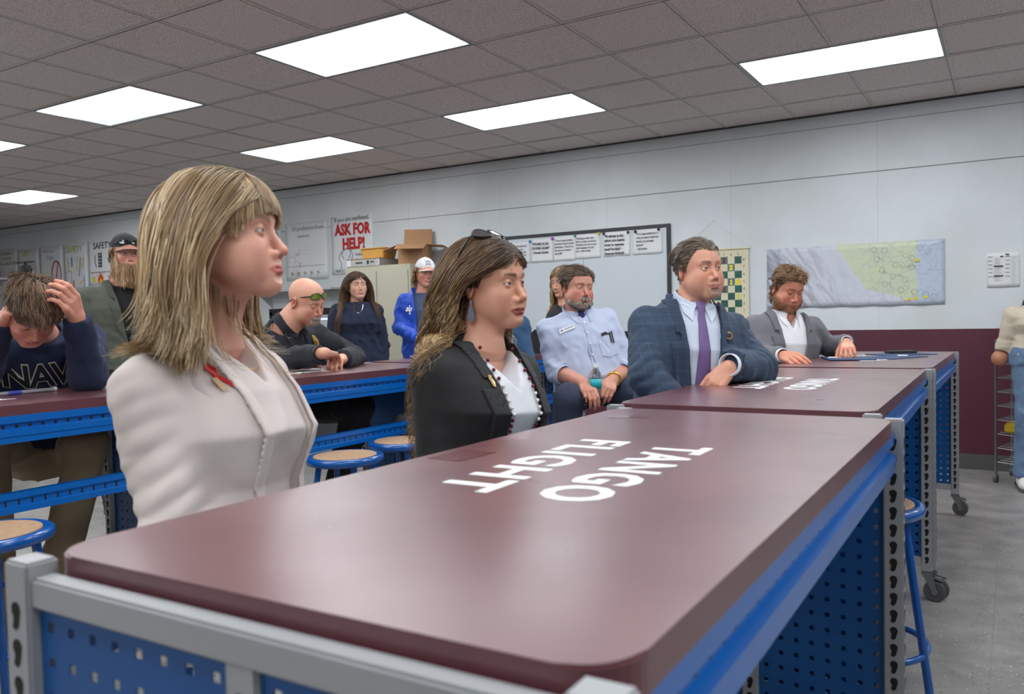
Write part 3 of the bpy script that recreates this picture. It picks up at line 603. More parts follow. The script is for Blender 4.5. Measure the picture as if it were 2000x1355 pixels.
# schedule sheet
o=sheet('schedule_sheet',1.414,1.63,1.40,1.66,'white printed schedule sheet at the right end of the wall','paper sign')
ink(o,[[(1.458,a),(1.522,a),(1.522,a+.008),(1.458,a+.008)] for a in(1.555,1.482)]+[[(1.50,1.628),(1.522,1.628),(1.522,1.636),(1.50,1.636)],[(1.535,1.642),(1.56,1.642),(1.56,1.65),(1.535,1.65)]],(50,52,54),YP)
ink(o,[[(x,a),(x+.03,a),(x+.03,a+.0035),(x,a+.0035)] for x in(1.42,1.535) for a in(1.63,1.6,1.57,1.54,1.51,1.48)],(80,82,86),YP)
ink(o,[q for k in range(20) for q in stroke([(1.462,1.62-k*.009),(1.462+rr.uniform(.03,.055),1.62-k*.009)],.0018)],(170,172,178),YP)
ink(o,[q for k in range(24) for q in stroke([(1.575,1.63-k*.009),(1.575+rr.uniform(.02,.045),1.63-k*.009)],.0018)],(170,172,178),YP)
# ---------------------------------------------------------------- cabinet and boxes
M_cab=mat('putty_cabinet_paint',(188,184,164),.42,var=.02)
cab=thing('storage_cabinet','tall putty coloured steel cabinet against the wall','cabinet',(-4.27,1.22,0))
bm=bmesh.new(); box(bm,-.455,.455,0,.49,.04,1.83,bev=.006); link('body',bm,M_cab,cab)
for q in(-1,1):
    bm=bmesh.new(); box(bm,min(q*.004,q*.425),max(q*.004,q*.425),-.012,.002,.08,1.77,bev=.003); d=link('door',bm,M_cab,cab)
    if q==1: bm=bmesh.new(); box(bm,.02,.045,-.03,-.012,.95,1.08,bev=.004); link('handle',bm,M_steel,d)
bm=bmesh.new(); box(bm,-.43,.43,.02,.47,0,.045); link('plinth',bm,M_slot,cab)
M_card=mat('brown_cardboard',(176,134,96),.8,var=.06,vscale=8,bump=.1,bscale=60)
def cbox(name,label,loc,rz,w,d,h,flaps=None,m=M_card,th=.005):
    t=thing(name,label,'box',loc,rz)
    bm=bmesh.new()
    for a in((-w/2,w/2,-d/2,-d/2+th,0,h),(-w/2,w/2,d/2-th,d/2,0,h),(-w/2,-w/2+th,-d/2+th,d/2-th,0,h),(w/2-th,w/2,-d/2+th,d/2-th,0,h),(-w/2+th,w/2-th,-d/2+th,d/2-th,0,th)): box(bm,*a)
    link('body',bm,m,t)
    for side,l,ang in flaps or []:
        bm=bmesh.new(); L_=w if side in'fb' else d; box(bm,-L_/2,L_/2,0,th,0,l)
        bmesh.ops.rotate(bm,cent=(0,0,0),matrix=Matrix.Rotation(math.radians(ang),3,'X'),verts=bm.verts)
        rot={'f':0,'b':PI,'r':PI/2,'l':-PI/2}[side]
        bmesh.ops.rotate(bm,cent=(0,0,0),matrix=Matrix.Rotation(rot,3,'Z'),verts=bm.verts)
        off={'f':(0,-d/2,h),'b':(0,d/2,h),'r':(w/2,0,h),'l':(-w/2,0,h)}[side]
        bmesh.ops.translate(bm,vec=off,verts=bm.verts); link('flap',bm,m,t)
    return t
cbox('open_carton','open brown cardboard box with raised flaps on the cabinet','box' and (-3.93,1.44,1.832),.5,.30,.30,.20,[('f',.20,108),('b',.20,15),('l',.17,112),('r',.17,95)])
t=cbox('flat_carton','flat white and grey carton lying on the cabinet under a yellow tub',(-4.47,1.40,1.832),.0,.46,.36,.075,None,m=mat('grey_printed_carton',(178,176,170),.6,var=.05))
bm=bmesh.new(); box(bm,-.235,.235,-.185,.185,.076,.082); link('lid',bm,M_card,t)
bm=bmesh.new()
for a,b,c,d in((-.1,.0,.03,.045),(.06,.09,.02,.06),(.11,.16,.035,.05),(.2,.205,.015,.065),(.215,.222,.015,.065)): box(bm,a,b,-.1815,-.1802,c,d)
link('print_marks',bm,flat((50,50,52)),t)
bm=bmesh.new(); box(bm,-.228,-.17,-.1812,-.1802,.005,.07); box(bm,.195,.235,-.1808,-.1802,.01,.068); link('label_sticker',bm,M_paper,t)
tub=thing('plastic_tub','yellow plastic tub with rim on top of the flat carton','tub',(-4.40,1.40,1.915))
bm=bmesh.new()
a=[ [bm.verts.new((x*s,y*s2,z)) for x,y in rrect(-.17,.17,-.12,.12,.03,4)] for s,s2,z in((.86,.84,0),(1,1,.105),(1.07,1.09,.105),(1.07,1.09,.113),(.97,.96,.113),(.83,.8,.006))]
for p,q in zip(a,a[1:]):
    for k in range(len(p)): bm.faces.new((p[k],p[(k+1)%len(p)],q[(k+1)%len(p)],q[k]))
bm.faces.new(a[0]); bm.faces.new(a[-1]); link('body',bm,mat('yellow_tub_plastic',(214,164,84),.4),tub)
# black tray with parts, on the left row bench
tray=thing('parts_tray','black plastic tray with small parts on the far left bench','tray',(-1.62,-.72,HT),.15)
bm=bmesh.new()
a=[[bm.verts.new((x*s,y*s,z)) for x,y in rrect(-.15,.15,-.11,.11,.03,4)] for s,z in((.88,.002),(.97,.075),(1.03,.078),(1.03,.083),(.94,.083),(.85,.01))]
for p,q in zip(a,a[1:]):
    for k in range(len(p)): bm.faces.new((p[k],p[(k+1)%len(p)],q[(k+1)%len(p)],q[k]))
bm.faces.new(a[0]); bm.faces.new(a[-1]); link('tray_body',bm,flat((28,29,31),.4),tray)
bm=bmesh.new(); tube(bm,[(-.08,0,.06),(-.06,0,.085),(-.03,0,.095),(0,0,.085),(.01,0,.06)],.012,10); tube(bm,[(-.03,.04,.06),(.04,.05,.09),(.1,.02,.07)],.006,8); link('silver_tool',bm,M_steel,tray,smooth=True)
bm=bmesh.new(); tube(bm,[(.0,0,.06),(.02,0,.1),(.05,.01,.085)],.012,8); box(bm,.03,.09,-.03,.02,.06,.08); link('black_connector',bm,flat((20,20,22),.5),tray)
bm=bmesh.new(); box(bm,.10,.13,-.03,.0,.07,.09); link('red_clip',bm,flat((140,30,30),.5),tray)
# black speaker-like case behind
bm=bmesh.new(); prism(bm,rrect(-.055,.055,-.05,.05,.02,4),0,.17); bmesh.ops.bevel(bm,geom=[e for e in bm.edges if all(v.co.z>.16 for v in e.verts)],offset=.012,segments=3,affect='EDGES')
o=link('case',bm,mat('black_fabric_case',(34,34,36),.9,bump=.3,bscale=300,var=.1)); o.location=(-1.36,-.28,HT); tag(o,'black fabric case standing on the bench left of the striped shirt man','case')
# table things
def slab(name,poly,z,th,m,label,cat,group=None):
    bm=bmesh.new(); prism(bm,poly,z,z+th); return tag(link(name,bm,m),label,cat,group)
M_fold=mat('blue_card_folder',(34,62,106),.5,var=.05)
z=HT+.0006
def quad(cx,cy,w,l,a):
    c,s=math.cos(a),math.sin(a); return [(cx+x*c-y*s,cy+x*s+y*c) for x,y in((-w/2,-l/2),(w/2,-l/2),(w/2,l/2),(-w/2,l/2))]
slab('folder',quad(.83,-.80,.23,.31,.35),z+.003,.003,M_fold,'blue card folder held by the man in the grey suit','folder','blue folders on the far bench')
slab('folder',quad(1.02,-.62,.23,.31,-.5),z,.003,M_fold,'blue card folder lying nearest the bench edge','folder','blue folders on the far bench')
slab('folder',quad(1.03,-.28,.23,.31,-.9),z,.003,M_fold,'blue card folder under the black notebook','folder','blue folders on the far bench')
slab('sheet_of_paper',quad(.78,-.74,.12,.1,.1),z+.0062,.0006,M_paper,'small white paper under the hand of the grey suit man','paper')
slab('sheet_of_paper',quad(.93,-.88,.1,.14,.6),z,.0006,M_paper,'white paper slip sticking out between the folders','paper')
slab('sheet_of_paper',quad(1.06,-.46,.05,.09,.2),z+.0036,.0006,M_paper,'white label on the blue folder','paper')
bm=bmesh.new(); prism(bm,rrect(-.08,.08,-.045,.045,.012,3),0,.014); o=link('notebook',bm,flat((30,32,36),.5)); o.location=(1.02,-.2,z+.0036); o.rotation_euler=(0,0,.5); tag(o,'black notebook lying on the far bench by the wall','notebook')
slab('tape_patch',quad(.732,-4.03,.075,.105,-.05),HT+.0002,.0004,mat('maroon_tape',(84,24,32),.4),'darker maroon tape patch on the nearest bench edge','tape')
slab('tape_patch',quad(.78,-3.42,.05,.10,-1.2),HT+.0002,.0004,mat('clear_tape',(124,92,94),.15),'shiny clear tape strip at the far left corner of the nearest bench','tape')
bm=bmesh.new(); tube(bm,[(0,0,0),(0,.3,0)],.007,12); tube(bm,[(0,-.004,0),(0,.006,0)],.009,12,1); tube(bm,[(0,.294,0),(0,.304,0)],.009,12,1); tube(bm,[(0,.12,0),(0,.17,0)],.0073,12,2)
o=link('plastic_rod',bm,[mat('clear_tube_plastic',(200,200,210),.1,trans=.6),flat((230,230,232),.3),flat((60,70,170),.4)]); o.location=(-1.62,-3.75,HT+.009); o.rotation_euler=(0,0,.12); tag(o,'clear plastic tube with white end caps before the bowed boy','tube')
slab('sheet_of_paper',quad(-1.77,-3.50,.12,.16,.3),z,.0006,M_paper,'white paper on the bench beside the navy sweatshirt boy','paper')
bm=bmesh.new(); prism(bm,rrect(-.038,.038,-.075,.075,.01,4),0,.009); o=link('smartphone',bm,flat((18,18,20),.15)); o.location=(-1.60,-1.98,z); o.rotation_euler=(0,0,.9); tag(o,'black phone under the hands of the police officer','phone')
# 3d printer on a low cabinet behind the officer
M_blk=mat('black_machine_plastic',(22,22,24),.4,var=.1)
pr=thing('printer_machine','black framed desktop 3d printer with blue light behind the officer','3d printer',(-4.62,.55,.8))
bm=bmesh.new()
for x in(-.25,.25):
    for y in(-.2,.2): box(bm,x-.02,x+.02,y-.02,y+.02,0,.55)
box(bm,-.27,.27,-.22,.22,0,.06); box(bm,-.27,.27,-.22,.22,.52,.585); link('frame',bm,M_blk,pr)
bm=bmesh.new(); box(bm,-.23,.23,-.17,.17,.2,.21); link('bed',bm,M_steel,pr)
bm=bmesh.new(); box(bm,-.05,.05,-.05,.03,.3,.4); link('print_head',bm,M_blk,pr)
bm=bmesh.new(); box(bm,-.22,.22,.18,.19,.47,.485); box(bm,.2,.21,.17,.18,.3,.48); link('light_strip',bm,mat('blue_led_strip',(150,170,255),.4,emit=2.2),pr)
bm=bmesh.new(); tube(bm,[(.1,0,.56),(.12,0,.68),(0,0,.74),(-.1,0,.7)],.004,6); link('feed_tube',bm,flat((210,212,210)),pr,smooth=True)
bm=bmesh.new(); box(bm,-.4,.4,-.3,.3,0,.8,bev=.004); o=link('work_cart',bm,flat((92,94,98),.5)); o.location=(-4.75,.55,0); tag(o,'low grey cabinet under the 3d printer','cabinet')
# wire shelf on the wall above it
sh=thing('wall_shelf','white wall shelf below the pencil poster','shelf',(-5.85,YW-.15,1.63))
bm=bmesh.new(); box(bm,-.7,.7,-.15,.14,-.012,.012,bev=.003); link('board',bm,flat((190,192,190)),sh)
for x in(-.6,.6):
    bm=bmesh.new(); prism(bm,[(.14,-.012),(.14,-.2),(-.1,-.012)],x-.004,x+.004,0,'x'); link('bracket',bm,flat((186,188,186)),sh)
slab('pink_tag',[(-5.98,0),(-5.9,.02),(-5.93,.16),(-5.98,.1)],0,.002,flat((200,60,120)),'small pink paper tag on the wall beside the officer','paper tag')
o=C.objects['pink_tag']; o.rotation_euler=(PI/2,0,0); o.location=(-.2,YW-.002,1.22)
# wire rack at the right
rk=thing('wire_rack','slim chrome wire rack on wheels by the maroon wall','rack',(1.53,1.40,0),-.3)
for x in(-.0,.14):
    for y in(-.17,.17):
        bm=bmesh.new(); tube(bm,[(x,y,.06),(x,y,1.02)],.009,10); link('post',bm,M_steel,rk)
        bm=bmesh.new(); tube(bm,[(x-.01,y,.03),(x+.01,y,.03)],.03,16); link('wheel',bm,M_rub,rk)
for k in range(9):
    bm=bmesh.new(); z_=.15+k*.1
    for x in(0,.14): tube(bm,[(x,-.17,z_),(x,.17,z_)],.004,6)
    for y in np.linspace(-.17,.17,5): tube(bm,[(0,y,z_),(.14,y,z_-.01)],.003,6)
    link('shelf',bm,M_steel,rk)
bm=bmesh.new(); box(bm,.03,.12,-.1,.1,.352,.42,bev=.01); o=link('yellow_bag',bm,flat((200,170,40),.4),norm=True); o.location=(1.53,1.40,0); o.rotation_euler=(0,0,-.3); tag(o,'small yellow packet lying on the wire rack','packet')
# tripod-like frames with dark bars at the left edge (drone stands)
def drone(x,y,z,rgb,label,rz=0):
    t=thing('drone',label,'drone',(x,y,z),rz)
    bm=bmesh.new(); box(bm,-.03,.03,-.03,.03,.0,.10,bev=.008); link('body',bm,flat(rgb,.4),t)
    bm=bmesh.new(); prism(bm,rrect(-.125,.125,-.014,.014,.012,3),.118,.127); link('propeller',bm,flat((20,20,22),.4),t)
    bm=bmesh.new(); tube(bm,[(0,0,.10),(0,0,.12)],.01,10); tube(bm,[(.03,0,.06),(.075,0,.04),(.085,0,.07)],.007,8); tube(bm,[(-.03,0,.06),(-.075,0,.04)],.007,8); link('arm',bm,flat((26,26,28),.5),t)
    return t
drone(-5.72,-1.85,1.655,(150,40,36),'red quadcopter with black blade at the left edge of the photo')
drone(-5.50,-1.60,1.66,(40,44,44),'dark green grey quadcopter right of the red one')
sh=thing('storage_rack','open shelf rack carrying the quadcopters behind the bowed boy','rack',(-5.9,-1.75,0))
for x in(-.6,.33):
    for y in(-.15,.15):
        bm=bmesh.new(); box(bm,x-.012,x+.012,y-.012,y+.012,0,1.655); link('post',bm,M_steel,sh)
for z_ in(.3,.95,1.64):
    bm=bmesh.new(); box(bm,-.61,.34,-.16,.16,z_,z_+.014); link('shelf',bm,M_steel,sh)
# ================================================================ people: smooth solid modelling in numpy
f32=np.float32
def V3(a): return np.array(a,f32)
def nrm(a): a=np.asarray(a,float); return a/ (np.linalg.norm(a)+1e-12)
def smin(a,b,k):
    h=np.clip(.5+.5*(b-a)/k,0,1); return b+(a-b)*h-k*h*(1-h)
def smax(a,b,k): return -smin(-a,-b,k)
def axv(f,up=(0,0,1)):
    f=nrm(f); l=nrm(np.cross(up,f)); return np.stack([f,l,np.cross(f,l)],1).astype(f32)
def sph(P,c,r): return np.sqrt(((P-V3(c))**2).sum(-1))-r
def ell(P,c,r,R=None):
    q=P-V3(c)
    if R is not None: q=q@R
    r=V3(r); k0=np.sqrt(((q/r)**2).sum(-1)); k1=np.sqrt(((q/(r*r))**2).sum(-1))+1e-9
    return k0*(k0-1)/k1
def cone(P,a,b,ra,rb):
    a=V3(a);b=V3(b); ab=b-a; t=np.clip(((P-a)@ab)/max(float(ab@ab),1e-9),0,1)
    return np.sqrt(((P-a-t[:,None]*ab)**2).sum(-1))-(ra+(rb-ra)*t)
def chain(P,pts,rs,k=.01):
    d=None
    for i in range(len(pts)-1):
        e=cone(P,pts[i],pts[i+1],rs[i],rs[i+1]); d=e if d is None else smin(d,e,k)
    return d
def axes(yaw,pitch=0,roll=0):
    """columns: forward, left, up (degrees; pitch>0 looks up, roll>0 tips to the left)"""
    y,p,r=map(math.radians,(yaw,pitch,roll))
    f=np.array([math.cos(y)*math.cos(p),math.sin(y)*math.cos(p),math.sin(p)]); l=np.array([-math.sin(y),math.cos(y),0.]); u=np.cross(f,l)
    l2=math.cos(r)*l-math.sin(r)*u; u2=math.sin(r)*l+math.cos(r)*u
    return np.stack([f,l2,u2],1).astype(f32)
class Noise:
    def __init__(s,seed,freq,n=5,aniso=(1,1,1)):
        g=np.random.default_rng(seed); s.k=(g.normal(size=(n,3))*freq*np.array(aniso)).astype(f32); s.m=(g.normal(size=(n,3))*freq*.6).astype(f32); s.p=g.uniform(0,6.28,n).astype(f32)
    def __call__(s,P):
        return (np.sin(P@s.k.T+s.p+1.3*np.sin(P@s.m.T+s.p[::-1]))).mean(-1)*1.6
def snets(f,lo,hi,h,B=6,slack=1.9):
    lo=np.array(lo,float)-2*h; hi=np.array(hi,float)+2*h
    nb=np.ceil((hi-lo)/(h*B)).astype(int); n=nb*B
    bc=np.stack(np.meshgrid(*[lo[a]+(np.arange(nb[a])+.5)*B*h-.5*h for a in range(3)],indexing='ij'),-1).reshape(-1,3).astype(f32)
    d=f(bc); keep=np.abs(d)<B*h*.87*slack+h
    vals=np.repeat(np.repeat(np.repeat(np.where(d>0,1,-1).astype(f32).reshape(nb),B,0),B,1),B,2)
    idx=np.argwhere(keep.reshape(nb)); loc=np.stack(np.meshgrid(*[np.arange(B)]*3,indexing='ij'),-1).reshape(-1,3)
    for s in range(0,len(idx),1500):
        g=(idx[s:s+1500,None,:]*B+loc[None]).reshape(-1,3)
        vals[g[:,0],g[:,1],g[:,2]]=f((lo+g*h).astype(f32))
    s=vals<0
    acc=np.zeros(tuple(n-1),np.int8)
    sl=lambda o,N:slice(o,N-1+o)
    for a in(0,1):
        for b in(0,1):
            for c in(0,1): acc+=s[sl(a,n[0]),sl(b,n[1]),sl(c,n[2])]
    cells=np.argwhere((acc>0)&(acc<8)); ids=-np.ones(tuple(n-1),np.int32); ids[cells[:,0],cells[:,1],cells[:,2]]=np.arange(len(cells))
    pos=np.zeros((len(cells),3)); cnt=np.zeros(len(cells))
    cor=[(a,b,c) for a in(0,1) for b in(0,1) for c in(0,1)]
    cv={o:vals[cells[:,0]+o[0],cells[:,1]+o[1],cells[:,2]+o[2]] for o in cor}
    for o in cor:
        for a in range(3):
            if o[a]==0:
                q=list(o); q[a]=1; q=tuple(q); v0,v1=cv[o],cv[q]; m=(v0<0)!=(v1<0)
                t=np.where(m,v0/np.where(m,v0-v1,1),0); p=np.array(o,float)[None]+t[:,None]*np.eye(3)[a]
                pos+=np.where(m[:,None],p,0); cnt+=m
    V=lo+(cells+pos/cnt[:,None])*h
    F=[]
    for a in range(3):
        b,c=(a+1)%3,(a+2)%3
        s0=[slice(None)]*3; s1=[slice(None)]*3; s0[a]=slice(0,n[a]-1); s1[a]=slice(1,n[a])
        e=np.argwhere(s[tuple(s0)]!=s[tuple(s1)]); e=e[(e[:,b]>0)&(e[:,c]>0)&(e[:,b]<n[b]-1)&(e[:,c]<n[c]-1)]
        if not len(e): continue
        def I(db,dc):
            q=e.copy(); q[:,b]-=db; q[:,c]-=dc; return ids[q[:,0],q[:,1],q[:,2]]
        quad=np.stack([I(1,1),I(0,1),I(0,0),I(1,0)],1); inside=s[e[:,0],e[:,1],e[:,2]]
        quad[~inside]=quad[~inside][:,::-1]; F.append(quad)
    F=np.concatenate(F); F=F[(F>=0).all(1)]
    return V.astype(f32),F
def smooth_mesh(V,F,it=1,lam=.5):
    for _ in range(it):
        acc=np.zeros_like(V); cnt=np.zeros(len(V))
        for i in range(4):
            for j in((i+1)%4,(i+3)%4):
                for a in range(3): acc[:,a]+=np.bincount(F[:,i],V[F[:,j],a],len(V))
                cnt+=np.bincount(F[:,i],minlength=len(V))
        ok=cnt>0; V=V.copy(); V[ok]+=lam*(acc[ok]/cnt[ok,None]-V[ok])
    return V
def grad(f,P,e=.0015):
    d=f(P); g=np.stack([f(P+V3(v)*e)-d for v in((1,0,0),(0,1,0),(0,0,1))],-1)/e
    return d,g/(np.linalg.norm(g,axis=-1,keepdims=True)+1e-9)
# ---------------------------------------------------------------- materials for people
M_skin=mat('skin',(200,150,130),.45,vcol=True,bump=.12,bscale=900,bdist=.0004,sss=.12)
M_hair=mat('hair_strands',(90,70,50),.38,vcol=True,spec=.6)
M_eye=mat('eyeball',(230,226,220),.12,vcol=True,coat=.6)
def cloth(name,rgb,rough=.85,bscale=700,bump=.3,var=.05,**k): return mat(name,rgb,rough,bump=bump,bscale=bscale,var=var,vscale=9,sheen=.04,**k)
def s2la(c): return np.array(s2l(c),f32)
# ---------------------------------------------------------------- head
class Head:
    def __init__(s,c,yaw,pitch=0,roll=0,size=1.,fem=0,jaw=1.,nose=.93,full=0.,lid=.22,mouth=0.,smile=0.,brow=0,beardvol=0,ear=1,eyes=(70,90,60),neck=None,nr=.056,nrb=.062,gaze=(1,0,0),wide=1.):
        s.__dict__.update(locals()); s.c=V3(c); s.R=axes(yaw,pitch,roll); s.neck=V3(neck); s.er=.0121
        s.eyec=[V3((.0735,q*.0315,0.)) for q in(-1,1)]
    def L(s,P): 
        q=((P-s.c)@s.R)/s.size
        if s.wide!=1: q=q/V3((1,s.wide,1))
        return q
    def W(s,q): 
        q=np.asarray(q,f32)*V3((1,s.wide,1)) if s.wide!=1 else np.asarray(q,f32)
        return s.c+(q*s.size)@s.R.T
    def face(s,q):
        m=q.copy(); m[:,1]=np.abs(m[:,1]); fe=s.fem; j=s.jaw
        d=ell(q,(-.014,0,.034),(.094,.076,.086))
        d=smin(d,ell(q,(.020,0,.030),(.070,.066,.072)),.03)                    # forehead block
        d=smin(d,ell(q,(.026,0,-.030),(.055,.060*(.96 if fe else 1.),.078)),.03)
        jr=.017-.002*fe
        d=smin(d,cone(m,(.0,.052*j,-.050),(.066,.016*j+.004,-.100),.018,jr),.034)   # jaw line
        d=smin(d,ell(q,(.070,0,-.096),(.022,.024*j,.020)),.022)                  # chin
        d=smin(d,ell(q,(.0690,0,-.064),(.0275,.031,.029)),.022); d=smin(d,ell(m,(.040,.037,-.058),(.030,.018,.028)),.025)                    # muzzle
        d=smin(d,ell(m,(.054,.041,-.030),(.027,.021,.022)),.026)                # cheekbone
        if s.full: d=smin(d,ell(m,(.040,.045,-.060),(.030,.022+.008*s.full,.030)),.03)
        d=smin(d,cone(m,(.0815,.010,.020),(.071,.043,.020),.0085-.002*fe,.007),.016) # brow ridge
        sock=ell(m,(.094,.0315,.000),(.017,.0195,.0125)); d=smax(d,-sock,.014)
        # nose
        N=s.nose
        n=cone(q,(.081,0,.008),(.081+.0245*N,0,-.036),.0065,.0088)
        n=smin(n,sph(q,(.081+.0255*N,0,-.0385),.0092),.006)
        n=smin(n,ell(m,(.090,.0125,-.044),(.0115,.0068,.0075)),.007)
        d=smin(d,n,.010)
        d=smax(d,-ell(m,(.0975,.0072,-.0515),(.0052,.0030,.0040)),.003)
        # mouth
        sm=s.smile; mo=s.mouth
        zc=-.0705
        for dz,r,x0,kk in((.0042,.0047,.0955,1),(-.0060-mo*1.0,.0058,.0935,1)):
            if dz>0: a=(x0,.0,zc+dz); b=(.0770,.0265+.003*sm,zc-.0005+.005*sm)
            else: a=(x0,.0,zc+dz); b=(.0770,.0255+.003*sm,zc-.001+.005*sm-mo*.3)
            mid=((a[0]*.62+b[0]*.38)+.0018,b[1]*.48,(a[2]*.62+b[2]*.38)+(.0018 if dz>0 else -.001))
            d=smin(d,chain(m,(a,mid,b),(r,r*.85,.0022),.003),.0045)
        g=chain(m,((.1020,0,zc-.0006-mo*.45),(.094,.013,zc+.0004-mo*.4),(.0755,.0305+.003*sm,zc+.003*sm)),(.0017+mo*.55,.0014+mo*.42,.0010),.003)
        d=smax(d,-g,.0028)
        d=smax(d,-ell(q,(.1020,0,-.0585),(.004,.004,.007)),.006)
        d=smax(d,-ell(q,(.0935,0,-.0860),(.0060,.016,.006)),.009)
        # lids
        for e in(s.eyec[1],):
            ball=sph(m,e,s.er+.0019)
            up=.0042*(1-s.lid)-.0036*s.lid; lo=-.0036
            ap=ell(m,(e[0]+.011,e[1]+.0003,(up+lo)/2+.0005),(.0135,.0150,max((up-lo)/2,.0006)))
            d=smin(d,ball,.0035); d=smax(d,-ap,.0012) if s.lid<.95 else d
            crease=cone(m,(e[0]+.0125,e[1]-.010,up+.0048),(e[0]+.0105,e[1]+.012,up+.0040),.0011,.0011); d=smax(d,-crease,.002)
        if s.ear:
            Re=axes(12,0,0)
            o=ell(m,(-.010,.0785,-.006),(.0185,.0075,.0325),axes(26,-8,0)); o=smax(o,-ell(m,(-.004,.0855,-.002),(.0105,.0065,.0190),axes(26,-8,0)),.003)
            d=smin(d,o,.005)
        return d
    def sdf(s,P,neck=True):
        q=s.L(P); d=s.face(q)*s.size
        if neck:
            top=s.W((-.022,0,-.045)); d=smin(d,cone(P,top,s.neck,s.nr*s.size,s.nrb*s.size),.022)
            top2=s.W((.018,0,-.062)); d=smin(d,cone(P,top2,s.neck+V3(0),s.nr*.62*s.size,s.nr*.7*s.size),.03)
        return d
    def colour(s,P,skin,lip,brow,beard=None,scalp=None,hairline=None,cheek=.12,beardfn=None,stubble=.0):
        q=s.L(P); m=q.copy(); m[:,1]=np.abs(m[:,1]); n=Noise(5,60)(q)[:,None]*.5+.5
        c=np.repeat(s2la(skin)[None],len(P),0)*(1+.05*(n-.5))
        red=s2la((190,92,80))
        def mixin(c,col,w): w=np.clip(w,0,1)[:,None]; return c*(1-w)+col*w
        c=mixin(c,red,cheek*np.exp(-((m-V3((.07,.043,-.038)))**2).sum(-1)/.0006)*1.2)
        c=mixin(c,red,cheek*1.6*np.exp(-((q-V3((.108,0,-.042)))**2).sum(-1)/.0002))
        c=mixin(c,red,cheek*2*np.exp(-((m-V3((-.010,.078,-.008)))**2/V3((.0003,.0001,.0008))).sum(-1)))
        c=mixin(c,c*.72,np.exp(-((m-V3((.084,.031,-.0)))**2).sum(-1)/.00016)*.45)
        # lips
        zc=-.0705; mo=s.mouth; hw=.0325+.003*s.smile; t=np.clip(m[:,1]/hw,0,1)
        zl=zc+.005*s.smile*t**2
        up=zl+.0084*(1-t**2.2)-.0008*np.exp(-(m[:,1]/.004)**2); lo=zl-(.0112+mo*1.4)*(1-t**2.4)
        lw=np.clip((np.minimum(up-q[:,2],q[:,2]-lo))/.0014+.4,0,1)*(m[:,1]<hw)*(q[:,0]>.058)*(q[:,0]<.110)
        c=mixin(c,s2la(lip),lw*.85)
        # brows
        u=(m[:,1]-.012)/.036; bz=.0195+.0045*np.sin(np.clip(u,0,1)*2.2)+s.brow*.002
        bw=np.clip(1.3-np.abs(q[:,2]-bz)/(.0060*(1-.45*np.clip(u,0,1))),0,1)*(u>0)*(u<1)*(q[:,0]>.04)
        c=mixin(c,s2la(brow),bw*(.55+.4*n[:,0]))
        # lash line
        for e in(s.eyec[1],):
            dd=np.abs(np.sqrt(((m-e)**2).sum(-1))-s.er-.001); ap=np.abs(q[:,2]-(.0044*(1-s.lid)-.0036*s.lid)+ .25*((m[:,1]-e[1])/.0142)**2*.018)
            c=mixin(c,s2la(brow)*.5,(dd<.0022)*(ap<.0021)*(np.abs(m[:,1]-e[1])<.0145)*(q[:,0]>e[0])*.9)
        if beardfn is not None:
            bwt=beardfn(m,q); c=mixin(c,s2la(beard),bwt*(.6+.5*n[:,0]))
        if scalp is not None:
            a=np.degrees(np.arctan2(m[:,1],q[:,0])); zh=np.interp(a,*hairline); w=np.clip((q[:,2]-zh)/.006+.3,0,1)
            w=w*(q[:,2]>-.068)*((q[:,0]<-.01)|(q[:,2]>-.02))
            c=mixin(c,s2la(scalp),w)
        return c
    def add_eyes(s,parent):
        G=nrm(s.gaze)
        for e in s.eyec if False else [V3((.0735,q*.0315,0.)) for q in(-1,1)]:
            th=np.linspace(0,PI,25); ph=np.linspace(0,2*PI,32,endpoint=False)
            g=G.astype(f32); a=nrm(np.cross(g,(0,0,1))).astype(f32); b=np.cross(g,a).astype(f32)
            V=[];Cc=[]
            for t in th:
                for p in ph:
                    V.append(e+s.er*(math.cos(t)*g+math.sin(t)*(math.cos(p)*a+math.sin(p)*b)))
                    Cc.append(s2la((14,12,12)) if t<.2 else (s2la(s.eyes)*(.7+.5*math.sin(p*9)**2) if t<.5 else s2la((222,214,208))))
            V=np.array(V); F=[]
            for i in range(24):
                for k in range(32): F.append((i*32+k,i*32+(k+1)%32,(i+1)*32+(k+1)%32,(i+1)*32+k))
            np_mesh('eye',s.W(V),F,M_eye,parent,col=np.array(Cc))
HL_F=([0,25,45,62,80,100,125,180],[.066,.064,.052,.030,-.012,-.010,-.062,-.078])
HL_M=([0,25,45,60,80,100,125,180],[.064,.066,.058,.028,-.020,.000,-.050,-.064])
HL_R=([0,20,38,60,80,100,125,180],[.074,.082,.078,.034,-.018,.000,-.050,-.064])
# ---------------------------------------------------------------- hair
def strands_mesh(name,P,r,cols,parent,m=None,sides=3):
    """P (N,S,3) strand paths; r (N,S) radii; cols (N,S,3)"""
    N,S,_=P.shape; T_=np.gradient(P,axis=1); T_/=np.linalg.norm(T_,axis=-1,keepdims=True)+1e-9
    ref=np.array([.3,.2,.93]); A=np.cross(T_,ref); A/=np.linalg.norm(A,axis=-1,keepdims=True)+1e-6; B=np.cross(T_,A)
    V=np.stack([P+r[...,None]*(math.cos(2*PI*k/sides)*A+math.sin(2*PI*k/sides)*B) for k in range(sides)],2).reshape(-1,3)
    base=(np.arange(N)[:,None]*S+np.arange(S-1)[None])*sides; base=base.ravel(); F=[]
    for k in range(sides):
        k2=(k+1)%sides; F.append(np.stack([base+k,base+k2,base+sides+k2,base+sides+k],1))
    return np_mesh(name,V,np.concatenate(F),m or M_hair,parent,col=np.repeat(cols.reshape(-1,3),sides,0))
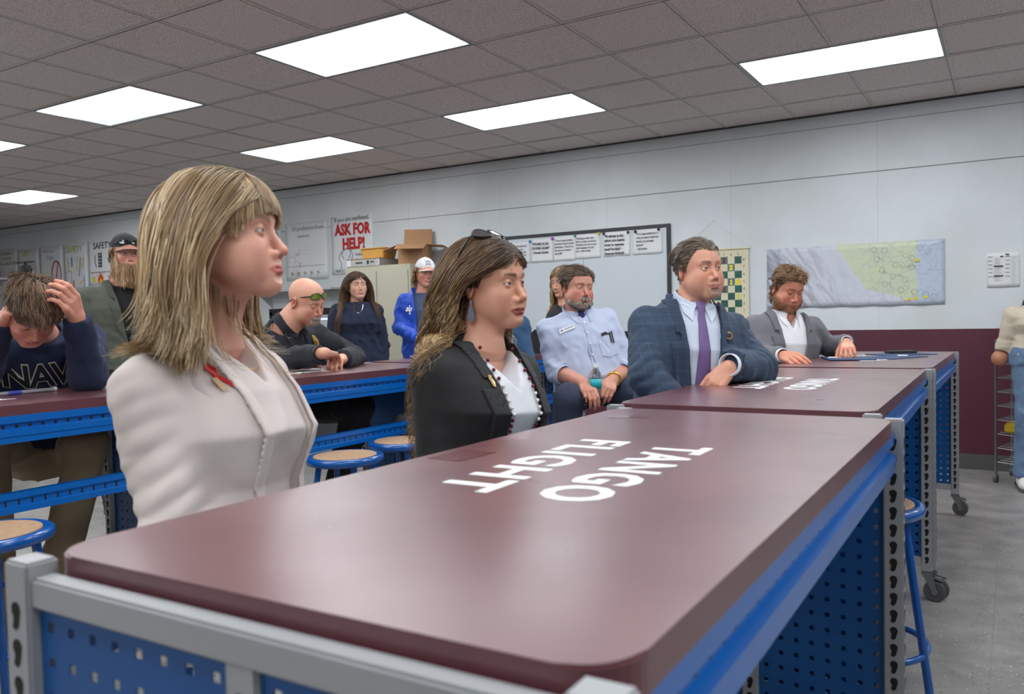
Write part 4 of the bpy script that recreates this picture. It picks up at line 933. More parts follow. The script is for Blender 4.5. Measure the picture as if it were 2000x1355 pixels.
def scalp_roots(head,n,hl,seed=1,maskfn=None,zmin=-.09):
    g=np.random.default_rng(seed); out=[]; tot=0
    for _it in range(60):
        if tot>=n: break
        d=g.normal(size=(n*2,3)); d/=np.linalg.norm(d,axis=1,keepdims=True); q=(np.array([-.012,0,.03])+d*.13).astype(f32)
        for _ in range(6):
            dd,gr=grad(head.face,q); q=q-gr*dd[:,None]
        a=np.degrees(np.arctan2(np.abs(q[:,1]),q[:,0])); ok=(q[:,2]>np.interp(a,*hl)+g.uniform(-.003,.003,len(q)))&(q[:,2]>zmin)&(np.abs(q[:,1])<.079)&((q[:,0]<-.02)|(q[:,2]>-.018)|(hl[1][0]<-.1))
        if maskfn is not None: ok&=maskfn(q)
        out.append(q[ok]); tot+=ok.sum()
    r=np.concatenate(out)[:n]
    if len(r)<n: r=np.concatenate([r]*(n//max(len(r),1)+1))[:n]
    return r
def mir(q): return np.stack([q[:,0],np.abs(q[:,1]),q[:,2]],1)
def grow(head,q0,flow,length,steps,off,body=None,guard=None,grav=.25,inert=.6,clump=0,clw=.7,wave=0,wfreq=3,hug=.5,seed=3,spread=.25,boff=.008,wstart=.2,rand=.05):
    """grow strands in world space. flow(q,t)-> head-space direction. length (N,), off (N,)"""
    g=np.random.default_rng(seed); N=len(q0); P=[head.W(q0)]; _,n0=grad(head.face,q0); dirw=n0@head.R.T*.6
    p=P[0].astype(f32); st=(length/steps)[:,None].astype(f32); down=V3((0,0,-1)); rnd=g.normal(size=(N,3)).astype(f32)*rand
    f=lambda X: head.sdf(X)
    for i in range(steps):
        t=(i+1)/steps; q=head.L(p); fl=flow(q,t)@head.R.T
        on=np.clip(1.0-np.maximum(0,-(q[:,2]+.02))/.05,0,1)[:,None]      # only steer while beside the head
        dirw=inert*dirw+(1-inert)*(fl*on*1.0+down*(grav+(1-on)*1.2)+rnd)
        d,gr=grad(f,p)
        tang=dirw-gr*(np.sum(dirw*gr,-1,keepdims=True))*hug*on*(d[:,None]>off[:,None]*.6)
        dirw=tang/(np.linalg.norm(tang,axis=-1,keepdims=True)+1e-6)
        p=p+dirw*st
        d,gr=grad(f,p); o=off*min(1,.25+2.5*t); pen=np.maximum(0,o-d); p=p+gr*pen[:,None]
        if guard is not None:
            q=head.L(p); ex=np.maximum(0,q[:,0]-(guard(q) if callable(guard) else np.interp(q[:,2],*guard))); p=p-(ex*head.size*.7)[:,None]*head.R[:,0][None]
        if body is not None:
            d,gr=grad(body,p); o2=boff+off*.25; pen=np.clip(o2-d,0,.03); p=p+gr*pen[:,None]
        P.append(p)
    P=np.stack(P,1)
    if wave:
        tt=np.linspace(0,1,steps+1)
    if clump:
        li=g.choice(N,clump,replace=False); own=np.empty(N,int)
        for s in range(0,N,1000): own[s:s+1000]=np.argmin(((q0[s:s+1000,None]-q0[li][None])**2).sum(-1),1)
        lead=P[li][own]; tt=np.linspace(0,1,steps+1)[None,:,None]; w=clw*np.clip(tt*1.6,0,1)
        P=P*(1-w)+lead*w+ (P[:,:1]-lead[:,:1])*w*spread
    else: own=np.arange(N)
    if wave:
        nC=int(own.max())+1; ph=(g.uniform(0,6.28,nC)*.35)[own][:,None]+2.5*np.arctan2(q0[:,1],q0[:,0]+.02)[:,None]; fr=(wfreq*g.uniform(.9,1.12,nC))[own][:,None]; am=(wave*g.uniform(.6,1.3,nC))[own][:,None]
        tt=np.linspace(0,1,steps+1)[None]; L_=length[:,None]
        T_=np.gradient(P,axis=1); T_/=np.linalg.norm(T_,axis=-1,keepdims=True)+1e-9
        out=P-head.c; out[...,2]*=.2; out/=np.linalg.norm(out,axis=-1,keepdims=True)+1e-6; sd=np.cross(T_,out)
        a=am*np.clip((tt-wstart)/.4,0,1)
        P=P+(a*np.sin(6.28*fr*tt*L_/.3+ph))[...,None]*sd+(a*.7*np.cos(6.28*fr*tt*L_/.3+ph))[...,None]*out*1.0
    sh=P.shape; X=P.reshape(-1,3).astype(f32); keep=(np.arange(len(X))%sh[1])>1
    for fn,lim in ((f,.0025),(body,.003)):
        if fn is None: continue
        for s in range(0,len(X),60000):
            q=X[s:s+60000]; d,gr=grad(fn,q); X[s:s+60000]=q+gr*(np.clip(lim-d,0,.04)*keep[s:s+60000])[:,None]
    return X.reshape(sh),own
def hair_cols(N,S,own,cols,seed=1,root=None,cj=.5,fade=None):
    g=np.random.default_rng(seed); C_=np.array([s2l(c) for c in cols]); nc=int(own.max())+1
    a=g.integers(0,len(cols),nc)[own]; b=g.integers(0,len(cols),N); m=(g.random(N)<cj)[:,None]
    base=np.where(m,C_[a],C_[b])*g.uniform(.74,1.2,(N,1))*g.uniform(.85,1.15,nc)[own][:,None]; out=np.repeat(base[:,None],S,1)
    if root is not None:
        t=np.linspace(0,1,S)[None,:,None]; w=np.clip(1-t/(fade or .35),0,1); out=out*(1-w)+np.array(s2l(root))*w
    return out
# ---------------------------------------------------------------- hands
def hand_pts(wrist,R,side,curl,size=1.,thumb=.3,spread=0.):
    """R columns: fingers direction, thumb direction (for side=+1), back of hand"""
    w=V3(wrist); S=size
    def W(p): return w+(V3((p[0],p[1]*side,p[2]))*S)@R.T
    segs=[]
    lens=((.043,.026,.022),(.047,.029,.023),(.044,.027,.022),(.034,.021,.019)); ys=(.030,.0105,-.010,-.029); xs=(.091,.094,.090,.083)
    for i in range(4):
        c=curl[i] if isinstance(curl[i],(tuple,list)) else (curl[i],curl[i]*1.1,curl[i]*.7)
        p=np.array([xs[i],ys[i],.002]); a=0; yaw=spread*(1.5-i)*.12; pts=[(.045,ys[i]*.75,0),tuple(p)]
        for k in range(3):
            a+=c[k]; p=p+lens[i][k]*np.array([math.cos(a)*math.cos(yaw),math.sin(yaw),-math.sin(a)]); pts.append(tuple(p))
        segs.append(([W(x) for x in pts],[r*S*(.92 if i==3 else 1) for r in(.0135,.0105,.0092,.0084,.0072)]))
    t=thumb; p=np.array([.022,.026,-.008]); d=nrm((.72-.25*t,.62-.35*t,-.15-.55*t)); pts=[tuple(p)]; p=p+d*.042; pts.append(tuple(p)); d=nrm(d+np.array([.35,-.25*t-.1,-.1*t])); p=p+d*.031; pts.append(tuple(p)); d=nrm(d+np.array([.2,-.25*t,-.1*t])); p=p+d*.025; pts.append(tuple(p))
    segs.append(([W(x) for x in pts],[.0155*S,.0125*S,.0105*S,.0085*S]))
    palm=[(W((.012,.012,0)),W((.085,.026,0)),.017*S,.0135*S),(W((.012,-.012,0)),W((.080,-.028,0)),.017*S,.0125*S),(W((.01,0,0)),W((.088,0,.001)),.018*S,.0135*S)]
    return segs,palm
def hand_sdf(P,segs,palm,elbow,wr=.026,er=.042,size=1.):
    w=(palm[0][0]+palm[1][0])/2
    d=cone(P,w,elbow,wr*size,er*size)
    for a,b,ra,rb in palm: d=smin(d,cone(P,a,b,ra,rb),.012)
    fs=[chain(P,p,r,.003) for p,r in segs]
    out=None
    for i,x in enumerate(fs): out=x if out is None else np.minimum(out,x)
    return smin(d,out,.006)
# ---------------------------------------------------------------- torso and clothes
class Torso:
    """spine from pelvis to neck base, elliptical sections (t, half width, half depth, forward offset)"""
    def __init__(s,pel,neck,yaw,prof,mid=None,chest_yaw=None):
        s.a=V3(pel); s.b=V3(neck); s.mid=V3(mid) if mid is not None else (s.a+s.b)/2
        up=nrm(s.b-s.a); y=math.radians(yaw); f=np.array([math.cos(y),math.sin(y),0]); f=nrm(f-up*np.dot(f,up)); l=np.cross(up,f)
        s.f,s.l,s.u=V3(f),V3(l),V3(up); s.len=float(np.linalg.norm(s.b-s.a)); s.prof=np.array(prof,float)
        s.bow=float((s.mid-(s.a+s.b)/2)@s.f)
    def loc(s,P):
        q=P-s.a; t=(q@s.u)/s.len; bend=4*s.bow*np.clip(t,0,1)*(1-np.clip(t,0,1))
        return t,q@s.l,q@s.f-bend
    def P(s,t,l,f): return s.a+s.u*(t*s.len)+s.l*l+s.f*(f+4*s.bow*min(max(t,0),1)*(1-min(max(t,0),1)))
    def sdf(s,P,off=0.):
        t,l,f=s.loc(P); T_=s.prof[:,0]; tc=np.clip(t,T_[0],T_[-1])
        w=(np.interp(tc,T_,s.prof[:,1])+off).astype(f32); d=(np.interp(tc,T_,s.prof[:,2])+off).astype(f32); o=np.interp(tc,T_,s.prof[:,3]).astype(f32)
        x,y=l,f-o; k0=np.sqrt((x/w)**2+(y/d)**2); k1=np.sqrt((x/w**2)**2+(y/d**2)**2)+1e-6
        e=k0*(k0-1)/k1; v=(np.abs(t-tc)*s.len)-off
        return np.where(v>0,np.sqrt(np.maximum(e,0)**2+np.maximum(v,0)**2)+np.minimum(np.maximum(e,v),0),np.maximum(e,v)).astype(f32)*.9
PROF_M=[(-.14,.165,.115,0),(0,.17,.12,0),(.2,.16,.115,.005),(.45,.165,.115,.005),(.7,.185,.120,.005),(.85,.165,.100,-.005),(.95,.105,.075,-.01),(1.02,.062,.062,-.008)]
PROF_F=[(-.14,.175,.12,0),(0,.175,.12,0),(.2,.150,.105,.005),(.42,.135,.095,.01),(.62,.155,.118,.03),(.78,.150,.100,.012),(.88,.135,.082,-.005),(.95,.085,.065,-.01),(1.02,.055,.055,-.008)]
def pulled(*a): return [V3(x) for x in a]
class Cloth:
    """sleeved top as one signed distance function"""
    def __init__(s,T_,arms,off=.012,rs=(.062,.052,.040),wr=.004,seed=1,shr=.055,cuff=True,noise=26,elbowfold=.006,shk=.05,fr=.095,lo=None,top=None):
        s.lo=lo; s.top=top; s.big=0.; s.n3=Noise(seed+31,9,4,(1.2,1.2,.55))
        s.T=T_; s.arms=arms; s.off=off; s.rs=rs; s.wr=wr; s.n=Noise(seed,noise,6); s.n2=Noise(seed+9,noise*2.3,5); s.shr=shr; s.ef=elbowfold; s.fr=fr; s.shk=shk
    def base(s,P):
        d=s.T.sdf(P,s.off)
        if s.lo is not None or s.top is not None:
            t=((P-s.T.a)@s.T.u)/s.T.len
            if s.lo is not None: d=np.maximum(d,(s.lo-t)*s.T.len)
            if s.top is not None: d=np.maximum(d,(t-s.top)*s.T.len)
        for A in s.arms:
            sh,el,wr=A[:3]; r=A[3] if len(A)>3 else s.rs
            d=smin(d,cone(P,s.T.P(.90,0,0),sh,s.shr*.9,s.shr),s.shk)
            a=cone(P,sh,el,r[0],r[1]); a=smin(a,cone(P,el,wr,r[1],r[2]),.02)
            # cut the sleeve clean at the cuff
            ax=nrm(V3(wr)-V3(el)); a=np.maximum(a,((P-V3(wr))@V3(ax)))
            if s.ef:
                for j,c in((0,el),(1,sh)):
                    e=V3(c); rr=np.sqrt(((P-e)**2).sum(-1)); dr=V3(nrm(V3(wr if j==0 else el)-V3(sh)))
                    ph=((P-e)@dr)*165+4*s.n(P*.8); a=a-s.ef*np.exp(-(rr/s.fr)**2)*(np.abs(np.sin(ph*.5))-.45)*(1 if j==0 else .55)
            d=smin(d,a,.028)
        return d
    def __call__(s,P):
        n=s.n(P); b=(s.big*(1-2.4*np.abs(s.n3(P))) if s.big else 0); return s.base(P)-b-s.wr*(1-2.2*np.abs(n))*.6-s.wr*.25*s.n2(P)
def bounds(*pts,pad=.2):
    a=np.array([np.asarray(p,float) for p in pts]); return a.min(0)-pad,a.max(0)+pad
def sd_mesh(name,f,lo,hi,h,m,parent,it=1,col=None,colfn=None):
    V,F=snets(f,lo,hi,h); V=smooth_mesh(V,F,it) if it else V
    c=colfn(V) if colfn else None
    return np_mesh(name,V,F,m,parent,col=c)
def vee(T_,t0,t1,w1,w0=.0,p=1.0,side=0.):
    """front opening: returns g(P) <0 inside the V between t0 (button) and t1 (neck)"""
    def g(P):
        t,l,f=T_.loc(P); k=np.clip((t-t0)/(t1-t0),0,1.25)**p; hw=w0+(w1-w0)*k
        d=np.abs(l-side)-hw; d=np.maximum(d,-(f+.0)); return np.maximum(d,(t0-t)*T_.len)
    return g
# ---------------------------------------------------------------- person assembly
def toward(p,phi):
    """yaw that faces the camera side turned by phi degrees to the right of the view"""
    return math.degrees(math.atan2(CAM.y-p[1],CAM.x-p[0]))+phi
M_trim=flat((230,230,232),.5)
class Person:
    def __init__(s,label,base):
        s.root=thing('person',label,'person'); s.base=Vector((base[0],base[1],0)); s.skip=set()
    def done(s):
        for o in [x for x in C.objects if x.parent==s.root]: o.location=Vector(o.location)-s.base
        s.root.location=s.base
        return s.root
    def body(s,H_,T_,arms,hands,legs,hres=.003,ck={},skinoff=-.012,handres=.0035,armskin=None):
        Vs=[];Fs=[];Cs=[];n=0
        def add(V,F,c):
            nonlocal n
            Vs.append(V);Fs.append(F+n);Cs.append(c);n+=len(V)
        hc=np.asarray(H_.c,float); nb=np.asarray(H_.neck,float)
        f=lambda P: smin(H_.sdf(P),T_.sdf(P,skinoff),.03)
        lo=np.minimum(hc-.135,nb-np.array([.13,.13,.13])); hi=np.maximum(hc+.14,nb+np.array([.13,.13,.02]))
        V,F=snets(f,lo,hi,hres); V=smooth_mesh(V,F,1); add(V,F,H_.colour(V,**ck))
        sk=s2la(ck['skin'])
        for h in hands:
            segs,palm=hand_pts(*h['a'],**h.get('k',{})); el=V3(h['elbow']); wr=(palm[0][0]+palm[1][0])/2
            st=V3(wr+(el-wr)*h.get('reach',.45)); fh=lambda P: hand_sdf(P,segs,palm,st,wr=.025*h.get('w',1),er=.025*h.get('w',1)+(.018*h.get('reach',.45)))
            pts=[p for q,_ in segs for p in q]+[st]; lo,hi=bounds(*pts,pad=.05)
            V,F=snets(fh,lo,hi,handres); V=smooth_mesh(V,F,1)
            nn=Noise(3,90)(V)[:,None]; c=np.repeat(sk[None],len(V),0)*(1+.05*nn); kn=np.zeros(len(V))
            for q,_ in segs:
                for p in q[1:]: kn+=np.exp(-((V-p)**2).sum(-1)/.00012)
            c=c*(1-.18*np.clip(kn,0,1)[:,None]*np.array([0,.7,.7])); add(V,F,c)
        # torso, arm and leg core under the clothes
        segs_=[]
        for A in arms: segs_+= [(A[0],A[1],.036,.032),(A[1],A[2],.032,.022),(T_.P(.86,0,0),A[0],.05,.04)]
        for L_ in legs: segs_+=[(L_[0],L_[1],.065,.045),(L_[1],L_[2],.045,.03)]
        def core(P):
            d=T_.sdf(P,-.03)
            for a,b,ra,rb in segs_: d=smin(d,cone(P,a,b,ra,rb),.02)
            return d
        pts=[T_.a,T_.b]+[x for A in arms for x in A[:3]]+[x for L_ in legs for x in L_[:3]]; lo,hi=bounds(*pts,pad=.2)
        V,F=snets(core,lo,hi,.014); add(V,F,np.repeat(sk[None],len(V),0))
        o=np_mesh('body',np.concatenate(Vs),np.concatenate(Fs),M_skin,s.root,col=np.concatenate(Cs)); H_.add_eyes(s.root); return o
    def trousers(s,legs,m,T_=None,h=.008,r=(.088,.066,.052),flare=0,seat=None,seed=4,name='trousers'):
        nz=Noise(seed,24,6)
        def f(P):
            d=T_.sdf(P,.012) if T_ is not None else None
            if d is not None: t,_,_=T_.loc(P); d=np.maximum(d,(t-.14)*T_.len)
            for L_ in legs:
                a=cone(P,L_[0],L_[1],r[0],r[1]); b=cone(P,L_[1],L_[2],r[1],r[2]); b=np.maximum(b,-(P[:,2]-(L_[2][2]-.02)))
                kf=np.exp(-(((P-V3(L_[1]))**2).sum(-1))/.012); e=smin(a,b,.02)-.005*kf*(np.abs(np.sin((P@V3((40,35,90)))+3*nz(P)))-.4)
                d=e if d is None else smin(d,e,.03)
            return d-.004*(1-2*np.abs(nz(P)))
        pts=[x for L_ in legs for x in L_[:3]]+([T_.a] if T_ is not None else []); lo,hi=bounds(*pts,pad=.2)
        return sd_mesh(name,f,lo,hi,h,m,s.root)
    def shoes(s,legs,yaw,m,sole=None,size=1.,name='shoe'):
        for L_ in legs:
            yw=L_[3] if len(L_)>3 else yaw
            R_=axes(yw); c=V3(L_[2]); 
            def f(P):
                q=(P-V3((c[0],c[1],c[2]-.06)))@R_; q=q/size
                d=ell(q,(.02,0,.012),(.085,.042,.045)); d=smin(d,ell(q,(.09,0,-.004),(.085,.046,.034)),.03); d=smin(d,cone(q,(-.01,0,.02),(-.015,0,.09),.043,.044),.03)
                return np.maximum(d,-(q[:,2]+.032))*size
            sd_mesh(name,f,c-.2,c+.2,.006,m,s.root)
            def g(P):
                q=(P-V3((c[0],c[1],c[2]-.06)))@R_; q=q/size
                d=np.minimum(ell(q,(.02,0,-.035),(.092,.046,.4)),ell(q,(.09,0,-.035),(.088,.049,.4))); return np.maximum(d,np.abs(q[:,2]+.038)-.012)*size
            sd_mesh('sole',g,c-.2,c+.2,.006,sole or M_rub,C.objects[-1] if False else s.root)
def drape(T_,f,pts2,t0,l0,off=.002,fstart=.3,sy=1.,mirror=1):
    """wrap flat (a,b) points onto a garment: a runs to the viewer's right on the chest, b up"""
    A=np.array(pts2,float); P=np.array([T_.P(t0+b/T_.len,l0+mirror*a,fstart) for a,b in A]).astype(f32)
    for _ in range(14): P=P-T_.f*(f(P)*.85)[:,None]
    bad=np.abs(f(P))>.012
    if bad.any():
        _,_,fl=T_.loc(P); P[bad]=P[bad]+T_.f*(.02-fl[bad])[:,None]
    return P+T_.f*off
def drape_bm(T_,f,bm,t0,l0,off=.002,mirror=1):
    bm.verts.ensure_lookup_table(); vs=list(bm.verts); pts=[(v.co.x,v.co.y) for v in vs]; z=[v.co.z for v in vs]
    P=drape(T_,f,pts,t0,l0,off,mirror=mirror)
    for v,p,zz in zip(vs,P,z): v.co=Vector((p+T_.f*zz).tolist())
    return bm
def patch(bm,poly,mi=0,th=.002,sub=0):
    prism(bm,poly,0,th,mi)
def applique(name,T_,f,polys,m,parent,t0=.6,l0=0,off=.001,th=.002,step=None):
    bm=bmesh.new()
    for p in polys: patch(bm,p,0,th)
    if step: 
        bmesh.ops.triangulate(bm,faces=bm.faces[:]); 
        for _ in range(step): bmesh.ops.subdivide_edges(bm,edges=bm.edges[:],cuts=1)
    drape_bm(T_,f,bm,t0,l0,off); return link(name,bm,m,parent)
def collar_leaves(name,T_,H_,Cf,m,parent,r,h1,w=.058,drop=.062,gap=.010,t0=.985,off=.004):
    g=lambda P: np.minimum(Cf(P),collar_sdf(P,H_,T_,r,-.03,h1))
    for s in(-1,1):
        pts=[(gap*s,.012),((gap+.012)*s,-.020),((w*.62)*s,-drop),((w+.006)*s,-.030),((w+.012)*s,.004),((w*.75)*s,.026)]
        if s<0: pts=pts[::-1]
        applique(name,T_,g,[pts],m,parent,t0=t0,off=off,th=.003,step=3)
def circ(cx,cy,rx,ry=None,n=20): return [(cx+rx*math.cos(2*PI*k/n),cy+(ry or rx)*math.sin(2*PI*k/n)) for k in range(n)]
def collar_sdf(P,H_,T_,r,h0,h1,th=.0022,gap=0.,flare=.3):
    """shirt collar: a band round the neck, open at the front"""
    nb=H_.neck; ax=V3(nrm(H_.W((-.015,0,-.06))-nb)); q=P-nb; z=q@ax; rad=q-z[:,None]*ax; rr=np.sqrt((rad**2).sum(-1)); R_=r+flare*np.maximum(0,(h1-z))*.35
    fr=(rad@T_.f)/(rr+1e-6); top=h1-.018*np.clip(fr,0,1); bot=h0-.030*np.clip(fr,0,1)**3
    d=np.maximum(np.abs(rr-R_)-th,np.maximum(z-top,bot-z))
    if gap: d=np.maximum(d,gap-np.abs(rad@T_.l)-np.where(rad@T_.f>0,0,1)-np.maximum(0,-z)*.2)
    return d
def glasses(parent,H_,pos,tilt,lens_rgb,frame_rgb,w=.140,wrap=.35,h=.019,temple=.13,name='sunglasses',tcol=None,tw=1.):
    """pos: head-space centre of the lenses; tilt degrees up"""
    bmf=bmesh.new(); bml=bmesh.new(); R_=Matrix.Rotation(math.radians(-tilt),3,'Y')
    def W(p): 
        v=R_@Vector(p); return Vector(H_.W((pos[0]+v.x,pos[1]+v.y,pos[2]+v.z)).tolist())
    for q in(-1,1):
        n=22; ring=[]
        for k in range(n):
            a=2*PI*k/n; y=.034+.030*math.cos(a)*abs(math.cos(a))**-.15; z=h*math.sin(a)*(1-.1*math.cos(a)); x=-wrap*max(0,y-.01)**2*8
            ring.append((x,q*y,z))
        vs=[bml.verts.new(W(p)) for p in ring]; c=bml.verts.new(W((-.002,q*.034,0)))
        for k in range(n): bml.faces.new((vs[k],vs[(k+1)%n],c))
        tube(bmf,[W(p) for p in ring],.0018,6,closed=True)
        x0=ring[0][0]; e=(x0-.002,q*.066,.004)
        tube(bmf,[W((x0,q*.064,.004)),W((x0-.01,q*.070*(1+(tw-1)*.3),.004)),W((x0-temple*.35,q*.074*tw,.003)),W((x0-temple*.7,q*.074*tw,.001)),W((x0-temple,q*.073*tw,-.018))],[.003,.0032,.003,.0026,.0022],8)
    tube(bmf,[W((0,-.006,.004)),W((.003,0,.006)),W((0,.006,.004))],.0022,6)
    o=link(name,bmf,flat(frame_rgb,.3),parent,smooth=True); link('lens',bml,mat('mirrored_lens',lens_rgb,.12,metal=.55,coat=.5),o,smooth=True); return o
def flowf(dx,dy,dz,part=0.):
    def f(q,t):
        s=np.tanh((q[:,1]-part)/.012); return np.stack([dx+0*s,dy*s,dz+0*s],1).astype(f32)
    return f
def short_hair(parent,H_,n,hl,cols,length=.03,off=(.002,.010),flow=(-.6,.5,-.5),clump=160,seed=3,r=.0011,grav=.1,rand=.25,part=0.,steps=7,topup=1.,mask=None,top=None):
    q=scalp_roots(H_,n,hl,seed,mask); g=np.random.default_rng(seed)
    topw=np.clip((q[:,2]-.03)/.06,0,1); L_=length*(.45+topup*topw)*g.uniform(.7,1.2,len(q)); o=g.uniform(off[0],off[1],len(q))*(.35+.65*topw)
    fl=flowf(*flow,part) if not callable(flow) else flow
    P_,own=grow(H_,q,fl,L_.astype(f32),steps,o.astype(f32),grav=grav,clump=clump,clw=.55,seed=seed,rand=rand,spread=.5)
    S=steps+1; rr=r*np.linspace(1,.35,S)[None]*np.ones((len(q),1))
    return strands_mesh('hair',P_,rr,hair_cols(len(q),S,own,cols,seed),parent)
def suitmat(name,c1,c2,yaw,scale=42):
    m=cloth(name,c1); nt=m.node_tree; b=nt.nodes['Principled BSDF']; N=nt.nodes.new; L=nt.links.new
    tc=N('ShaderNodeTexCoord'); mp=N('ShaderNodeMapping'); mp.inputs['Rotation'].default_value=(0,0,-math.radians(yaw)); L(tc.outputs['Object'],mp.inputs[0]); sp=N('ShaderNodeSeparateXYZ'); L(mp.outputs[0],sp.inputs[0])
    outs=[]
    for ax in(1,2):
        a=N('ShaderNodeMath'); a.operation='MULTIPLY'; a.inputs[1].default_value=scale; L(sp.outputs[ax],a.inputs[0])
        f=N('ShaderNodeMath'); f.operation='FRACT'; L(a.outputs[0],f.inputs[0])
        l=N('ShaderNodeMath'); l.operation='LESS_THAN'; l.inputs[1].default_value=.10; L(f.outputs[0],l.inputs[0]); outs.append(l)
    ad=N('ShaderNodeMath'); ad.operation='ADD'; L(outs[0].outputs[0],ad.inputs[0]); L(outs[1].outputs[0],ad.inputs[1]); h=N('ShaderNodeMath'); h.operation='MULTIPLY'; h.inputs[1].default_value=.22; L(ad.outputs[0],h.inputs[0])
    src=b.inputs['Base Color'].links[0].from_socket; mx=N('ShaderNodeMix'); mx.data_type='RGBA'; L(h.outputs[0],mx.inputs[0]); L(src,mx.inputs[6]); mx.inputs[7].default_value=s2l(c2)+(1,); L(mx.outputs[2],b.inputs['Base Color'])
    return m
def stripemat(name,c1,c2,yaw,scale=150):
    m=cloth(name,c1,bump=.15); nt=m.node_tree; b=nt.nodes['Principled BSDF']; N=nt.nodes.new; L=nt.links.new
    tc=N('ShaderNodeTexCoord'); mp=N('ShaderNodeMapping'); mp.inputs['Rotation'].default_value=(0,0,-math.radians(yaw)); L(tc.outputs['Object'],mp.inputs[0]); sp=N('ShaderNodeSeparateXYZ'); L(mp.outputs[0],sp.inputs[0])
    a=N('ShaderNodeMath'); a.operation='MULTIPLY'; a.inputs[1].default_value=scale; L(sp.outputs[1],a.inputs[0]); f=N('ShaderNodeMath'); f.operation='FRACT'; L(a.outputs[0],f.inputs[0]); l=N('ShaderNodeMath'); l.operation='LESS_THAN'; l.inputs[1].default_value=.35; L(f.outputs[0],l.inputs[0])
    src=b.inputs['Base Color'].links[0].from_socket; mx=N('ShaderNodeMix'); mx.data_type='RGBA'; L(l.outputs[0],mx.inputs[0]); L(src,mx.inputs[6]); mx.inputs[7].default_value=s2l(c2)+(1,); L(mx.outputs[2],b.inputs['Base Color'])
    return m
def jacket(P_,T_,arms,m,t0=.32,t1=1.0,w1=.075,off=.020,rs=(.070,.060,.046),h=.006,wr=.005,seed=1,lapel=True,lw=.05,side=0.,name='jacket',hem=-.1,lm=None,notch=.78,shr=.06,noise=20,lap0=.0,big=.003,w0=0.,ef=.006,fr=.095):
    Cf=Cloth(T_,arms,off,rs,wr,seed,shr=shr,noise=noise,elbowfold=ef,fr=fr,lo=hem); Cf.big=big; G=vee(T_,t0,t1,w1,w0=w0,side=side)
    def f(P):
        d=Cf(P); return np.maximum(d,-G(P))
    pts=[T_.a,T_.b]+[x for A in arms for x in A[:3]]; lo,hi=bounds(*pts,pad=.25)
    # hollow under the opening is filled by the shirt
    o=sd_mesh(name,f,lo,hi,h,m,P_.root)
    if lapel:
        for sgn in(-1,1):
            def lf(P,sgn=sgn):
                t,l,ff=T_.loc(P); k=np.clip((t-t0)/(t1-t0),0,1.2); hw=w0+(w1-w0)*k; x=(l-side)*sgn-hw
                wd=lw*np.clip(k*3,0.0,1)*np.where(k<notch,.55+.45*k/notch,.62); wd=np.where((k>=notch)&(k<notch+.05),wd-.018,wd)
                band=np.maximum(-x-.001,x-wd); d=np.abs(Cf.base(P)-.004-Cf.wr*.3)-.0032
                return np.maximum(np.maximum(d,band),np.maximum(-ff-.01,np.maximum((t0+.004-t)*T_.len,(t-1.02)*T_.len)))
            lo2,hi2=bounds(T_.P(t0,0,.1),T_.P(1.05,.0,.05),pad=.17); sd_mesh('lapel',lf,lo2,hi2,min(h,.004),lm or m,o)
    return o,Cf
def shirt(P_,T_,H_,m,off=.004,h=.005,arms=(),collar=True,cr=.064,gap=.012,wr=.0025,name='shirt',vneck=None,rs=(.055,.05,.04),hem=-.02,ch=(.0,.036),ctilt=0):
    Cf=Cloth(T_,arms,off,rs,wr,7,shr=.05,lo=hem,top=1.0)
    def f(P):
        d=Cf(P)
        if vneck: d=np.maximum(d,-vee(T_,*vneck)(P))
        return d
    pts=[T_.a,T_.b]+[x for A in arms for x in A[:3]]; lo,hi=bounds(*pts,pad=.25); o=sd_mesh(name,f,lo,hi,h,m,P_.root)
    if collar:
        fc=lambda P: collar_sdf(P,H_,T_,cr,ch[0],ch[1],gap=gap); nb=np.asarray(H_.neck,float); sd_mesh('collar',fc,nb-.11,nb+.11,.0032,m,o)
    return o,Cf
def cuff(parent,el,wr,r,m,l=.03,name='cuff',back=.0):
    el,wr=Vector([float(x) for x in el]),Vector([float(x) for x in wr]); d=(wr-el).normalized(); bm=bmesh.new(); a=wr-d*back
    n=20; up=d.orthogonal().normalized(); s_=d.cross(up); rings=[]
    for rr,k in((r,-.02),(r,l),(r-.004,l),(r-.004,-.02)): rings.append([bm.verts.new(a+d*k+rr*(math.cos(2*PI*i/n)*up+math.sin(2*PI*i/n)*s_)) for i in range(n)])
    for p,q in zip(rings,rings[1:]):
        for i in range(n): bm.faces.new((p[i],p[(i+1)%n],q[(i+1)%n],q[i]))
    return link(name,bm,m,parent,smooth=True)
def beads(parent,name,pts,r,m,cols=None,seg=8):
    bm=bmesh.new()
    for p in pts: bmesh.ops.create_uvsphere(bm,u_segments=seg,v_segments=seg//2+1,radius=r,matrix=Matrix.Translation(Vector([float(x) for x in p])))
    return link(name,bm,m,parent,smooth=True)
def shoulders(T_,w=.16,drop=.045,t=.93): return T_.P(t,-w,-.01)-V3((0,0,drop)),T_.P(t,w,-.01)-V3((0,0,drop))
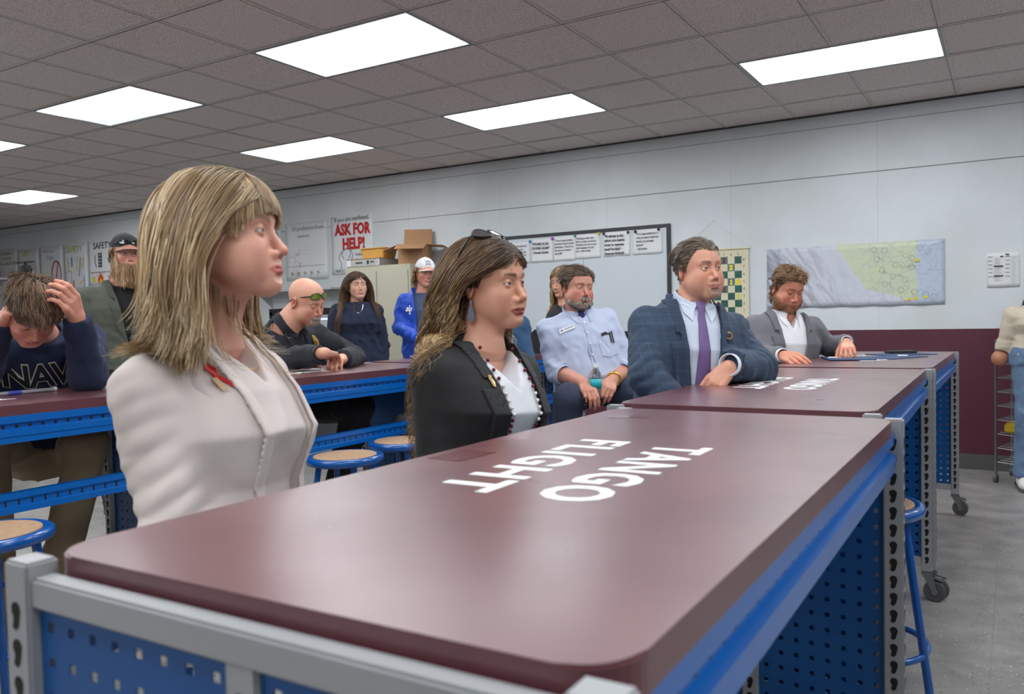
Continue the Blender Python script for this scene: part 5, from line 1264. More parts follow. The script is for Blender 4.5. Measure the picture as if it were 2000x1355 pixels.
def cap_mesh(parent,H_,rgb,brim_rgb,front_tilt=0,name='baseball_cap',hi=.012,bill=.075,zb=.045,m=None):
    def f(P):
        q=H_.L(P); d=np.maximum(np.abs(ell(q,(-.014,0,.036),(.103,.085,.093+hi))+.0)-.0025,(zb-.01*(q[:,0]/.1)+q[:,0]*front_tilt-q[:,2])); d=np.minimum(d,sph(q,(-.014,0,.130+hi),.006)); return d
    o=sd_mesh(name,f,H_.c-.14,H_.c+.16,.0035,m or flat(rgb,.8),parent)
    def g(P):
        q=H_.L(P); x=q[:,0]-.03; zz=zb-.01+q[:,0]*front_tilt-.012-.0-(q[:,1]**2)*3.2-.06*np.maximum(0,x-.05)
        d=np.maximum(np.abs(q[:,2]-zz-.006)-.0018,ell(q,(.055,0,zb),(.045+bill,.078,.3))); return np.maximum(d,-ell(q,(-.014,0,.036),(.100,.083,.3)))
    sd_mesh('bill',g,H_.c-.14,H_.c+.2,.003,flat(brim_rgb,.8),o); return o
# ================================================================ the blonde woman in cream
def blonde():
    hc=at(438,464,1.57); P_=Person('person in a cream blazer with straight blonde hair, largest at the left, looking right',at(400,900,1.6))
    nb=at(404,660,1.60); pel=Vector((nb.x+.03,nb.y-.0,.70))
    T_=Torso(pel,nb,14,[(a,b,c+.012,d) for a,b,c,d in PROF_F],mid=(Vector(pel)+nb)/2+Vector((.012,0,0)))
    H_=Head(hc,30,6,0,size=1.05,fem=1,jaw=.92,nose=.95,full=.3,neck=T_.P(1.0,0,.0),nr=.050,nrb=.056,eyes=(92,110,104),gaze=(1,-.12,.06),lid=.3,smile=-.2)
    sr,sl=shoulders(T_,.150,.058)
    arms=[(sr,sr+V3((.08,-.02,-.27)),sr+V3((.28,.06,-.42))),(sl,sl+V3((-.0,.03,-.27)),sl+V3((.20,-.02,-.42)))]
    hips=[(T_.P(-.02,q*.09,.02),T_.P(-.02,q*.11,.0)+V3((.40,.04,-.05)),T_.P(0,q*.11,0)+V3((.30,.02,-.42))) for q in(-1,1)]
    ck=dict(skin=(224,168,144),lip=(196,104,100),brow=(150,120,90),cheek=.22,scalp=(150,124,92),hairline=HL_F)
    hands=[dict(a=(A[2],axes(8+q*-35,-15,0),q,(.5,.5,.5,.5)),elbow=A[1],reach=.5) for A,q in zip(arms,(1,-1))]
    P_.body(H_,T_,arms,hands,hips,hres=.0021,ck=ck,skinoff=-.004)
    cream=cloth('cream_crepe',(214,202,196),.75,bscale=900,bump=.15)
    J,Cf=jacket(P_,T_,arms,cream,t0=-.1,t1=1.0,w1=.080,w0=.035,off=.020,rs=(.060,.066,.05),h=.0055,wr=.008,seed=3,lw=.030,shr=.056,noise=13,notch=3,ef=.008,fr=.17,big=.006)
    shell=cloth('pale_satin_shell',(204,192,188),.5,bscale=500,bump=.1)
    shirt(P_,T_,H_,shell,off=.012,collar=False,vneck=(.80,1.0,.055),wr=.005)
    P_.trousers(hips,cloth('cream_trouser_cloth',(216,206,198)),T_,h=.012)
    P_.shoes([(a,b,(c[0],c[1],.07)) for a,b,c in hips] if False else [(h[0],h[1],h[2]) for h in hips],8,flat((60,50,46),.4))
    # red ribbon pin and necklace
    def rib(pts,w): return stroke(pts,w)
    applique('ribbon',T_,lambda P:Cf(P),rib([(-.009,-.024),(.003,.009),(.0,.016),(-.006,.009),(.008,-.025)],.006),flat((214,16,24),.35),J,t0=.86,l0=-.098,off=.006,th=.002,step=1)
    applique('pin_clip',T_,lambda P:Cf(P),[[(-.004,-.02),(.004,-.02),(.004,.004),(-.004,.004)]],flat((200,170,130),.3),J,t0=.835,l0=-.106,off=.008)
    g=T_.P(.965,0,0); pts=[]
    for k in range(21):
        a=PI*k/20; pts.append(drape(T_,lambda P: T_.sdf(P,.0),[(-.05*math.cos(a),-.055*math.sin(a))],.97,0,.003)[0])
    bm=bmesh.new(); tube(bm,[Vector(p.tolist()) for p in pts],.0014,6); link('gold_chain',bm,mat('gold',(214,170,90),.25,metal=1),P_.root,smooth=True)
    # hair
    def body(P): return Cf.base(P)
    cols=[(206,178,136),(186,154,110),(164,134,98),(222,198,158),(142,116,88),(196,168,128)]
    N=5200; q=scalp_roots(H_,N,HL_F,11); g=np.random.default_rng(2)
    topw=np.clip((q[:,2]+.02)/.12,0,1); L_=(.245+.155*topw)*g.uniform(.86,1.08,N); of=g.uniform(.004,.026,N)*(.4+.6*np.clip((q[:,2])/.06,0,1))+.003
    front=(q[:,0]>.030)
    def fl(q_,t):
        s=np.tanh((q_[:,1]-.022)/.012); fx=np.where(front,-.35,-.38)
        return np.stack([fx,s*.75,-.45-.5*np.clip(-q_[:,2]*20,0,1)],1).astype(f32)
    A,own=grow(H_,q,fl,L_.astype(f32),26,of.astype(f32),body=body,guard=([-.3,-.2,-.08,0,.03,.06],[.10,.075,.040,.028,.045,.10]),grav=.35,inert=.55,clump=260,clw=.55,seed=5,spread=.45,boff=.002,wave=.0035,wfreq=1.6,rand=.04)
    # ends flick outward
    tt=np.clip((np.linspace(0,1,27)-.8)/.2,0,1)[None,:,None]; out=A-np.asarray(T_.P(.95,0,0)); out[...,2]=0; out/=np.linalg.norm(out,axis=-1,keepdims=True)+1e-6
    A=A+out*tt**2*.028*g.uniform(.2,1.3,(N,1,1)); A[...,2]+=tt[...,0]**2*.012
    rr=.0011*np.concatenate([np.ones(18),np.linspace(1,.25,9)])[None]*g.uniform(.7,1.3,(N,1))
    o=strands_mesh('hair',A,rr,hair_cols(N,27,own,cols,4,root=(128,106,80),fade=.25,cj=.75),P_.root,sides=3)
    # bangs
    nB=2000; qb=scalp_roots(H_,nB,([0,30,50,60,90,180],[.060,.058,.046,.2,.2,.2]),12,lambda q_:(q_[:,0]>.028)&(np.abs(q_[:,1])<.064))
    def fb(q_,t): sd=np.clip((np.abs(q_[:,1])-.02)/.03,0,1); return np.stack([.75-.65*sd,-.10+q_[:,1]*8,-.30-.9*np.clip((q_[:,0]-.06)*30,0,1)-.6*sd],1).astype(f32)
    Lb=(np.sqrt(((qb-V3((.086,0,.030)))**2*V3((1,.15,1))).sum(-1))*1.06+.004+.8*np.maximum(0,np.abs(qb[:,1])-.03))*g.uniform(.92,1.08,nB)
    B,ob=grow(H_,qb,fb,Lb.astype(f32),12,g.uniform(.006,.015,nB).astype(f32),grav=.3,inert=.35,hug=1.0,clump=90,clw=.5,seed=8,spread=.7,rand=.05)
    rb=.0010*np.linspace(1,.3,13)[None]*g.uniform(.7,1.3,(nB,1))
    strands_mesh('bangs',B,rb,hair_cols(nB,13,ob,cols,9,root=(140,116,88),fade=.3),o)
    # inner hair mass so that no scalp shows
    def cap(P):
        q_=H_.L(P); d=np.abs(H_.face(q_)-.004)-.002; a=np.degrees(np.arctan2(np.abs(q_[:,1]),q_[:,0])); return np.maximum(d,np.interp(a,*HL_F)+.004-q_[:,2])
    sd_mesh('hair_base',cap,H_.c-.14,H_.c+.15,.0035,mat('dark_blonde_base',(128,104,76),.7),o)
    return P_.done()
blonde()
# ================================================================ the dark haired woman in black
def brunette():

    hc=at(957,553,2.2); P_=Person('person in a black blazer with long wavy brown hair and sunglasses on the head',at(935,900,2.2))
    nb=at(938,674,2.2); pel=Vector((nb.x-.01,nb.y-.03,.70))
    T_=Torso(pel,nb,-12,[(a,b+.006,c+.016,d) for a,b,c,d in PROF_F],mid=(Vector(pel)+nb)/2+Vector((.015,0,0)))

    H_=Head(hc,-1,-2,-4,size=1.03,fem=1,jaw=.98,nose=.95,full=.2,mouth=.0035,neck=T_.P(1.0,0,.0),nr=.052,nrb=.058,eyes=(70,48,34),gaze=(1,-.05,.03),lid=.25,smile=.2)
    sr,sl=shoulders(T_,.150,.050)
    arms=[(sr,sr+V3((.03,-.03,-.27)),sr+V3((.26,.00,-.43))),(sl,sl+V3((.04,.03,-.27)),sl+V3((.24,-.02,-.43)))]
    hips=[(T_.P(-.02,q*.09,.02),T_.P(-.02,q*.11,.0)+V3((.40,-.04,-.05)),T_.P(0,q*.11,0)+V3((.30,-.02,-.42))) for q in(-1,1)]
    ck=dict(skin=(222,166,138),lip=(160,74,72),brow=(70,48,38),cheek=.22,scalp=(58,44,36),hairline=HL_F)
    hands=[dict(a=(A[2],axes(-12+q*-35,-15,0),q,(.5,.5,.5,.5)),elbow=A[1],reach=.5) for A,q in zip(arms,(1,-1))]
    P_.body(H_,T_,arms,hands,hips,hres=.0024,ck=ck,skinoff=-.004)
    blk=cloth('black_suiting',(26,26,28),.8,bscale=800,bump=.2)
    J,Cf=jacket(P_,T_,arms,blk,t0=-.1,t1=1.0,w1=.078,w0=.026,off=.018,rs=(.060,.060,.048),h=.006,wr=.005,seed=5,lw=.05,noise=16,lm=cloth('black_lapel_cloth',(30,30,33),.7))
    shirt(P_,T_,H_,cloth('white_knit_top',(214,216,222),.8),off=.012,collar=False,vneck=(.74,1.0,.085),wr=.002)
    P_.trousers(hips,blk,T_,h=.012)
    P_.shoes(hips,-12,flat((20,20,20),.4))
    sk=lambda P:np.minimum(T_.sdf(P,.012),10)
    # bead necklace
    pts=[];cols=[]
    for k in range(64):
        t=k/63; x=-.058+.116*t if False else .060*math.cos(PI*t)*(1-.25*math.sin(PI*t)); z=-.36*math.sin(PI*t)**.8; pts.append(drape(T_,lambda P:np.minimum(T_.sdf(P,.0155),H_.sdf(P)),[(x,z)],.985,0,.004)[0])
    mr=flat((110,20,40),.25); mw=flat((226,224,220),.25)
    beads(P_.root,'maroon_beads',[p for i,p in enumerate(pts) if (i//5)%2==0],.0052,mr); beads(P_.root,'white_beads',[p for i,p in enumerate(pts) if (i//5)%2==1],.0052,mw)
    applique('gold_pin',T_,lambda P:Cf(P),[[(-.003,-.014),(.002,-.015),(.004,-.002),(.002,.009),(.006,.013),(-.001,.016),(-.005,.006)]],mat('gold_pin_metal',(190,160,110),.3,metal=.8),J,t0=.80,l0=-.085,off=.007)
    # earring
    for sgn in(-1,1):
        bm=bmesh.new(); a=Vector(H_.W((-.004,sgn*.083,-.040)).tolist())
        tube(bm,[a,a-Vector((0,0,.014))],.003,8); 
        v=[bm.verts.new(a+Vector((dx,dy,dz))) for dy in(-.002,.002) for dx,dz in((-.004,-.016),(.004,-.016),(.011,-.048),(.008,-.056),(-.008,-.056),(-.011,-.048))]
        for k in range(6): bm.faces.new((v[k],v[(k+1)%6],v[6+(k+1)%6],v[6+k]))
        bm.faces.new(v[:6]); bm.faces.new(v[6:]); link('earring',bm,flat((124,134,156),.3),P_.root)
    glasses(P_.root,H_,(.004,0,.134),66,(90,84,90),(24,24,28),h=.022,temple=.15,tw=1.30)
    cols=[(92,68,52),(72,54,42),(116,88,64),(150,118,82),(184,150,108),(136,106,76),(80,60,46)]
    N=6200; q=scalp_roots(H_,N,HL_F,21); g=np.random.default_rng(7)
    topw=np.clip((q[:,2]+.03)/.12,0,1); L_=(.46+.24*topw)*g.uniform(.8,1.08,N); of=g.uniform(.003,.027,N)*(.35+.65*np.clip(q[:,2]/.05,0,1)-.60*np.clip((q[:,2]-.055)/.05,0,1))+.002
    def fl(q_,t):
        s=np.tanh((q_[:,1]-.0)/.012); return np.stack([-.62+0*s,s*.55,-.42-.4*np.clip(-q_[:,2]*20,0,1)],1).astype(f32)
    A,own=grow(H_,q,fl,L_.astype(f32),32,of.astype(f32),body=lambda P:Cf.base(P),grav=.28,inert=.6,clump=190,clw=.72,seed=6,spread=.5,boff=.010,guard=lambda q_:np.interp(q_[:,2],[-.3,-.2,-.08,0,.03,.06],[-.03,-.04,-.04,-.012,.035,.10])+np.where(q_[:,1]>0,.13*np.clip(-q_[:,2]/.15,0,1),0),wave=.032,wfreq=2.3,wstart=.2,rand=.06)
    rr=.0010*np.concatenate([np.ones(24),np.linspace(1,.2,9)])[None]*g.uniform(.7,1.3,(N,1))
    S=33; base=hair_cols(N,S,own,cols[:3]+[cols[6],cols[5]],4); lite=hair_cols(N,S,own,[(206,170,120),(180,144,98),(222,188,140),(132,100,70)],5,cj=.7)
    t=np.linspace(0,1,S)[None,:,None]; w_=np.clip((t-.04)/.36,0,1)*g.uniform(.4,1,(int(own.max())+1))[own][:,None,None]
    o=strands_mesh('hair',A,rr,base*(1-w_)+lite*w_,P_.root)
    def cap(P):
        q_=H_.L(P); d=np.abs(H_.face(q_)-.0035)-.002; a=np.degrees(np.arctan2(np.abs(q_[:,1]),q_[:,0])); d=np.maximum(d,np.interp(a,*HL_F)+.004-q_[:,2]); return np.maximum(d,.022-np.sqrt(((np.stack([q_[:,0]+.008,np.abs(q_[:,1])-.08,q_[:,2]+.008],1)/V3((1,1,1.5)))**2).sum(-1)))
    sd_mesh('hair_base',cap,H_.c-.14,H_.c+.15,.0035,mat('dark_brown_base',(56,42,34),.7),o)
    return P_.done()
brunette()
# ================================================================ the man in the blue plaid suit
def legs_of(T_,yaw,dz=-.05,fwd=.42,foot=(.32,.0),spread=.12,fz=.10):
    R_=axes(yaw); out=[]
    for q in(-1,1):
        hip=T_.P(-.02,q*.09,.02); kn=V3(hip)+R_@V3((fwd,q*(spread-.06),dz)); an=V3(hip)+R_@V3((foot[0],q*(spread-.05),0)); an=V3((an[0],an[1],fz)); out.append((hip,kn,an,yaw+q*8))
    return out
def suited():
    hc=at(1364,527,2.95); P_=Person('person in a blue plaid suit and purple tie leaning on the second bench',at(1360,800,2.95))
    nb=at(1350,594,2.98); pel=Vector((nb.x-.02,nb.y-.05,.70)); yw=toward(nb,22)
    T_=Torso(pel,nb,yw,[(a,b+.010,c+.012,d) for a,b,c,d in PROF_M])
    H_=Head(hc,toward(hc,38),2,-3,size=.945,jaw=1.04,nose=.95,full=.15,smile=1.2,neck=T_.P(1.0,0,.0),nr=.058,nrb=.064,eyes=(86,92,92),lid=.35,gaze=(1,.1,.05))
    sr,sl=shoulders(T_,.172,.050)
    er=V3(at(1262,735,2.80)); wr_=V3(at(1340,800,2.72)); el=V3(at(1483,719,2.97)); wl=V3(at(1430,713,2.79))
    arms=[(sr,er,wr_),(sl,el,wl)]
    lg=legs_of(T_,yw+8)
    def bfn(m,q): return np.clip((-.074-q[:,2])/.006,0,1)*(m[:,1]<.034)*(q[:,0]>.045)*.55+ .22*np.clip((-.045-q[:,2])/.02,0,1)*(q[:,0]>.0)*(q[:,2]>-.125)
    ck=dict(skin=(224,164,138),lip=(184,108,98),brow=(110,84,66),cheek=.32,scalp=(112,92,76),hairline=([0,20,38,60,80,100,125,180],[.062,.072,.072,.034,-.014,.000,-.050,-.064]),beard=(176,150,132),beardfn=bfn)
    hands=[dict(a=(wr_,axes(math.degrees(math.atan2(*(wr_-er)[[1,0]])),-5),1,(.5,.5,.5,.5)),elbow=er,reach=.4),
           dict(a=(wl,axv(np.array(at(1392,752,2.78)-at(1430,713,2.79)),(.3,-.7,.6)),-1,(.25,.3,.3,.35)),k=dict(thumb=.8),elbow=el,reach=.4)]
    P_.body(H_,T_,arms,hands,lg,hres=.0026,ck=ck)
    m=suitmat('blue_plaid_suiting',(48,64,86),(82,104,132),yw,30)
    J,Cf=jacket(P_,T_,arms,m,t0=.02,t1=1.0,w1=.080,w0=.022,off=.022,rs=(.066,.060,.048),h=.006,wr=.007,seed=8,big=.004,lw=.062,noise=20,notch=.74,lm=suitmat('blue_plaid_lapel',(44,60,82),(74,96,124),yw,30),ef=.008,fr=.12)
    sh,Sf=shirt(P_,T_,H_,cloth('pale_blue_shirting',(204,214,232),.6),off=.010,cr=.073,gap=.003,ch=(-.006,.034)); collar_leaves('collar_leaf',T_,H_,Sf,cloth('pale_blue_collar',(208,218,234),.6),sh,.073,.034)
    lapf=lambda P:Cf(P)-.004
    tie=[(-.016,.03),(.016,.03),(.011,-.012),(.024,-.15),(.032,-.36),(0,-.42),(-.032,-.36),(-.024,-.15),(-.011,-.012)]
    bm=bmesh.new(); n=30; rows=[]
    L=[(.030,.018),(.012,.017),(-.008,.012),(-.02,.014),(-.15,.022),(-.26,.028),(-.36,.033),(-.47,.035)]
    fT=lambda P:T_.sdf(P,.012)
    for y in np.linspace(.03,-.46,26):
        hw=np.interp(-y,[-a for a,_ in L],[b for _,b in L]); rows.append(drape(T_,fT,[(x*hw,y) for x in np.linspace(-1,1,7)],.955,0,.0035+(.007 if y>-.01 else 0)))
    g=[[bm.verts.new(Vector((p+T_.f*(.003*(1-abs(i-3)/3))).tolist())) for i,p in enumerate(r)] for r in rows]
    for a,b in zip(g,g[1:]):
        for i in range(6): bm.faces.new((a[i],a[i+1],b[i+1],b[i]))
    o=link('necktie',bm,cloth('purple_tie_silk',(112,88,140),.5,bscale=1400),P_.root,smooth=True); md=o.modifiers.new('s','SOLIDIFY'); md.thickness=.004
    applique('lapel_pin',T_,lapf,[circ(0,0,.0135)],mat('gold_pin',(190,160,90),.3,metal=.8),J,t0=.80,l0=.098,off=.006,th=.003)
    applique('lapel_pin_face',T_,lapf,[circ(0,0,.0095)],flat((54,44,60),.3),J,t0=.80,l0=.098,off=.0075,th=.003)
    applique('breast_pocket',T_,lambda P:Cf(P),[[(-.045,-.008),(.045,.008),(.045,.024),(-.045,.008)]],m,J,t0=.60,l0=.125,off=.001,th=.002,step=1)
    cuff(P_.root,el,wl,.040,flat((226,230,238),.6),l=.028)
    cols=[(110,94,80),(128,112,96),(92,78,66),(150,136,122)]
    short_hair(P_.root,H_,2600,ck['hairline'],cols,length=.040,off=(.002,.011),flow=(-.85,.30,-.25),clump=170,seed=4,r=.0012,part=-.03)
    P_.trousers(lg,m,T_,h=.010); P_.shoes(lg,yw,flat((40,28,22),.3))
    q=scalp_roots(H_,700,([0,180],[-.2,-.2]),31,lambda q_:(q_[:,2]<-.082)&(np.abs(q_[:,1])<.03)&(q_[:,0]>.05),zmin=-.12)
    A,own=grow(H_,q,lambda q_,t:np.stack([.2+0*q_[:,0],0*q_[:,0],-1+0*q_[:,0]],1).astype(f32),np.full(700,.007,f32),3,np.full(700,.002,f32),hug=.2)
    strands_mesh('goatee',A,np.full(A.shape[:2],.0006),hair_cols(700,4,own,[(190,176,162),(150,124,104),(208,198,188)]),P_.root)
    return P_.done()
suited()
# ================================================================ the man in the grey suit
def greyman():
    hc=at(1538,563,4.35); P_=Person('person in a grey suit and open white shirt looking down at blue folders',at(1535,700,4.35))
    nb=at(1533,612,4.40); pel=Vector((nb.x-.03,nb.y+.0,.70)); yw=toward(nb,28)
    T_=Torso(pel,nb,yw,[(a,b+.004,c+.004,d) for a,b,c,d in PROF_M])
    H_=Head(hc,toward(hc,34),-22,2,size=.96,jaw=1.02,nose=.93,neck=T_.P(1.0,0,.0),nr=.056,nrb=.062,lid=.85,full=.2,eyes=(80,90,100))
    sr,sl=shoulders(T_,.170,.045)
    er=V3(at(1488,693,4.28)); wr_=V3(at(1527,694,4.02)); el=V3(at(1620,678,4.50)); wl=V3(at(1653,668,4.32))
    arms=[(sr,er,wr_),(sl,el,wl)]; lg=legs_of(T_,yw+10)
    def bfn(m,q): return np.clip((-.028-q[:,2]+np.where(q[:,0]<.06,.012*(1-q[:,0]/.06),-.022)-.008)/.014,0,1)*(q[:,0]>-.01)*(q[:,2]>-.13)*.85*(1-np.exp(-((q-V3((.1,0,-.073)))**2/V3((.0006,.0004,.00005))).sum(-1)))
    ck=dict(skin=(214,146,118),lip=(176,96,84),brow=(130,92,62),cheek=.5,scalp=(106,80,58),hairline=HL_M,beard=(158,108,74),beardfn=bfn)
    dirr=math.degrees(math.atan2(*(wr_-er)[[1,0]])); dl=math.degrees(math.atan2(*(wl-el)[[1,0]]))
    hands=[dict(a=(wr_,axes(dirr+12,-6,-35),1,((.25,.3,.2),(.3,.3,.2),(.4,.3,.3),(.5,.4,.3))),k=dict(size=1.,thumb=.7),elbow=er,reach=.4),
           dict(a=(wl,axes(dl-25,-22,0),-1,((.5,.5,.2),(.5,.6,.3),(.5,.6,.3),(.5,.6,.3))),k=dict(thumb=.6,spread=1),elbow=el,reach=.4)]
    P_.body(H_,T_,arms,hands,lg,hres=.003,ck=ck)
    m=cloth('grey_suiting',(112,112,118),.85)
    J,Cf=jacket(P_,T_,arms,m,t0=.10,t1=1.0,w1=.085,w0=.03,off=.020,rs=(.062,.056,.044),h=.007,wr=.006,seed=18,lw=.058,noise=22,notch=.76,lm=cloth('grey_lapel',(104,104,110)))
    sh,Sf=shirt(P_,T_,H_,cloth('white_shirting',(228,230,234),.6),off=.011,cr=.074,gap=.030,ch=(-.012,.040),vneck=(.84,1.0,.04)); collar_leaves('collar_leaf',T_,H_,Sf,cloth('white_collar',(232,234,238),.6),sh,.074,.03,gap=.024)
    cuff(P_.root,er,wr_,.036,M_trim,l=.02); cuff(P_.root,el,wl,.034,M_trim,l=.008)
    for t in(.80,.68,.56): applique('button',T_,lambda P:T_.sdf(P,.013),[circ(0,0,.005,n=10)],M_trim,P_.root,t0=t,l0=0,off=.002)
    cols=[(140,106,74),(118,88,62),(170,136,98),(104,78,54),(190,158,118)]
    o=short_hair(P_.root,H_,2600,HL_M,cols,length=.036,off=(.004,.014),flow=(.25,.45,.1),clump=150,seed=14,r=.0014,grav=.05,rand=.5)
    q=scalp_roots(H_,500,HL_M,19,lambda q_:(q_[:,0]<-.05)&(q_[:,2]<.0))
    A,own=grow(H_,q,lambda q_,t:np.stack([-.5+0*q_[:,0],0*q_[:,0],-.6+0*q_[:,0]],1).astype(f32),np.full(500,.085,f32),9,np.full(500,.006,f32),clump=40,wave=.010,wfreq=5,rand=.2)
    strands_mesh('back_curls',A,np.full(A.shape[:2],.0012),hair_cols(500,10,own,[(170,136,96),(140,108,74),(196,166,124)]),o)
    q=scalp_roots(H_,1800,([0,180],[-.2,-.2]),32,lambda q_:(bfn(mir(q_),q_)>.4),zmin=-.13)
    A,own=grow(H_,q,lambda q_,t:np.stack([.3+0*q_[:,0],q_[:,1]*3,-1+0*q_[:,0]],1).astype(f32),np.full(len(q),.012,f32),3,np.full(len(q),.003,f32),hug=.3,rand=.3)
    strands_mesh('beard',A,np.full(A.shape[:2],.0008),hair_cols(len(q),4,own,[(166,114,74),(142,96,62),(184,134,94)]),P_.root)
    P_.trousers(lg,m,T_,h=.012); P_.shoes(lg,yw,flat((60,40,28),.4))
    return P_.done()
greyman()
# ================================================================ the man in the striped shirt
def striped():
    hc=at(1128,562,4.55); P_=Person('person in a pale blue striped shirt sitting on a stool holding sunglasses and a bottle',at(1150,800,4.5))
    nb=at(1128,608,4.6); pel=at(1153,762,4.62); yw=toward(nb,14)
    T_=Torso(pel,nb,yw,[(a,b+.012+.02*(a<.5),c+.012+.045*math.exp(-((a-.25)/.25)**2),d+.03*math.exp(-((a-.25)/.25)**2)) for a,b,c,d in PROF_M])
    H_=Head(hc,toward(hc,30),-2,4,size=.99,jaw=1.08,nose=1.05,full=.35,neck=T_.P(1.0,0,.0),nr=.062,nrb=.066,lid=.45,eyes=(70,70,64),gaze=(1,.25,.1),wide=1.03)
    sr,sl=shoulders(T_,.180,.045)
    er=V3(at(1090,728,4.50)); wr_=V3(at(1138,745,4.28)); el=V3(at(1222,722,4.60)); wl=V3(at(1196,742,4.34))
    arms=[(sr,er,er+(wr_-er)*.22),(sl,el,el+(wl-el)*.22)]
    R_=axes(yw); lg=[]
    for q,kx,ax in((-1,at(1112,778,4.26),at(1085,905,4.5)),(1,at(1232,768,4.45),at(1262,900,4.7))):
        lg.append((T_.P(-.02,q*.10,.02),V3(kx),V3((ax[0],ax[1],.12)),yw+q*-12))
    def bfn(m,q):
        b=np.clip((-.078-q[:,2]+np.where(q[:,0]<.055,.012,0))/.008,0,1)*(q[:,0]>.025)*(q[:,2]>-.135)*(1-np.exp(-((q-V3((.1,0,-.073)))**2/V3((.0006,.0004,.00004))).sum(-1)))
        return np.maximum(b,(np.abs(q[:,2]+.060)<.006)*(m[:,1]<.026)*(q[:,0]>.08))*.8
    ck=dict(skin=(206,144,122),lip=(160,92,84),brow=(112,92,76),cheek=.55,scalp=(104,84,68),hairline=HL_M,beard=(160,146,134),beardfn=bfn)
    hands=[dict(a=(wr_,axes(math.degrees(math.atan2(*(wr_-er)[[1,0]]))-8,-28,-10),1,((.5,.6,.4),(.6,.6,.4),(.6,.7,.4),(.6,.7,.4))),k=dict(thumb=.6,size=1.06),elbow=er,reach=.80,w=1.25),
           dict(a=(wl,axes(math.degrees(math.atan2(*(wl-el)[[1,0]])),-25,30),-1,((.5,.7,.5),(.6,.7,.5),(.7,.7,.5),(.7,.7,.5))),k=dict(thumb=.3,size=1.06),elbow=el,reach=.80,w=1.25)]
    P_.body(H_,T_,arms,hands,lg,hres=.003,ck=ck)
    m=stripemat('blue_striped_shirting',(198,205,226),(164,176,208),yw,150)
    sh,Cf=shirt(P_,T_,H_,m,off=.014,h=.0065,arms=arms,cr=.082,gap=.014,ch=(-.010,.042),wr=.008,rs=(.066,.064,.060),hem=-.02,vneck=(.90,1.0,.035))
    applique('undershirt',T_,lambda P:T_.sdf(P,.004),[[(0,-.035),(.030,.03),(-.030,.03)]],cloth('purple_undershirt',(58,44,110)),P_.root,t0=.935,off=.004,step=1)
    collar_leaves('collar_leaf',T_,H_,Cf,m,sh,.082,.03,gap=.018)
    for e,w_ in((er,wr_),(el,wl)): 
        d=(w_-e); cuff(sh,e,e+d*.24,.058,m,l=.02,name='rolled_cuff')
    applique('placket',T_,lambda P:Cf(P),[[(-.016,-.42),(.016,-.42),(.016,0),(-.016,0)]],m,sh,t0=.90,off=.0005,th=.002,step=3)
    for t in(.86,.73,.60,.46,.32,.18): applique('button',T_,lambda P:Cf(P),[circ(0,0,.006,n=10)],M_trim,sh,t0=t,l0=0,off=.004)
    applique('breast_pocket',T_,lambda P:Cf(P),[[(-.05,-.11),(.0,-.125),(.05,-.11),(.055,0),(-.055,0)]],m,sh,t0=.66,l0=.105,off=.001,th=.003,step=2)
    applique('pen',T_,lambda P:Cf(P),[[(-.004,-.05),(.004,-.05),(.004,.018),(-.004,.018)],[(-.018,-.045),(-.010,-.045),(-.010,.014),(-.018,.014)]],flat((30,32,38),.4),sh,t0=.66,l0=.145,off=.006,th=.004)
    applique('dark_case',T_,lambda P:Cf(P),[[(-.03,-.005),(.035,-.005),(.0,.018),(-.03,.012)]],flat((24,26,30),.5),sh,t0=.665,l0=.105,off=.003,th=.004)
    applique('name_tag',T_,lambda P:Cf(P),[[(-.042,-.016),(.042,.004),(.042,.028),(-.042,.008)]],flat((236,238,240),.4),sh,t0=.80,l0=-.105,off=.008,th=.002)
    applique('name_tag_text',T_,lambda P:Cf(P),[[(-.036,-.004),(-.024,-.001),(-.024,.006),(-.036,.003)],[(-.016,.004),(.034,.015),(.034,.018),(-.016,.007)]],flat((90,100,130),.4),sh,t0=.80,l0=-.105,off=.0105,th=.001)
    nm=cloth('navy_chino',(48,56,78),.85); P_.trousers(lg,nm,T_,h=.009,r=(.098,.080,.062),seed=12); P_.shoes(lg,yw,flat((40,34,30),.5))
    def belt(P):
        t,l,f=T_.loc(P); return np.maximum(np.abs(T_.sdf(P,.018))-.004,np.abs(t-.03)*T_.len-.018)
    lo,hi=bounds(T_.P(.03,0,0),pad=.26); sd_mesh('belt',belt,lo,hi,.007,flat((22,20,20),.4),P_.root)
    # gold watch
    a=V3(wl-(wl-el)*.10); d=nrm(wl-el); bm=bmesh.new(); dv=Vector(d.tolist()); up=dv.orthogonal().normalized(); s_=dv.cross(up); c=Vector(a.tolist())
    tube(bm,[c+.037*(math.cos(2*PI*k/24)*up+math.sin(2*PI*k/24)*s_) for k in range(24)],.0065,8,closed=True); link('wrist_watch',bm,mat('gold_watch',(214,180,90),.25,metal=.9),P_.root)
    cols=[(104,84,66),(126,106,88),(86,68,54),(140,124,108)]
    short_hair(P_.root,H_,2400,HL_M,cols,length=.045,off=(.004,.016),flow=(-.3,.75,.05),clump=120,seed=24,r=.0013,part=.03,grav=.05)
    q=scalp_roots(H_,1600,([0,180],[-.2,-.2]),33,lambda q_:(bfn(mir(q_),q_)>.4),zmin=-.135)
    A,own=grow(H_,q,lambda q_,t:np.stack([.3+0*q_[:,0],q_[:,1]*3,-1+0*q_[:,0]],1).astype(f32),np.full(len(q),.014,f32),3,np.full(len(q),.004,f32),hug=.3,rand=.3)
    strands_mesh('beard',A,np.full(A.shape[:2],.0009),hair_cols(len(q),4,own,[(176,168,160),(200,194,186),(124,106,92)]),P_.root)
    hand_mid=(hands[0]['a'][0]+hands[1]['a'][0])/2
    P_.done()
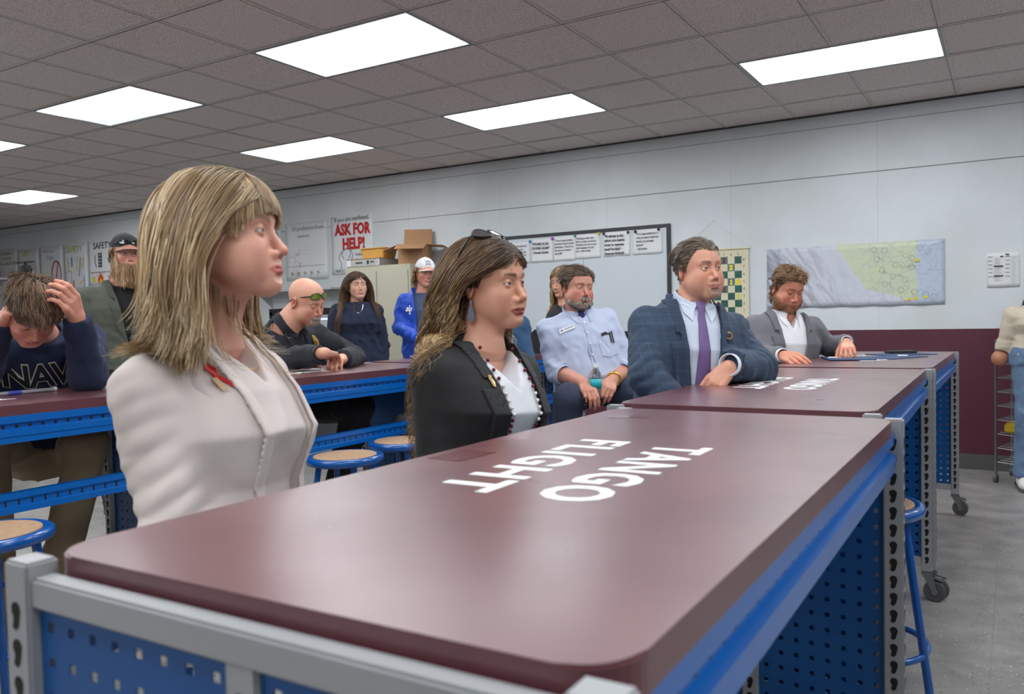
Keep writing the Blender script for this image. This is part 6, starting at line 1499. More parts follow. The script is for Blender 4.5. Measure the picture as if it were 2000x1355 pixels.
    # bottle and sunglasses are things of their own
    b=thing('water_bottle','small clear water bottle with turquoise label held by the striped shirt man','bottle',at(1164,768,4.24))
    b.location.z-=.03
    bm=bmesh.new(); lathe(bm,[(0,0),(.028,0),(.031,.004),(.0295,.03),(.031,.05),(.031,.11),(.028,.135),(.014,.160),(.0125,.168),(.0125,.172)],28); link('bottle_body',bm,mat('clear_bottle_plastic',(225,235,240),.05,trans=.9),b,smooth=True)
    bm=bmesh.new(); lathe(bm,[(.0314,.056),(.0318,.056),(.0318,.108),(.0314,.108)],28); link('bottle_label',bm,mat('turquoise_label',(40,170,180),.4,var=.15,vscale=60),b,smooth=True)
    bm=bmesh.new(); lathe(bm,[(0,.188),(.0135,.188),(.0145,.172),(.0145,.168),(0,.168)],20); link('bottle_cap',bm,flat((236,238,240),.4),b)
    g=thing('sunglasses','dark sunglasses dangling from the hands of the striped shirt man','sunglasses',at(1158,783,4.20))
    for dx in(-.032,.032):
        bm=bmesh.new(); 
        v=[bm.verts.new((dx+.027*math.cos(2*PI*k/20),-.004*math.cos(4*PI*k/20)*0,.021*math.sin(2*PI*k/20))) for k in range(20)]; bm.faces.new(v); o=link('lens',bm,flat((30,22,22),.1),g); md=o.modifiers.new('s','SOLIDIFY'); md.thickness=.002
    bm=bmesh.new()
    for dx in(-.032,.032): tube(bm,[(dx+.027*math.cos(2*PI*k/20),0,.021*math.sin(2*PI*k/20)) for k in range(20)],.0018,6,closed=True)
    tube(bm,[(-.006,0,.006),(.006,0,.006)],.0018,6); tube(bm,[(-.059,0,.008),(-.05,.05,.03),(.0,.06,.04)],.002,6); tube(bm,[(.059,0,.008),(.06,.05,.03),(.03,.06,.04)],.002,6)
    link('glasses_frame',bm,flat((16,16,18),.3),g); g.rotation_euler=(.2,.15,math.radians(yw+90+10))
striped()
# ================================================================ standing and background people
def stand_legs(T_,yaw,fz=.10):
    R_=axes(yaw); out=[]
    for q in(-1,1):
        hip=T_.P(-.02,q*.09,0); kn=V3((hip[0],hip[1],.52))+R_@V3((.02,0,0)); an=V3((hip[0],hip[1],fz))+R_@V3((-.01,q*.02,0)); out.append((hip,kn,an,yaw+q*8))
    return out
def officer():
    hc=at(598,588,4.4); P_=Person('person in a dark police uniform, bald with grey goatee, hands crossed on the bench',at(570,760,4.5))
    nb=at(558,642,4.42); pel=at(560,800,4.65); pel.z=.72; yw=toward(nb,42)
    T_=Torso(pel,nb,yw,[(a,b+.014,c+.016,d+.01) for a,b,c,d in PROF_M])
    H_=Head(hc,toward(hc,50),-22,-6,size=1.03,jaw=1.05,nose=1.08,full=.3,neck=T_.P(1.02,0,.0),nr=.064,nrb=.074,lid=.9,wide=1.0)
    sr,sl=shoulders(T_,.195,.045)
    er=V3(at(538,706,4.22)); wr_=V3(at(632,692,4.02)); el=V3(at(690,700,4.68)); wl=V3(at(668,692,4.28))
    er[2]=max(er[2],HT+.05); wr_[2]=HT+.095; wl[2]=HT+.05; el[2]=max(el[2],HT+.04)
    arms=[(sr,er,wr_+(er-wr_)*.08),(sl,el,wl)]
    lg=[]
    for q,kx,ax in((-1,at(470,815,4.25),at(520,960,4.3)),(1,at(700,795,4.35),at(640,960,4.5))):
        lg.append((T_.P(-.02,q*.10,.02),V3(kx),V3((ax[0],ax[1],.12)),yw+q*-12))
    def bfn(m,q): return np.maximum(np.clip((-.070-q[:,2])/.008,0,1)*(m[:,1]<.034)*(q[:,0]>.045),(np.abs(q[:,2]+.060)<.006)*(m[:,1]<.026)*(q[:,0]>.08))*.75
    ck=dict(skin=(222,164,138),lip=(190,116,104),brow=(170,130,108),cheek=.5,beard=(196,180,168),beardfn=bfn)
    hands=[dict(a=(wr_,axv(np.array(wl-wr_)+np.array((0,0,.01)),(0,0,1)),1,((.15,.35,.3),(.2,.35,.3),(.2,.4,.3),(.25,.4,.3))),k=dict(size=1.08,thumb=.6),elbow=er,reach=.45,w=1.2),
           dict(a=(wl,axv(np.array(at(640,708,4.06)-at(668,692,4.28))*np.array((1,1,.3)),(0,0,1)),-1,((.7,1.0,.7),(.8,1.0,.7),(.8,1.0,.7),(.8,1.,.7))),k=dict(size=1.08,thumb=.6),elbow=el,reach=.4,w=1.2)]
    P_.body(H_,T_,arms,hands,lg,hres=.003,ck=ck,handres=.003)
    m=cloth('dark_navy_uniform_cloth',(26,28,40),.8)
    sh,Cf=shirt(P_,T_,H_,m,off=.018,h=.0065,arms=arms,cr=.082,gap=.016,ch=(-.012,.040),wr=.008,rs=(.070,.062,.052),hem=-.05,vneck=(.93,1.0,.03),name='uniform_shirt'); collar_leaves('collar_leaf',T_,H_,Cf,m,sh,.082,.03,gap=.018)
    gold=mat('gold_badge_metal',(214,176,84),.3,metal=.85)
    f=lambda P:T_.sdf(P,.022)
    o=applique('police_badge',T_,f,[circ(0,0,.026,.034,24)],gold,sh,t0=.86,l0=.10,off=.006,th=.004); applique('badge_centre',T_,f,[circ(0,0,.012,n=12)],flat((120,84,40),.4),o,t0=.86,l0=.10,off=.011,th=.002); applique('badge_ribbon',T_,f,[[(-.018,.016),(.018,.016),(.018,.020),(-.018,.020)],[(-.018,-.018),(.018,-.018),(.018,-.014),(-.018,-.014)]],flat((150,110,50),.4),o,t0=.86,l0=.10,off=.011,th=.002)
    applique('name_plate',T_,f,[[(-.032,-.008),(.032,-.008),(.032,.008),(-.032,.008)]],gold,sh,t0=.82,l0=-.115,off=.007,th=.003)
    bm=bmesh.new(); r_=[bm.verts.new(v) for v in()]; 
    o=applique('radio_microphone',T_,f,[rrect(-.026,.026,-.038,.038,.008,3)],flat((30,31,33),.5),sh,t0=.86,l0=-.03,off=.004,th=.022)
    applique('mic_grille',T_,f,[[(-.018,-.002+.006*k),(.018,-.002+.006*k),(.018,.001+.006*k),(-.018,.001+.006*k)] for k in range(5)]+[[(-.010,-.026),(.014,-.026),(.014,-.021),(-.010,-.021)]],flat((90,92,96),.5),o,t0=.86,l0=-.03,off=.0265,th=.001)
    a=[drape(T_,f,[(x,y)],.8,-.06,.010)[0] for x,y in((.02,.04),(.0,.06),(-.012,.08),(-.02,.10),(-.015,.13))]
    bm=bmesh.new(); tube(bm,[Vector(p.tolist()) for p in a],.004,8); link('coiled_cord',bm,flat((28,28,30),.5),sh,smooth=True)
    a=[V3(sr)*(1-t)+V3(T_.P(.985,-.05,-.02))*t+V3((0,0,.085)) for t in np.linspace(.0,.8,30)]; bm=bmesh.new(); tube(bm,[Vector(p.tolist())+Vector((.012*math.cos(k*2.1),.0,.012*math.sin(k*2.1))) for k,p in enumerate(a)],.006,8); link('shoulder_coil',bm,flat((24,24,28),.4),sh,smooth=True)
    for k in range(4): applique('collar_star',T_,lambda P:np.minimum(Cf(P),collar_sdf(P,H_,T_,.082,-.012,.04)),[circ(-.004*k,-.013*k,.0045,n=8)],gold,sh,t0=.985,l0=-.062,off=.004,th=.002)
    # shoulder patch
    c=V3(sr)*.62+V3(er)*.38; nrm_=V3(nrm(np.cross(nrm(er-sr),T_.f)));  n2=V3(nrm(np.array(CAM)-c)*.75+np.array([0,0,.1])-np.array(T_.l)*.7); n2=V3(nrm(n2)); up=V3(nrm(sr-er)); up=V3(nrm(up-n2*float(up@n2))); rt=V3(np.cross(up,n2))
    f2=lambda P:Cf(P)
    def proj(bm,off):
        for v in bm.verts:
            p=(c+rt*v.co.x+up*v.co.y+n2*.15)[None].astype(f32)
            for _ in range(12): p=p-n2*(f2(p)*.85)[:,None]
            v.co=Vector((p[0]+n2*(off+v.co.z)).tolist())
        return bm
    sd_=lambda s:[(-.036*s,.044*s),(.036*s,.044*s),(.040*s,.0),(.026*s,-.030*s),(0,-.046*s),(-.026*s,-.030*s),(-.040*s,.0)]
    bm=bmesh.new(); prism(bm,sd_(1.),0,.002); o=link('shoulder_patch',proj(bm,.002),flat((206,206,208),.6),sh)
    bm=bmesh.new(); prism(bm,sd_(.9),0,.002); link('patch_field',proj(bm,.0035),flat((70,36,44),.6),o)
    b=text_bm('POLICE',.022,.0008,.0006); bmesh.ops.translate(b,vec=(0,.027,0),verts=b.verts); link('patch_lettering',proj(b,.007),flat((236,236,238),.6),o,norm=False)
    b=text_bm('JG',.036,.001,.0006); bmesh.ops.translate(b,vec=(0,-.004,0),verts=b.verts); link('patch_lettering',proj(b,.007),flat((206,210,214),.6),o,norm=False)
    glasses(P_.root,H_,(.090,0,.062),24,(120,140,40),(18,24,34),h=.017,temple=.15,wrap=.7)
    a=V3(wr_+(er-wr_)*.16); d=nrm(wr_-er); 
    for j,(rgb,rr) in enumerate((((30,30,32),.0055),((200,200,204),.004),((24,24,26),.006))):
        dv=Vector(d.tolist()); up_=dv.orthogonal().normalized(); s_=dv.cross(up_); cc=Vector((a+d*.012*j).tolist()); bm=bmesh.new(); tube(bm,[cc+.037*(math.cos(2*PI*k/24)*up_+math.sin(2*PI*k/24)*s_) for k in range(24)],rr,8,closed=True); link('bracelet',bm,flat(rgb,.35),P_.root)
    P_.trousers(lg,cloth('black_uniform_trouser',(22,22,26)),T_,h=.010,r=(.098,.082,.064),seed=13); P_.shoes(lg,yw,flat((18,18,20),.4))
    q=scalp_roots(H_,1800,([0,180],[-.2,-.2]),35,lambda q_:(bfn(mir(q_),q_)>.4),zmin=-.135)
    A,own=grow(H_,q,lambda q_,t:np.stack([.3+0*q_[:,0],q_[:,1]*3,-1+0*q_[:,0]],1).astype(f32),np.full(len(q),.010,f32),3,np.full(len(q),.003,f32),hug=.3,rand=.3)
    strands_mesh('goatee',A,np.full(A.shape[:2],.0008),hair_cols(len(q),4,own,[(196,182,168),(176,156,140),(206,194,182)]),P_.root)
    return P_.done()
officer()
def girl():
    hc=at(697,557,6.7); P_=Person('person in a navy sweatshirt with very long brown hair, standing behind the officer',at(700,700,6.7))
    nb=at(696,592,6.72); pel=Vector((nb.x,nb.y,.95)); yw=toward(nb,5)
    T_=Torso(pel,nb,yw,PROF_F); H_=Head(hc,toward(hc,17),0,-3,size=.97,fem=1,jaw=.9,neck=T_.P(1.0,0,.0),nr=.048,nrb=.052,lid=.3,eyes=(60,44,34),gaze=(1,.05,.02),smile=-.4,nose=.85)
    sr,sl=shoulders(T_,.155,.04); arms=[(sr,sr-V3(T_.l)*.05-V3((0,0,.29)),sr-V3(T_.l)*.04-V3((0,0,.52))+T_.f*.06),(sl,sl+V3(T_.l)*.05-V3((0,0,.29)),sl+V3(T_.l)*.04-V3((0,0,.52))+T_.f*.06)]
    lg=stand_legs(T_,yw); ck=dict(skin=(224,170,146),lip=(190,112,104),brow=(50,36,30),scalp=(66,46,34),hairline=HL_F,cheek=.25)
    hands=[dict(a=(A[2],axv((T_.f*.2-V3((0,0,1)))+0,T_.l*q),q,(.2,.2,.2,.2)),elbow=A[1],reach=.3) for A,q in zip(arms,(1,-1))]
    P_.body(H_,T_,arms,hands,lg,hres=.003,ck=ck,handres=.005)
    m=cloth('navy_sweatshirt_fleece',(32,40,64),.95); sw,Cf=shirt(P_,T_,H_,m,off=.034,h=.008,arms=arms,cr=.066,ch=(-.02,.008),gap=0,wr=.010,rs=(.066,.058,.048),hem=-.12,name='sweatshirt')
    P_.trousers(lg,cloth('dark_jean_denim',(50,58,78)),T_,h=.012); P_.shoes(lg,yw,flat((196,150,104),.7))
    bm=bmesh.new(); pts=[Vector(drape(T_,lambda P:np.minimum(Cf(P),H_.sdf(P)),[(.045*math.sin(a),-.0-.075*math.cos(a)*1.)],.98,0,.004)[0].tolist()) for a in np.linspace(-1.5,1.5,15)]; tube(bm,pts,.0018,6); o=link('necklace',bm,mat('silver',(210,212,216),.25,metal=1),P_.root); beads(o,'pendant',[pts[7]],.006,M_trim)
    for q_ in(-1,1): beads(P_.root,'pearl_earring',[H_.W((-.004,q_*.082,-.040))],.006,M_trim)
    N=3600; q=scalp_roots(H_,N,HL_F,41); g=np.random.default_rng(9); topw=np.clip((q[:,2]+.03)/.12,0,1); L_=(.44+.16*topw)*g.uniform(.8,1.05,N)
    A,own=grow(H_,q,flowf(-.22,.75,-.5,.006),L_.astype(f32),26,(g.uniform(.002,.009,N)).astype(f32),body=lambda P:Cf.base(P),guard=lambda q_:np.interp(q_[:,2],[-.3,-.2,-.08,0,.03,.06],[.15,.13,.05,.018,.035,.10]),grav=.4,inert=.5,clump=110,clw=.6,seed=9,spread=.5,boff=.012,wave=.010,wfreq=2.2,wstart=.5)
    rr=.0016*np.linspace(1,.4,27)[None]*np.ones((N,1)); strands_mesh('hair',A,rr,hair_cols(N,27,own,[(118,86,62),(98,70,50),(142,106,76),(84,60,44)],4,root=(80,58,44)),P_.root)
    return P_.done()
girl()
def capboy():
    hc=at(831,533,7.0); P_=Person('person in a bright blue jacket and white cap standing by the cabinet',at(825,700,7.0))
    nb=at(826,572,7.03); pel=Vector((nb.x,nb.y,.97)); yw=toward(nb,0)
    T_=Torso(pel,nb,yw,PROF_M); H_=Head(hc,toward(hc,16),-4,2,size=1.0,jaw=1.0,neck=T_.P(1.0,0,.0),nr=.054,nrb=.06,lid=.6,smile=.9,eyes=(80,90,100))
    sr,sl=shoulders(T_,.165,.045); er=V3(at(782,640,6.95)); wr_=V3(at(817,660,6.72)); arms=[(sr,er,wr_),(sl,sl+V3(T_.l)*.08-V3((0,0,.28)),sl-V3((0,0,.36))+T_.f*.22)]
    lg=stand_legs(T_,yw); ck=dict(skin=(226,160,136),lip=(196,112,100),brow=(140,104,76),scalp=(150,118,84),hairline=HL_F,cheek=.6)
    hands=[dict(a=(wr_,axv(np.array(at(845,664,6.6)-at(817,660,6.72)),(0,0,1)),1,(.4,.4,.45,.5)),k=dict(thumb=.5,size=1.05),elbow=er,reach=.3),dict(a=(arms[1][2],axv(T_.f,(0,0,1)),-1,(.4,.4,.4,.4)),elbow=arms[1][1],reach=.3)]
    P_.body(H_,T_,arms,hands,lg,hres=.003,ck=ck,handres=.004)
    m=cloth('royal_blue_nylon',(14,72,190),.55); J,Cf=jacket(P_,T_,arms,m,t0=-.3,t1=1.0,w1=.085,w0=.03,off=.032,rs=(.072,.066,.050),h=.008,wr=.012,seed=28,lw=.040,noise=22,notch=3,hem=-.12)
    shirt(P_,T_,H_,cloth('slate_blue_tee',(70,84,116)),off=.010,cr=.068,ch=(-.014,.004),gap=0,hem=-.1,name='tee_shirt')
    pl=[circ(0,0,.014)]+[circ(.026*math.cos(a),.026*math.sin(a),.010,n=10) for a in(0,.8,2.34,PI,4.71)]+[[(-.003,.01),(.003,.01),(.003,.045),(-.003,.045)]]
    applique('jacket_emblem',T_,lambda P:Cf(P),pl,M_trim,J,t0=.70,l0=-.115,off=.004,th=.002)
    cap=cap_mesh(P_.root,H_,(226,228,230),(212,214,216),m=cloth('white_cap_twill',(228,230,232)),hi=.006,zb=.046)
    def capdecal(name,polys,rgb,a0=0.):
        bm=bmesh.new()
        for p in polys: prism(bm,p,0,.001)
        for v in bm.verts:
            y=v.co.x; z=.088+v.co.y; a=a0
            x=.103*math.sqrt(max(0,1-((z-.036)/.099)**2-(y/.085)**2))-.014; v.co=Vector(H_.W((x+.004+v.co.z,y,z)).tolist())
        return link(name,bm,flat(rgb,.6),cap)
    ring=oval(0,0,.019,.019,.004,20); capdecal('cap_emblem',ring+stroke([(.0,-.010),(-.008,.0),(0,.012),(.008,0),(0,-.010)],.003)+[q for s in((-1,-1),(1,-1),(1,1),(-1,1)) for q in stroke([(s[0]*.013,s[1]*.013),(s[0]*.026,s[1]*.022)],.004)],(40,42,46))
    N=1500; q=scalp_roots(H_,N,([0,60,80,100,125,180],[.2,.2,.0,-.01,-.05,-.06]),51,lambda q_:q_[:,2]<.06); g=np.random.default_rng(10)
    A,own=grow(H_,q,flowf(-.1,.5,-.8),g.uniform(.10,.16,N).astype(f32),12,g.uniform(.004,.016,N).astype(f32),guard=([-.2,-.05,.05],[.05,.035,.03]),clump=50,wave=.010,wfreq=3,seed=12)
    strands_mesh('hair',A,.0018*np.linspace(1,.4,13)[None]*np.ones((N,1)),hair_cols(N,13,own,[(170,134,92),(146,112,76),(190,156,110)]),P_.root)
    P_.trousers(lg,cloth('khaki_chino',(150,134,110)),T_,h=.012); P_.shoes(lg,yw,flat((200,200,200),.7))
    return P_.done()
capboy()
def bearded():
    hc=at(246,496,5.35); P_=Person('person in an olive blazer with long reddish beard and dark cap, standing at left',at(230,700,5.35))
    nb=at(236,560,5.4); pel=Vector((nb.x,nb.y,1.0)); yw=toward(nb,12)
    T_=Torso(pel,nb,yw,[(a,b+.012,c+.015,d) for a,b,c,d in PROF_M]); H_=Head(hc,toward(hc,16),-2,0,size=1.04,neck=T_.P(1.0,0,.0),nr=.062,nrb=.068,lid=.4,eyes=(90,104,110),nose=.95)
    sr,sl=shoulders(T_,.185,.045); arms=[(sr,sr-V3(T_.l)*.06-V3((0,0,.30)),sr-V3(T_.l)*.04-V3((0,0,.54))+T_.f*.05),(sl,sl+V3(T_.l)*.06-V3((0,0,.30)),sl+V3(T_.l)*.04-V3((0,0,.54))+T_.f*.05)]
    lg=stand_legs(T_,yw)
    def bfn(m,q): return np.clip((-.030-q[:,2]+np.where(q[:,0]<.05,.03,-.028))/.008,0,1)*(q[:,0]>-.02)*(q[:,2]>-.14)
    ck=dict(skin=(222,160,138),lip=(180,104,92),brow=(150,116,84),scalp=(140,110,84),hairline=HL_M,cheek=.45,beard=(180,140,100),beardfn=bfn)
    hands=[dict(a=(A[2],axv((T_.f*.2-V3((0,0,1)))+0,T_.l*q),q,(.3,.3,.3,.3)),elbow=A[1],reach=.3) for A,q in zip(arms,(1,-1))]
    P_.body(H_,T_,arms,hands,lg,hres=.003,ck=ck,handres=.005)
    m=cloth('olive_blazer_wool',(82,86,76),.9); J,Cf=jacket(P_,T_,arms,m,t0=.18,t1=1.0,w1=.07,off=.030,rs=(.074,.064,.050),h=.007,wr=.009,seed=38,lw=.055,noise=20,lm=cloth('olive_lapel',(78,82,72)),notch=.75)
    shirt(P_,T_,H_,cloth('black_shirt_cloth',(20,20,22)),off=.014,cr=.074,gap=.01,ch=(-.01,.03))
    cap_mesh(P_.root,H_,(48,50,54),(40,42,46),m=cloth('charcoal_cap_twill',(50,52,56)),hi=.004,zb=.044,bill=.070)
    glasses(P_.root,H_,(.098,0,.072),12,(40,44,50),(14,14,16),h=.015,temple=.14,wrap=.6)
    N=3600; q=scalp_roots(H_,N,([0,180],[-.2,-.2]),36,lambda q_:(bfn(mir(q_),q_)>.4),zmin=-.135); g=np.random.default_rng(12)
    L_=(.085+.07*np.clip(q[:,0]/.09,0,1))*g.uniform(.6,1.1,N)
    A,own=grow(H_,q,lambda q_,t:np.stack([.35+0*q_[:,0],-q_[:,1]*5,-1+0*q_[:,0]],1).astype(f32),L_.astype(f32),9,g.uniform(.004,.014,N).astype(f32),hug=.3,rand=.22,clump=120,clw=.4,wave=.004,wfreq=5,body=lambda P:Cf.base(P))
    t=np.linspace(0,1,10)[None,:,None]; c=hair_cols(N,10,own,[(206,172,132),(220,190,152),(190,150,108),(172,128,88)]); c=c*(.75+.5*t)
    strands_mesh('beard',A,.0014*np.linspace(1,.4,10)[None]*np.ones((N,1)),np.clip(c,0,1),P_.root)
    N=700; q=scalp_roots(H_,N,([0,60,80,100,125,180],[.2,.2,-.03,-.01,-.05,-.06]),52,lambda q_:q_[:,2]<.05); A,own=grow(H_,q,flowf(-.3,.5,-.6),np.full(N,.05,f32),6,np.full(N,.006,f32),clump=40)
    strands_mesh('hair',A,np.full(A.shape[:2],.0014),hair_cols(N,7,own,[(176,140,100),(150,116,82)]),P_.root)
    P_.trousers(lg,cloth('dark_trouser_wool',(50,50,52)),T_,h=.014); P_.shoes(lg,yw,flat((30,26,24),.5))
    return P_.done()
bearded()
def navyboy():
    hc=at(62,608,2.98); P_=Person('person in a navy sweatshirt with bowed head and both hands raised, at the left edge',at(60,700,3.2))
    nb=at(78,650,3.24); pel=at(92,800,3.55); pel.z=.72; yw=toward(nb,8)
    T_=Torso(pel,nb,yw,[(a,b+.0,c+.01,d) for a,b,c,d in PROF_M],mid=(Vector(pel)+nb)/2-Vector((.03,0,0)))
    H_=Head(hc,toward(hc,14),-52,0,size=1.0,neck=T_.P(1.0,0,.0),nr=.056,nrb=.062,lid=.9,nose=.9)
    sr,sl=shoulders(T_,.170,.030)
    er=V3(at(-40,760,3.05)); wr_=V3(at(4,628,2.95)); el=V3(at(172,742,3.12)); wl=V3(at(151,622,3.0)); er[2]=HT+.07; el[2]=HT+.06
    arms=[(sr,er,wr_),(sl,el,wl)]
    lg=[]
    for q,kx,ax in((-1,at(-30,860,3.15),at(-10,1040,3.2)),(1,at(170,870,3.25),at(95,1040,3.3))):
        lg.append((T_.P(-.02,q*.10,.02),V3(kx),V3((ax[0],ax[1],.12)),yw+q*12))
    ck=dict(skin=(222,158,134),lip=(190,110,100),brow=(96,70,52),scalp=(92,70,54),hairline=HL_M,cheek=.4)
    hands=[dict(a=(wr_,axv(np.array(at(34,574,2.86)-at(4,628,2.95)),np.array(at(-60,560,2.8)-at(4,628,2.95))),1,((.4,.8,.5),(.5,.9,.5),(.6,.9,.5),(.7,.9,.5))),k=dict(thumb=.5,size=1.05),elbow=er,reach=.4,w=1.1),
           dict(a=(wl,axv(np.array(at(132,574,2.90)-at(151,622,3.0)),np.array(at(220,560,2.8)-at(151,622,3.0))),-1,((.4,.8,.5),(.5,.9,.5),(.6,.9,.5),(.7,.9,.5))),k=dict(thumb=.5,size=1.05),elbow=el,reach=.4,w=1.1)]
    P_.body(H_,T_,arms,hands,lg,hres=.0028,ck=ck,handres=.0028)
    m=cloth('navy_fleece',(28,38,66),.95); sw,Cf=shirt(P_,T_,H_,m,off=.030,h=.007,arms=arms,cr=.074,ch=(-.03,.0),gap=0,wr=.006,rs=(.074,.066,.046),hem=.16,name='sweatshirt')
    f=lambda P:T_.sdf(P,.035)
    def dtext(s,size,l0,t0,rgb,off,bold,name='chest_lettering',sx=1.):
        b=text_bm(s,size,bold,.0006,res=2,spacing=.92); 
        for v in b.verts: v.co.x*=sx; v.co.y+=.10*(.02-abs(v.co.x)**1*.1) 
        bmesh.ops.triangulate(b,faces=b.faces[:]); drape_bm(T_,f,b,t0,l0,off); return link(name,b,flat(rgb,.8),sw,norm=False)
    dtext('NAVY',.128,-.005,.80,(206,200,182),.005,.0065,sx=.95); dtext('NAVY',.128,-.005,.80,(14,18,34),.0068,.0028,sx=.95)
    applique('chest_crest',T_,f,[circ(0,0,.036,.038)],flat((214,206,180),.7),sw,t0=.66,l0=.0,off=.004,th=.001,step=1)
    applique('chest_crest',T_,f,[circ(0,0,.031,.033)],flat((40,40,54),.7),sw,t0=.66,l0=.0,off=.0055,th=.001,step=1)
    applique('chest_crest',T_,f,oval(0,0,.026,.028,.006,18)+[[(-.014,-.012),(.014,-.012),(.014,.012),(-.014,.012)]],flat((200,160,80),.7),sw,t0=.66,l0=.0,off=.007,th=.001)
    applique('chest_crest',T_,f,[[(-.010,-.008),(.010,-.008),(.010,.008),(-.010,.008)]],flat((150,170,200),.7),sw,t0=.66,l0=.0,off=.0085,th=.001)
    cols=[(112,84,62),(92,68,50),(134,102,76),(74,54,42),(150,118,90)]
    def fl(q_,t):
        r=np.sqrt(q_[:,1]**2+(q_[:,0]+.07)**2)+.02; return np.stack([(q_[:,0]+.07)/r*.9+.25,q_[:,1]/r*.9,.05-.5*np.clip(-q_[:,2]*20,0,1)],1).astype(f32)
    short_hair(P_.root,H_,3600,([0,25,45,60,80,100,125,180],[.058,.058,.046,.020,-.020,.000,-.050,-.064]),cols,length=.052,off=(.005,.016),flow=fl,clump=230,seed=44,r=.0013,grav=.0,rand=.18,steps=9)
    P_.trousers(lg,cloth('khaki_cotton',(152,132,104)),T_,h=.010,r=(.095,.08,.064),seed=15); P_.shoes(lg,yw,flat((110,70,34),.6),name='work_boot')
    return P_.done()
navyboy()
def backblonde():
    hc=at(1100,549,6.1); P_=Person('person with long blonde hair and a black top, partly hidden behind the striped shirt man',at(1105,700,6.1))
    nb=at(1106,588,6.12); pel=Vector((nb.x,nb.y,.95)); yw=toward(nb,-40)
    T_=Torso(pel,nb,yw,PROF_F); H_=Head(hc,toward(hc,-42),-10,0,size=.98,fem=1,jaw=.9,neck=T_.P(1.0,0,.0),nr=.048,nrb=.052,lid=.85,nose=.9)
    sr,sl=shoulders(T_,.150,.04); arms=[(sr,sr-V3(T_.l)*.05-V3((0,0,.27)),sr-V3((0,0,.38))+T_.f*.2),(sl,sl+V3(T_.l)*.05-V3((0,0,.27)),sl-V3((0,0,.38))+T_.f*.2)]
    lg=stand_legs(T_,yw); ck=dict(skin=(218,164,138),lip=(180,104,96),brow=(110,84,60),scalp=(140,114,80),hairline=HL_F)
    hands=[dict(a=(A[2],axv(T_.f,(0,0,1)),q,(.4,.4,.4,.4)),elbow=A[1],reach=.9) for A,q in zip(arms,(1,-1))]
    P_.body(H_,T_,arms,hands,lg,hres=.0032,ck=ck,handres=.005,skinoff=-.002)
    m=cloth('black_sleeveless_knit',(24,24,27)); shirt(P_,T_,H_,m,off=.010,h=.008,collar=False,hem=-.12,wr=.004,name='sleeveless_top',vneck=(.86,1.02,.09))
    P_.trousers(lg,cloth('black_trouser',(26,26,30)),T_,h=.014); P_.shoes(lg,yw,flat((24,24,24),.5))
    N=2600; q=scalp_roots(H_,N,HL_F,61); g=np.random.default_rng(19); topw=np.clip((q[:,2]+.03)/.12,0,1); L_=(.22+.14*topw)*g.uniform(.8,1.05,N)
    A,own=grow(H_,q,flowf(-.35,.7,-.5,.0),L_.astype(f32),18,(g.uniform(.003,.018,N)).astype(f32),guard=lambda q_:np.interp(q_[:,2],[-.3,-.08,0,.03,.06],[.06,.05,.035,.045,.10]),body=lambda P:T_.sdf(P,.012),grav=.4,inert=.5,clump=90,clw=.6,seed=9,spread=.5,wave=.010,wfreq=2.6)
    strands_mesh('hair',A,.0016*np.linspace(1,.4,19)[None]*np.ones((N,1)),hair_cols(N,19,own,[(190,160,110),(164,134,90),(212,184,136),(136,108,74)],4,root=(130,104,74)),P_.root)
    return P_.done()
backblonde()
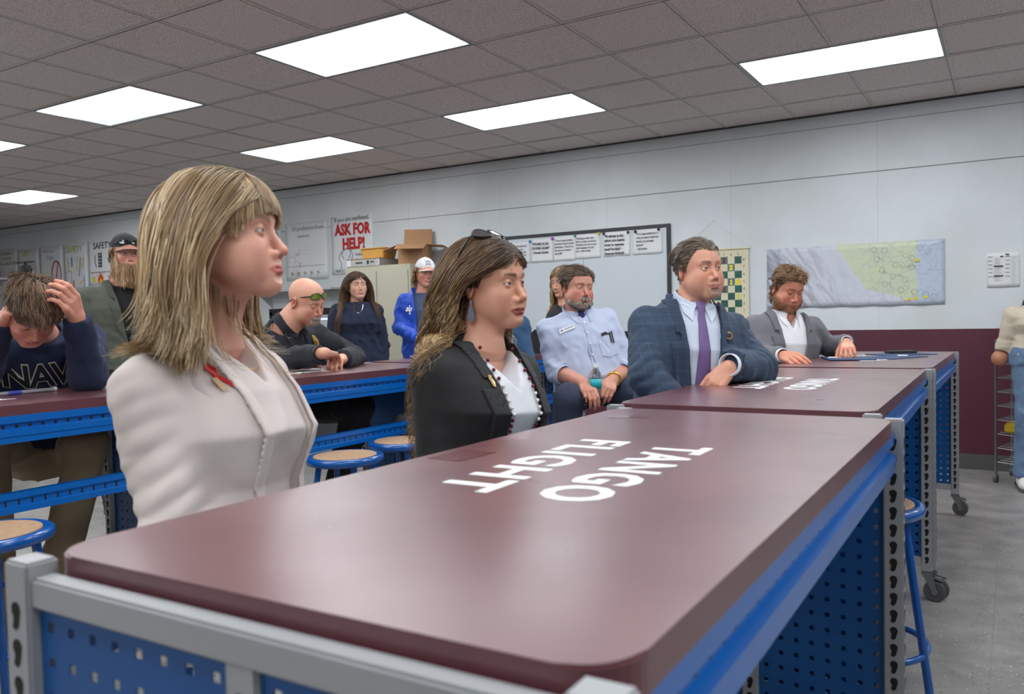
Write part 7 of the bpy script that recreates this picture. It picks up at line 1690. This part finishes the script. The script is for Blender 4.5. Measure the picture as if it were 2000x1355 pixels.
def rightwoman():
    hc=at(2046,545,5.35); P_=Person('person in a beige T-shirt and jeans cut off by the right edge of the photo',at(2000,900,5.4))
    nb=at(2036,596,5.4); pel=Vector((nb.x,nb.y,.92)); yw=toward(nb,18)
    T_=Torso(pel,nb,yw,[(a,b+.014,c+.02,d) for a,b,c,d in PROF_F]); H_=Head(hc,toward(hc,-30),0,0,size=1.0,fem=1,jaw=.95,full=.5,neck=T_.P(1.0,0,.0),nr=.05,nrb=.056,lid=.4,eyes=(50,36,30))
    sr,sl=shoulders(T_,.172,.045); er=sr-V3(T_.l)*.05-V3((0,0,.28))-T_.f*.06; el=sl+V3(T_.l)*.05-V3((0,0,.28))-T_.f*.06
    wr_=T_.P(.18,-.05,-.21); wl=T_.P(.2,.05,-.20); arms=[(sr,er,wr_),(sl,el,wl)]
    lg=stand_legs(T_,yw); ck=dict(skin=(176,120,92),lip=(150,80,72),brow=(40,30,26),scalp=(38,28,26),hairline=HL_F)
    hands=[dict(a=(w_,axv(np.array(T_.l)*q*-1+np.array((0,0,-.2)),T_.f*-1),-q,(.4,.4,.4,.4)),elbow=e,reach=1.15,w=1.35) for w_,e,q in((wr_,er,-1),(wl,el,1))]
    P_.body(H_,T_,arms,hands,lg,hres=.0035,ck=ck,handres=.005)
    m=cloth('beige_tee_jersey',(196,184,164)); ar=[(a,b*.0+a*.30+b*.70,a*.16+b*.84,(.064,.062,.060)) for a,b,_ in arms]
    sh,Cf=shirt(P_,T_,H_,m,off=.014,h=.007,arms=ar,cr=.064,ch=(-.018,-.004),gap=0,hem=-.0,wr=.006,name='tee_shirt',rs=(.066,.064,.062))
    f=lambda P:Cf(P)
    applique('round_emblem',T_,f,[circ(0,0,.085,n=36)],flat((110,40,50),.8),sh,t0=.66,l0=0,off=.002,th=.001,step=1)
    applique('round_emblem',T_,f,[circ(0,0,.066,n=32)],flat((206,196,178),.8),sh,t0=.66,l0=0,off=.0035,th=.001,step=1)
    applique('round_emblem',T_,f,[[(-.03,-.04),(.03,-.04),(.045,.01),(.02,.045),(-.02,.045),(-.045,.01)]],flat((110,40,50),.8),sh,t0=.66,l0=0,off=.005,th=.001,step=1)
    P_.trousers(lg,mat('blue_jean_denim',(96,120,150),.85,bump=.3,bscale=600,var=.22,vscale=7),T_,h=.008,r=(.105,.078,.068),seed=22); P_.shoes(lg,yw,flat((226,222,218),.6),name='sneaker')
    N=2600; q=scalp_roots(H_,N,HL_F,71); g=np.random.default_rng(29); L_=g.uniform(.34,.52,N)
    A,own=grow(H_,q,flowf(-.25,.7,-.5,.0),L_.astype(f32),22,(g.uniform(.003,.022,N)).astype(f32),guard=lambda q_:np.interp(q_[:,2],[-.3,-.08,0,.03,.06],[.13,.06,.035,.045,.10]),body=lambda P:Cf.base(P),grav=.4,inert=.5,clump=90,clw=.6,seed=9,spread=.5,wave=.014,wfreq=2.6,boff=.01)
    strands_mesh('hair',A,.0018*np.linspace(1,.4,23)[None]*np.ones((N,1)),hair_cols(N,23,own,[(52,38,34),(40,30,28),(76,54,44)],4),P_.root)
    return P_.done()
rightwoman()
def denim():
    hc=at(966,548,4.35); P_=Person('person in a blue denim shirt, hidden behind the dark haired woman except one arm',at(960,800,4.4))
    nb=at(962,602,4.4); pel=at(955,760,4.42); pel.z=.72; yw=toward(nb,-70)
    T_=Torso(pel,nb,yw,PROF_M); H_=Head(hc,toward(hc,-70),0,0,size=.98,neck=T_.P(1.0,0,.0),nr=.054,nrb=.06,lid=.4)
    sr,sl=shoulders(T_,.165,.045); sL=V3(at(1013,638,4.32)); eL=V3(at(1024,712,4.28)); wL=V3(at(1012,758,4.1))
    arms=[(sr,sr-V3((0,0,.28)),sr-V3((0,0,.34))+T_.f*.2),(sL,eL,wL)]
    lg=legs_of(T_,yw); ck=dict(skin=(214,158,134),lip=(180,104,96),brow=(90,66,50),scalp=(90,70,54),hairline=HL_M)
    hands=[dict(a=(A[2],axv(T_.f,(0,0,1)),q,(.4,.4,.4,.4)),elbow=A[1],reach=.4) for A,q in zip(arms,(1,-1))]
    P_.body(H_,T_,arms,hands,lg,hres=.004,ck=ck,handres=.005)
    m=mat('blue_shirt_denim',(52,84,120),.9,bump=.35,bscale=500,var=.2,vscale=12); shirt(P_,T_,H_,m,off=.020,h=.007,arms=arms,cr=.074,ch=(-.01,.03),gap=.01,wr=.010,rs=(.060,.056,.046),hem=-.1,name='denim_shirt')
    short_hair(P_.root,H_,1500,HL_M,[(92,70,54),(76,58,44),(110,86,66)],length=.04,seed=54,r=.0016)
    P_.trousers(lg,cloth('grey_trouser',(60,62,68)),T_,h=.014); P_.shoes(lg,yw,flat((40,36,34),.5))
    return P_.done()
denim()
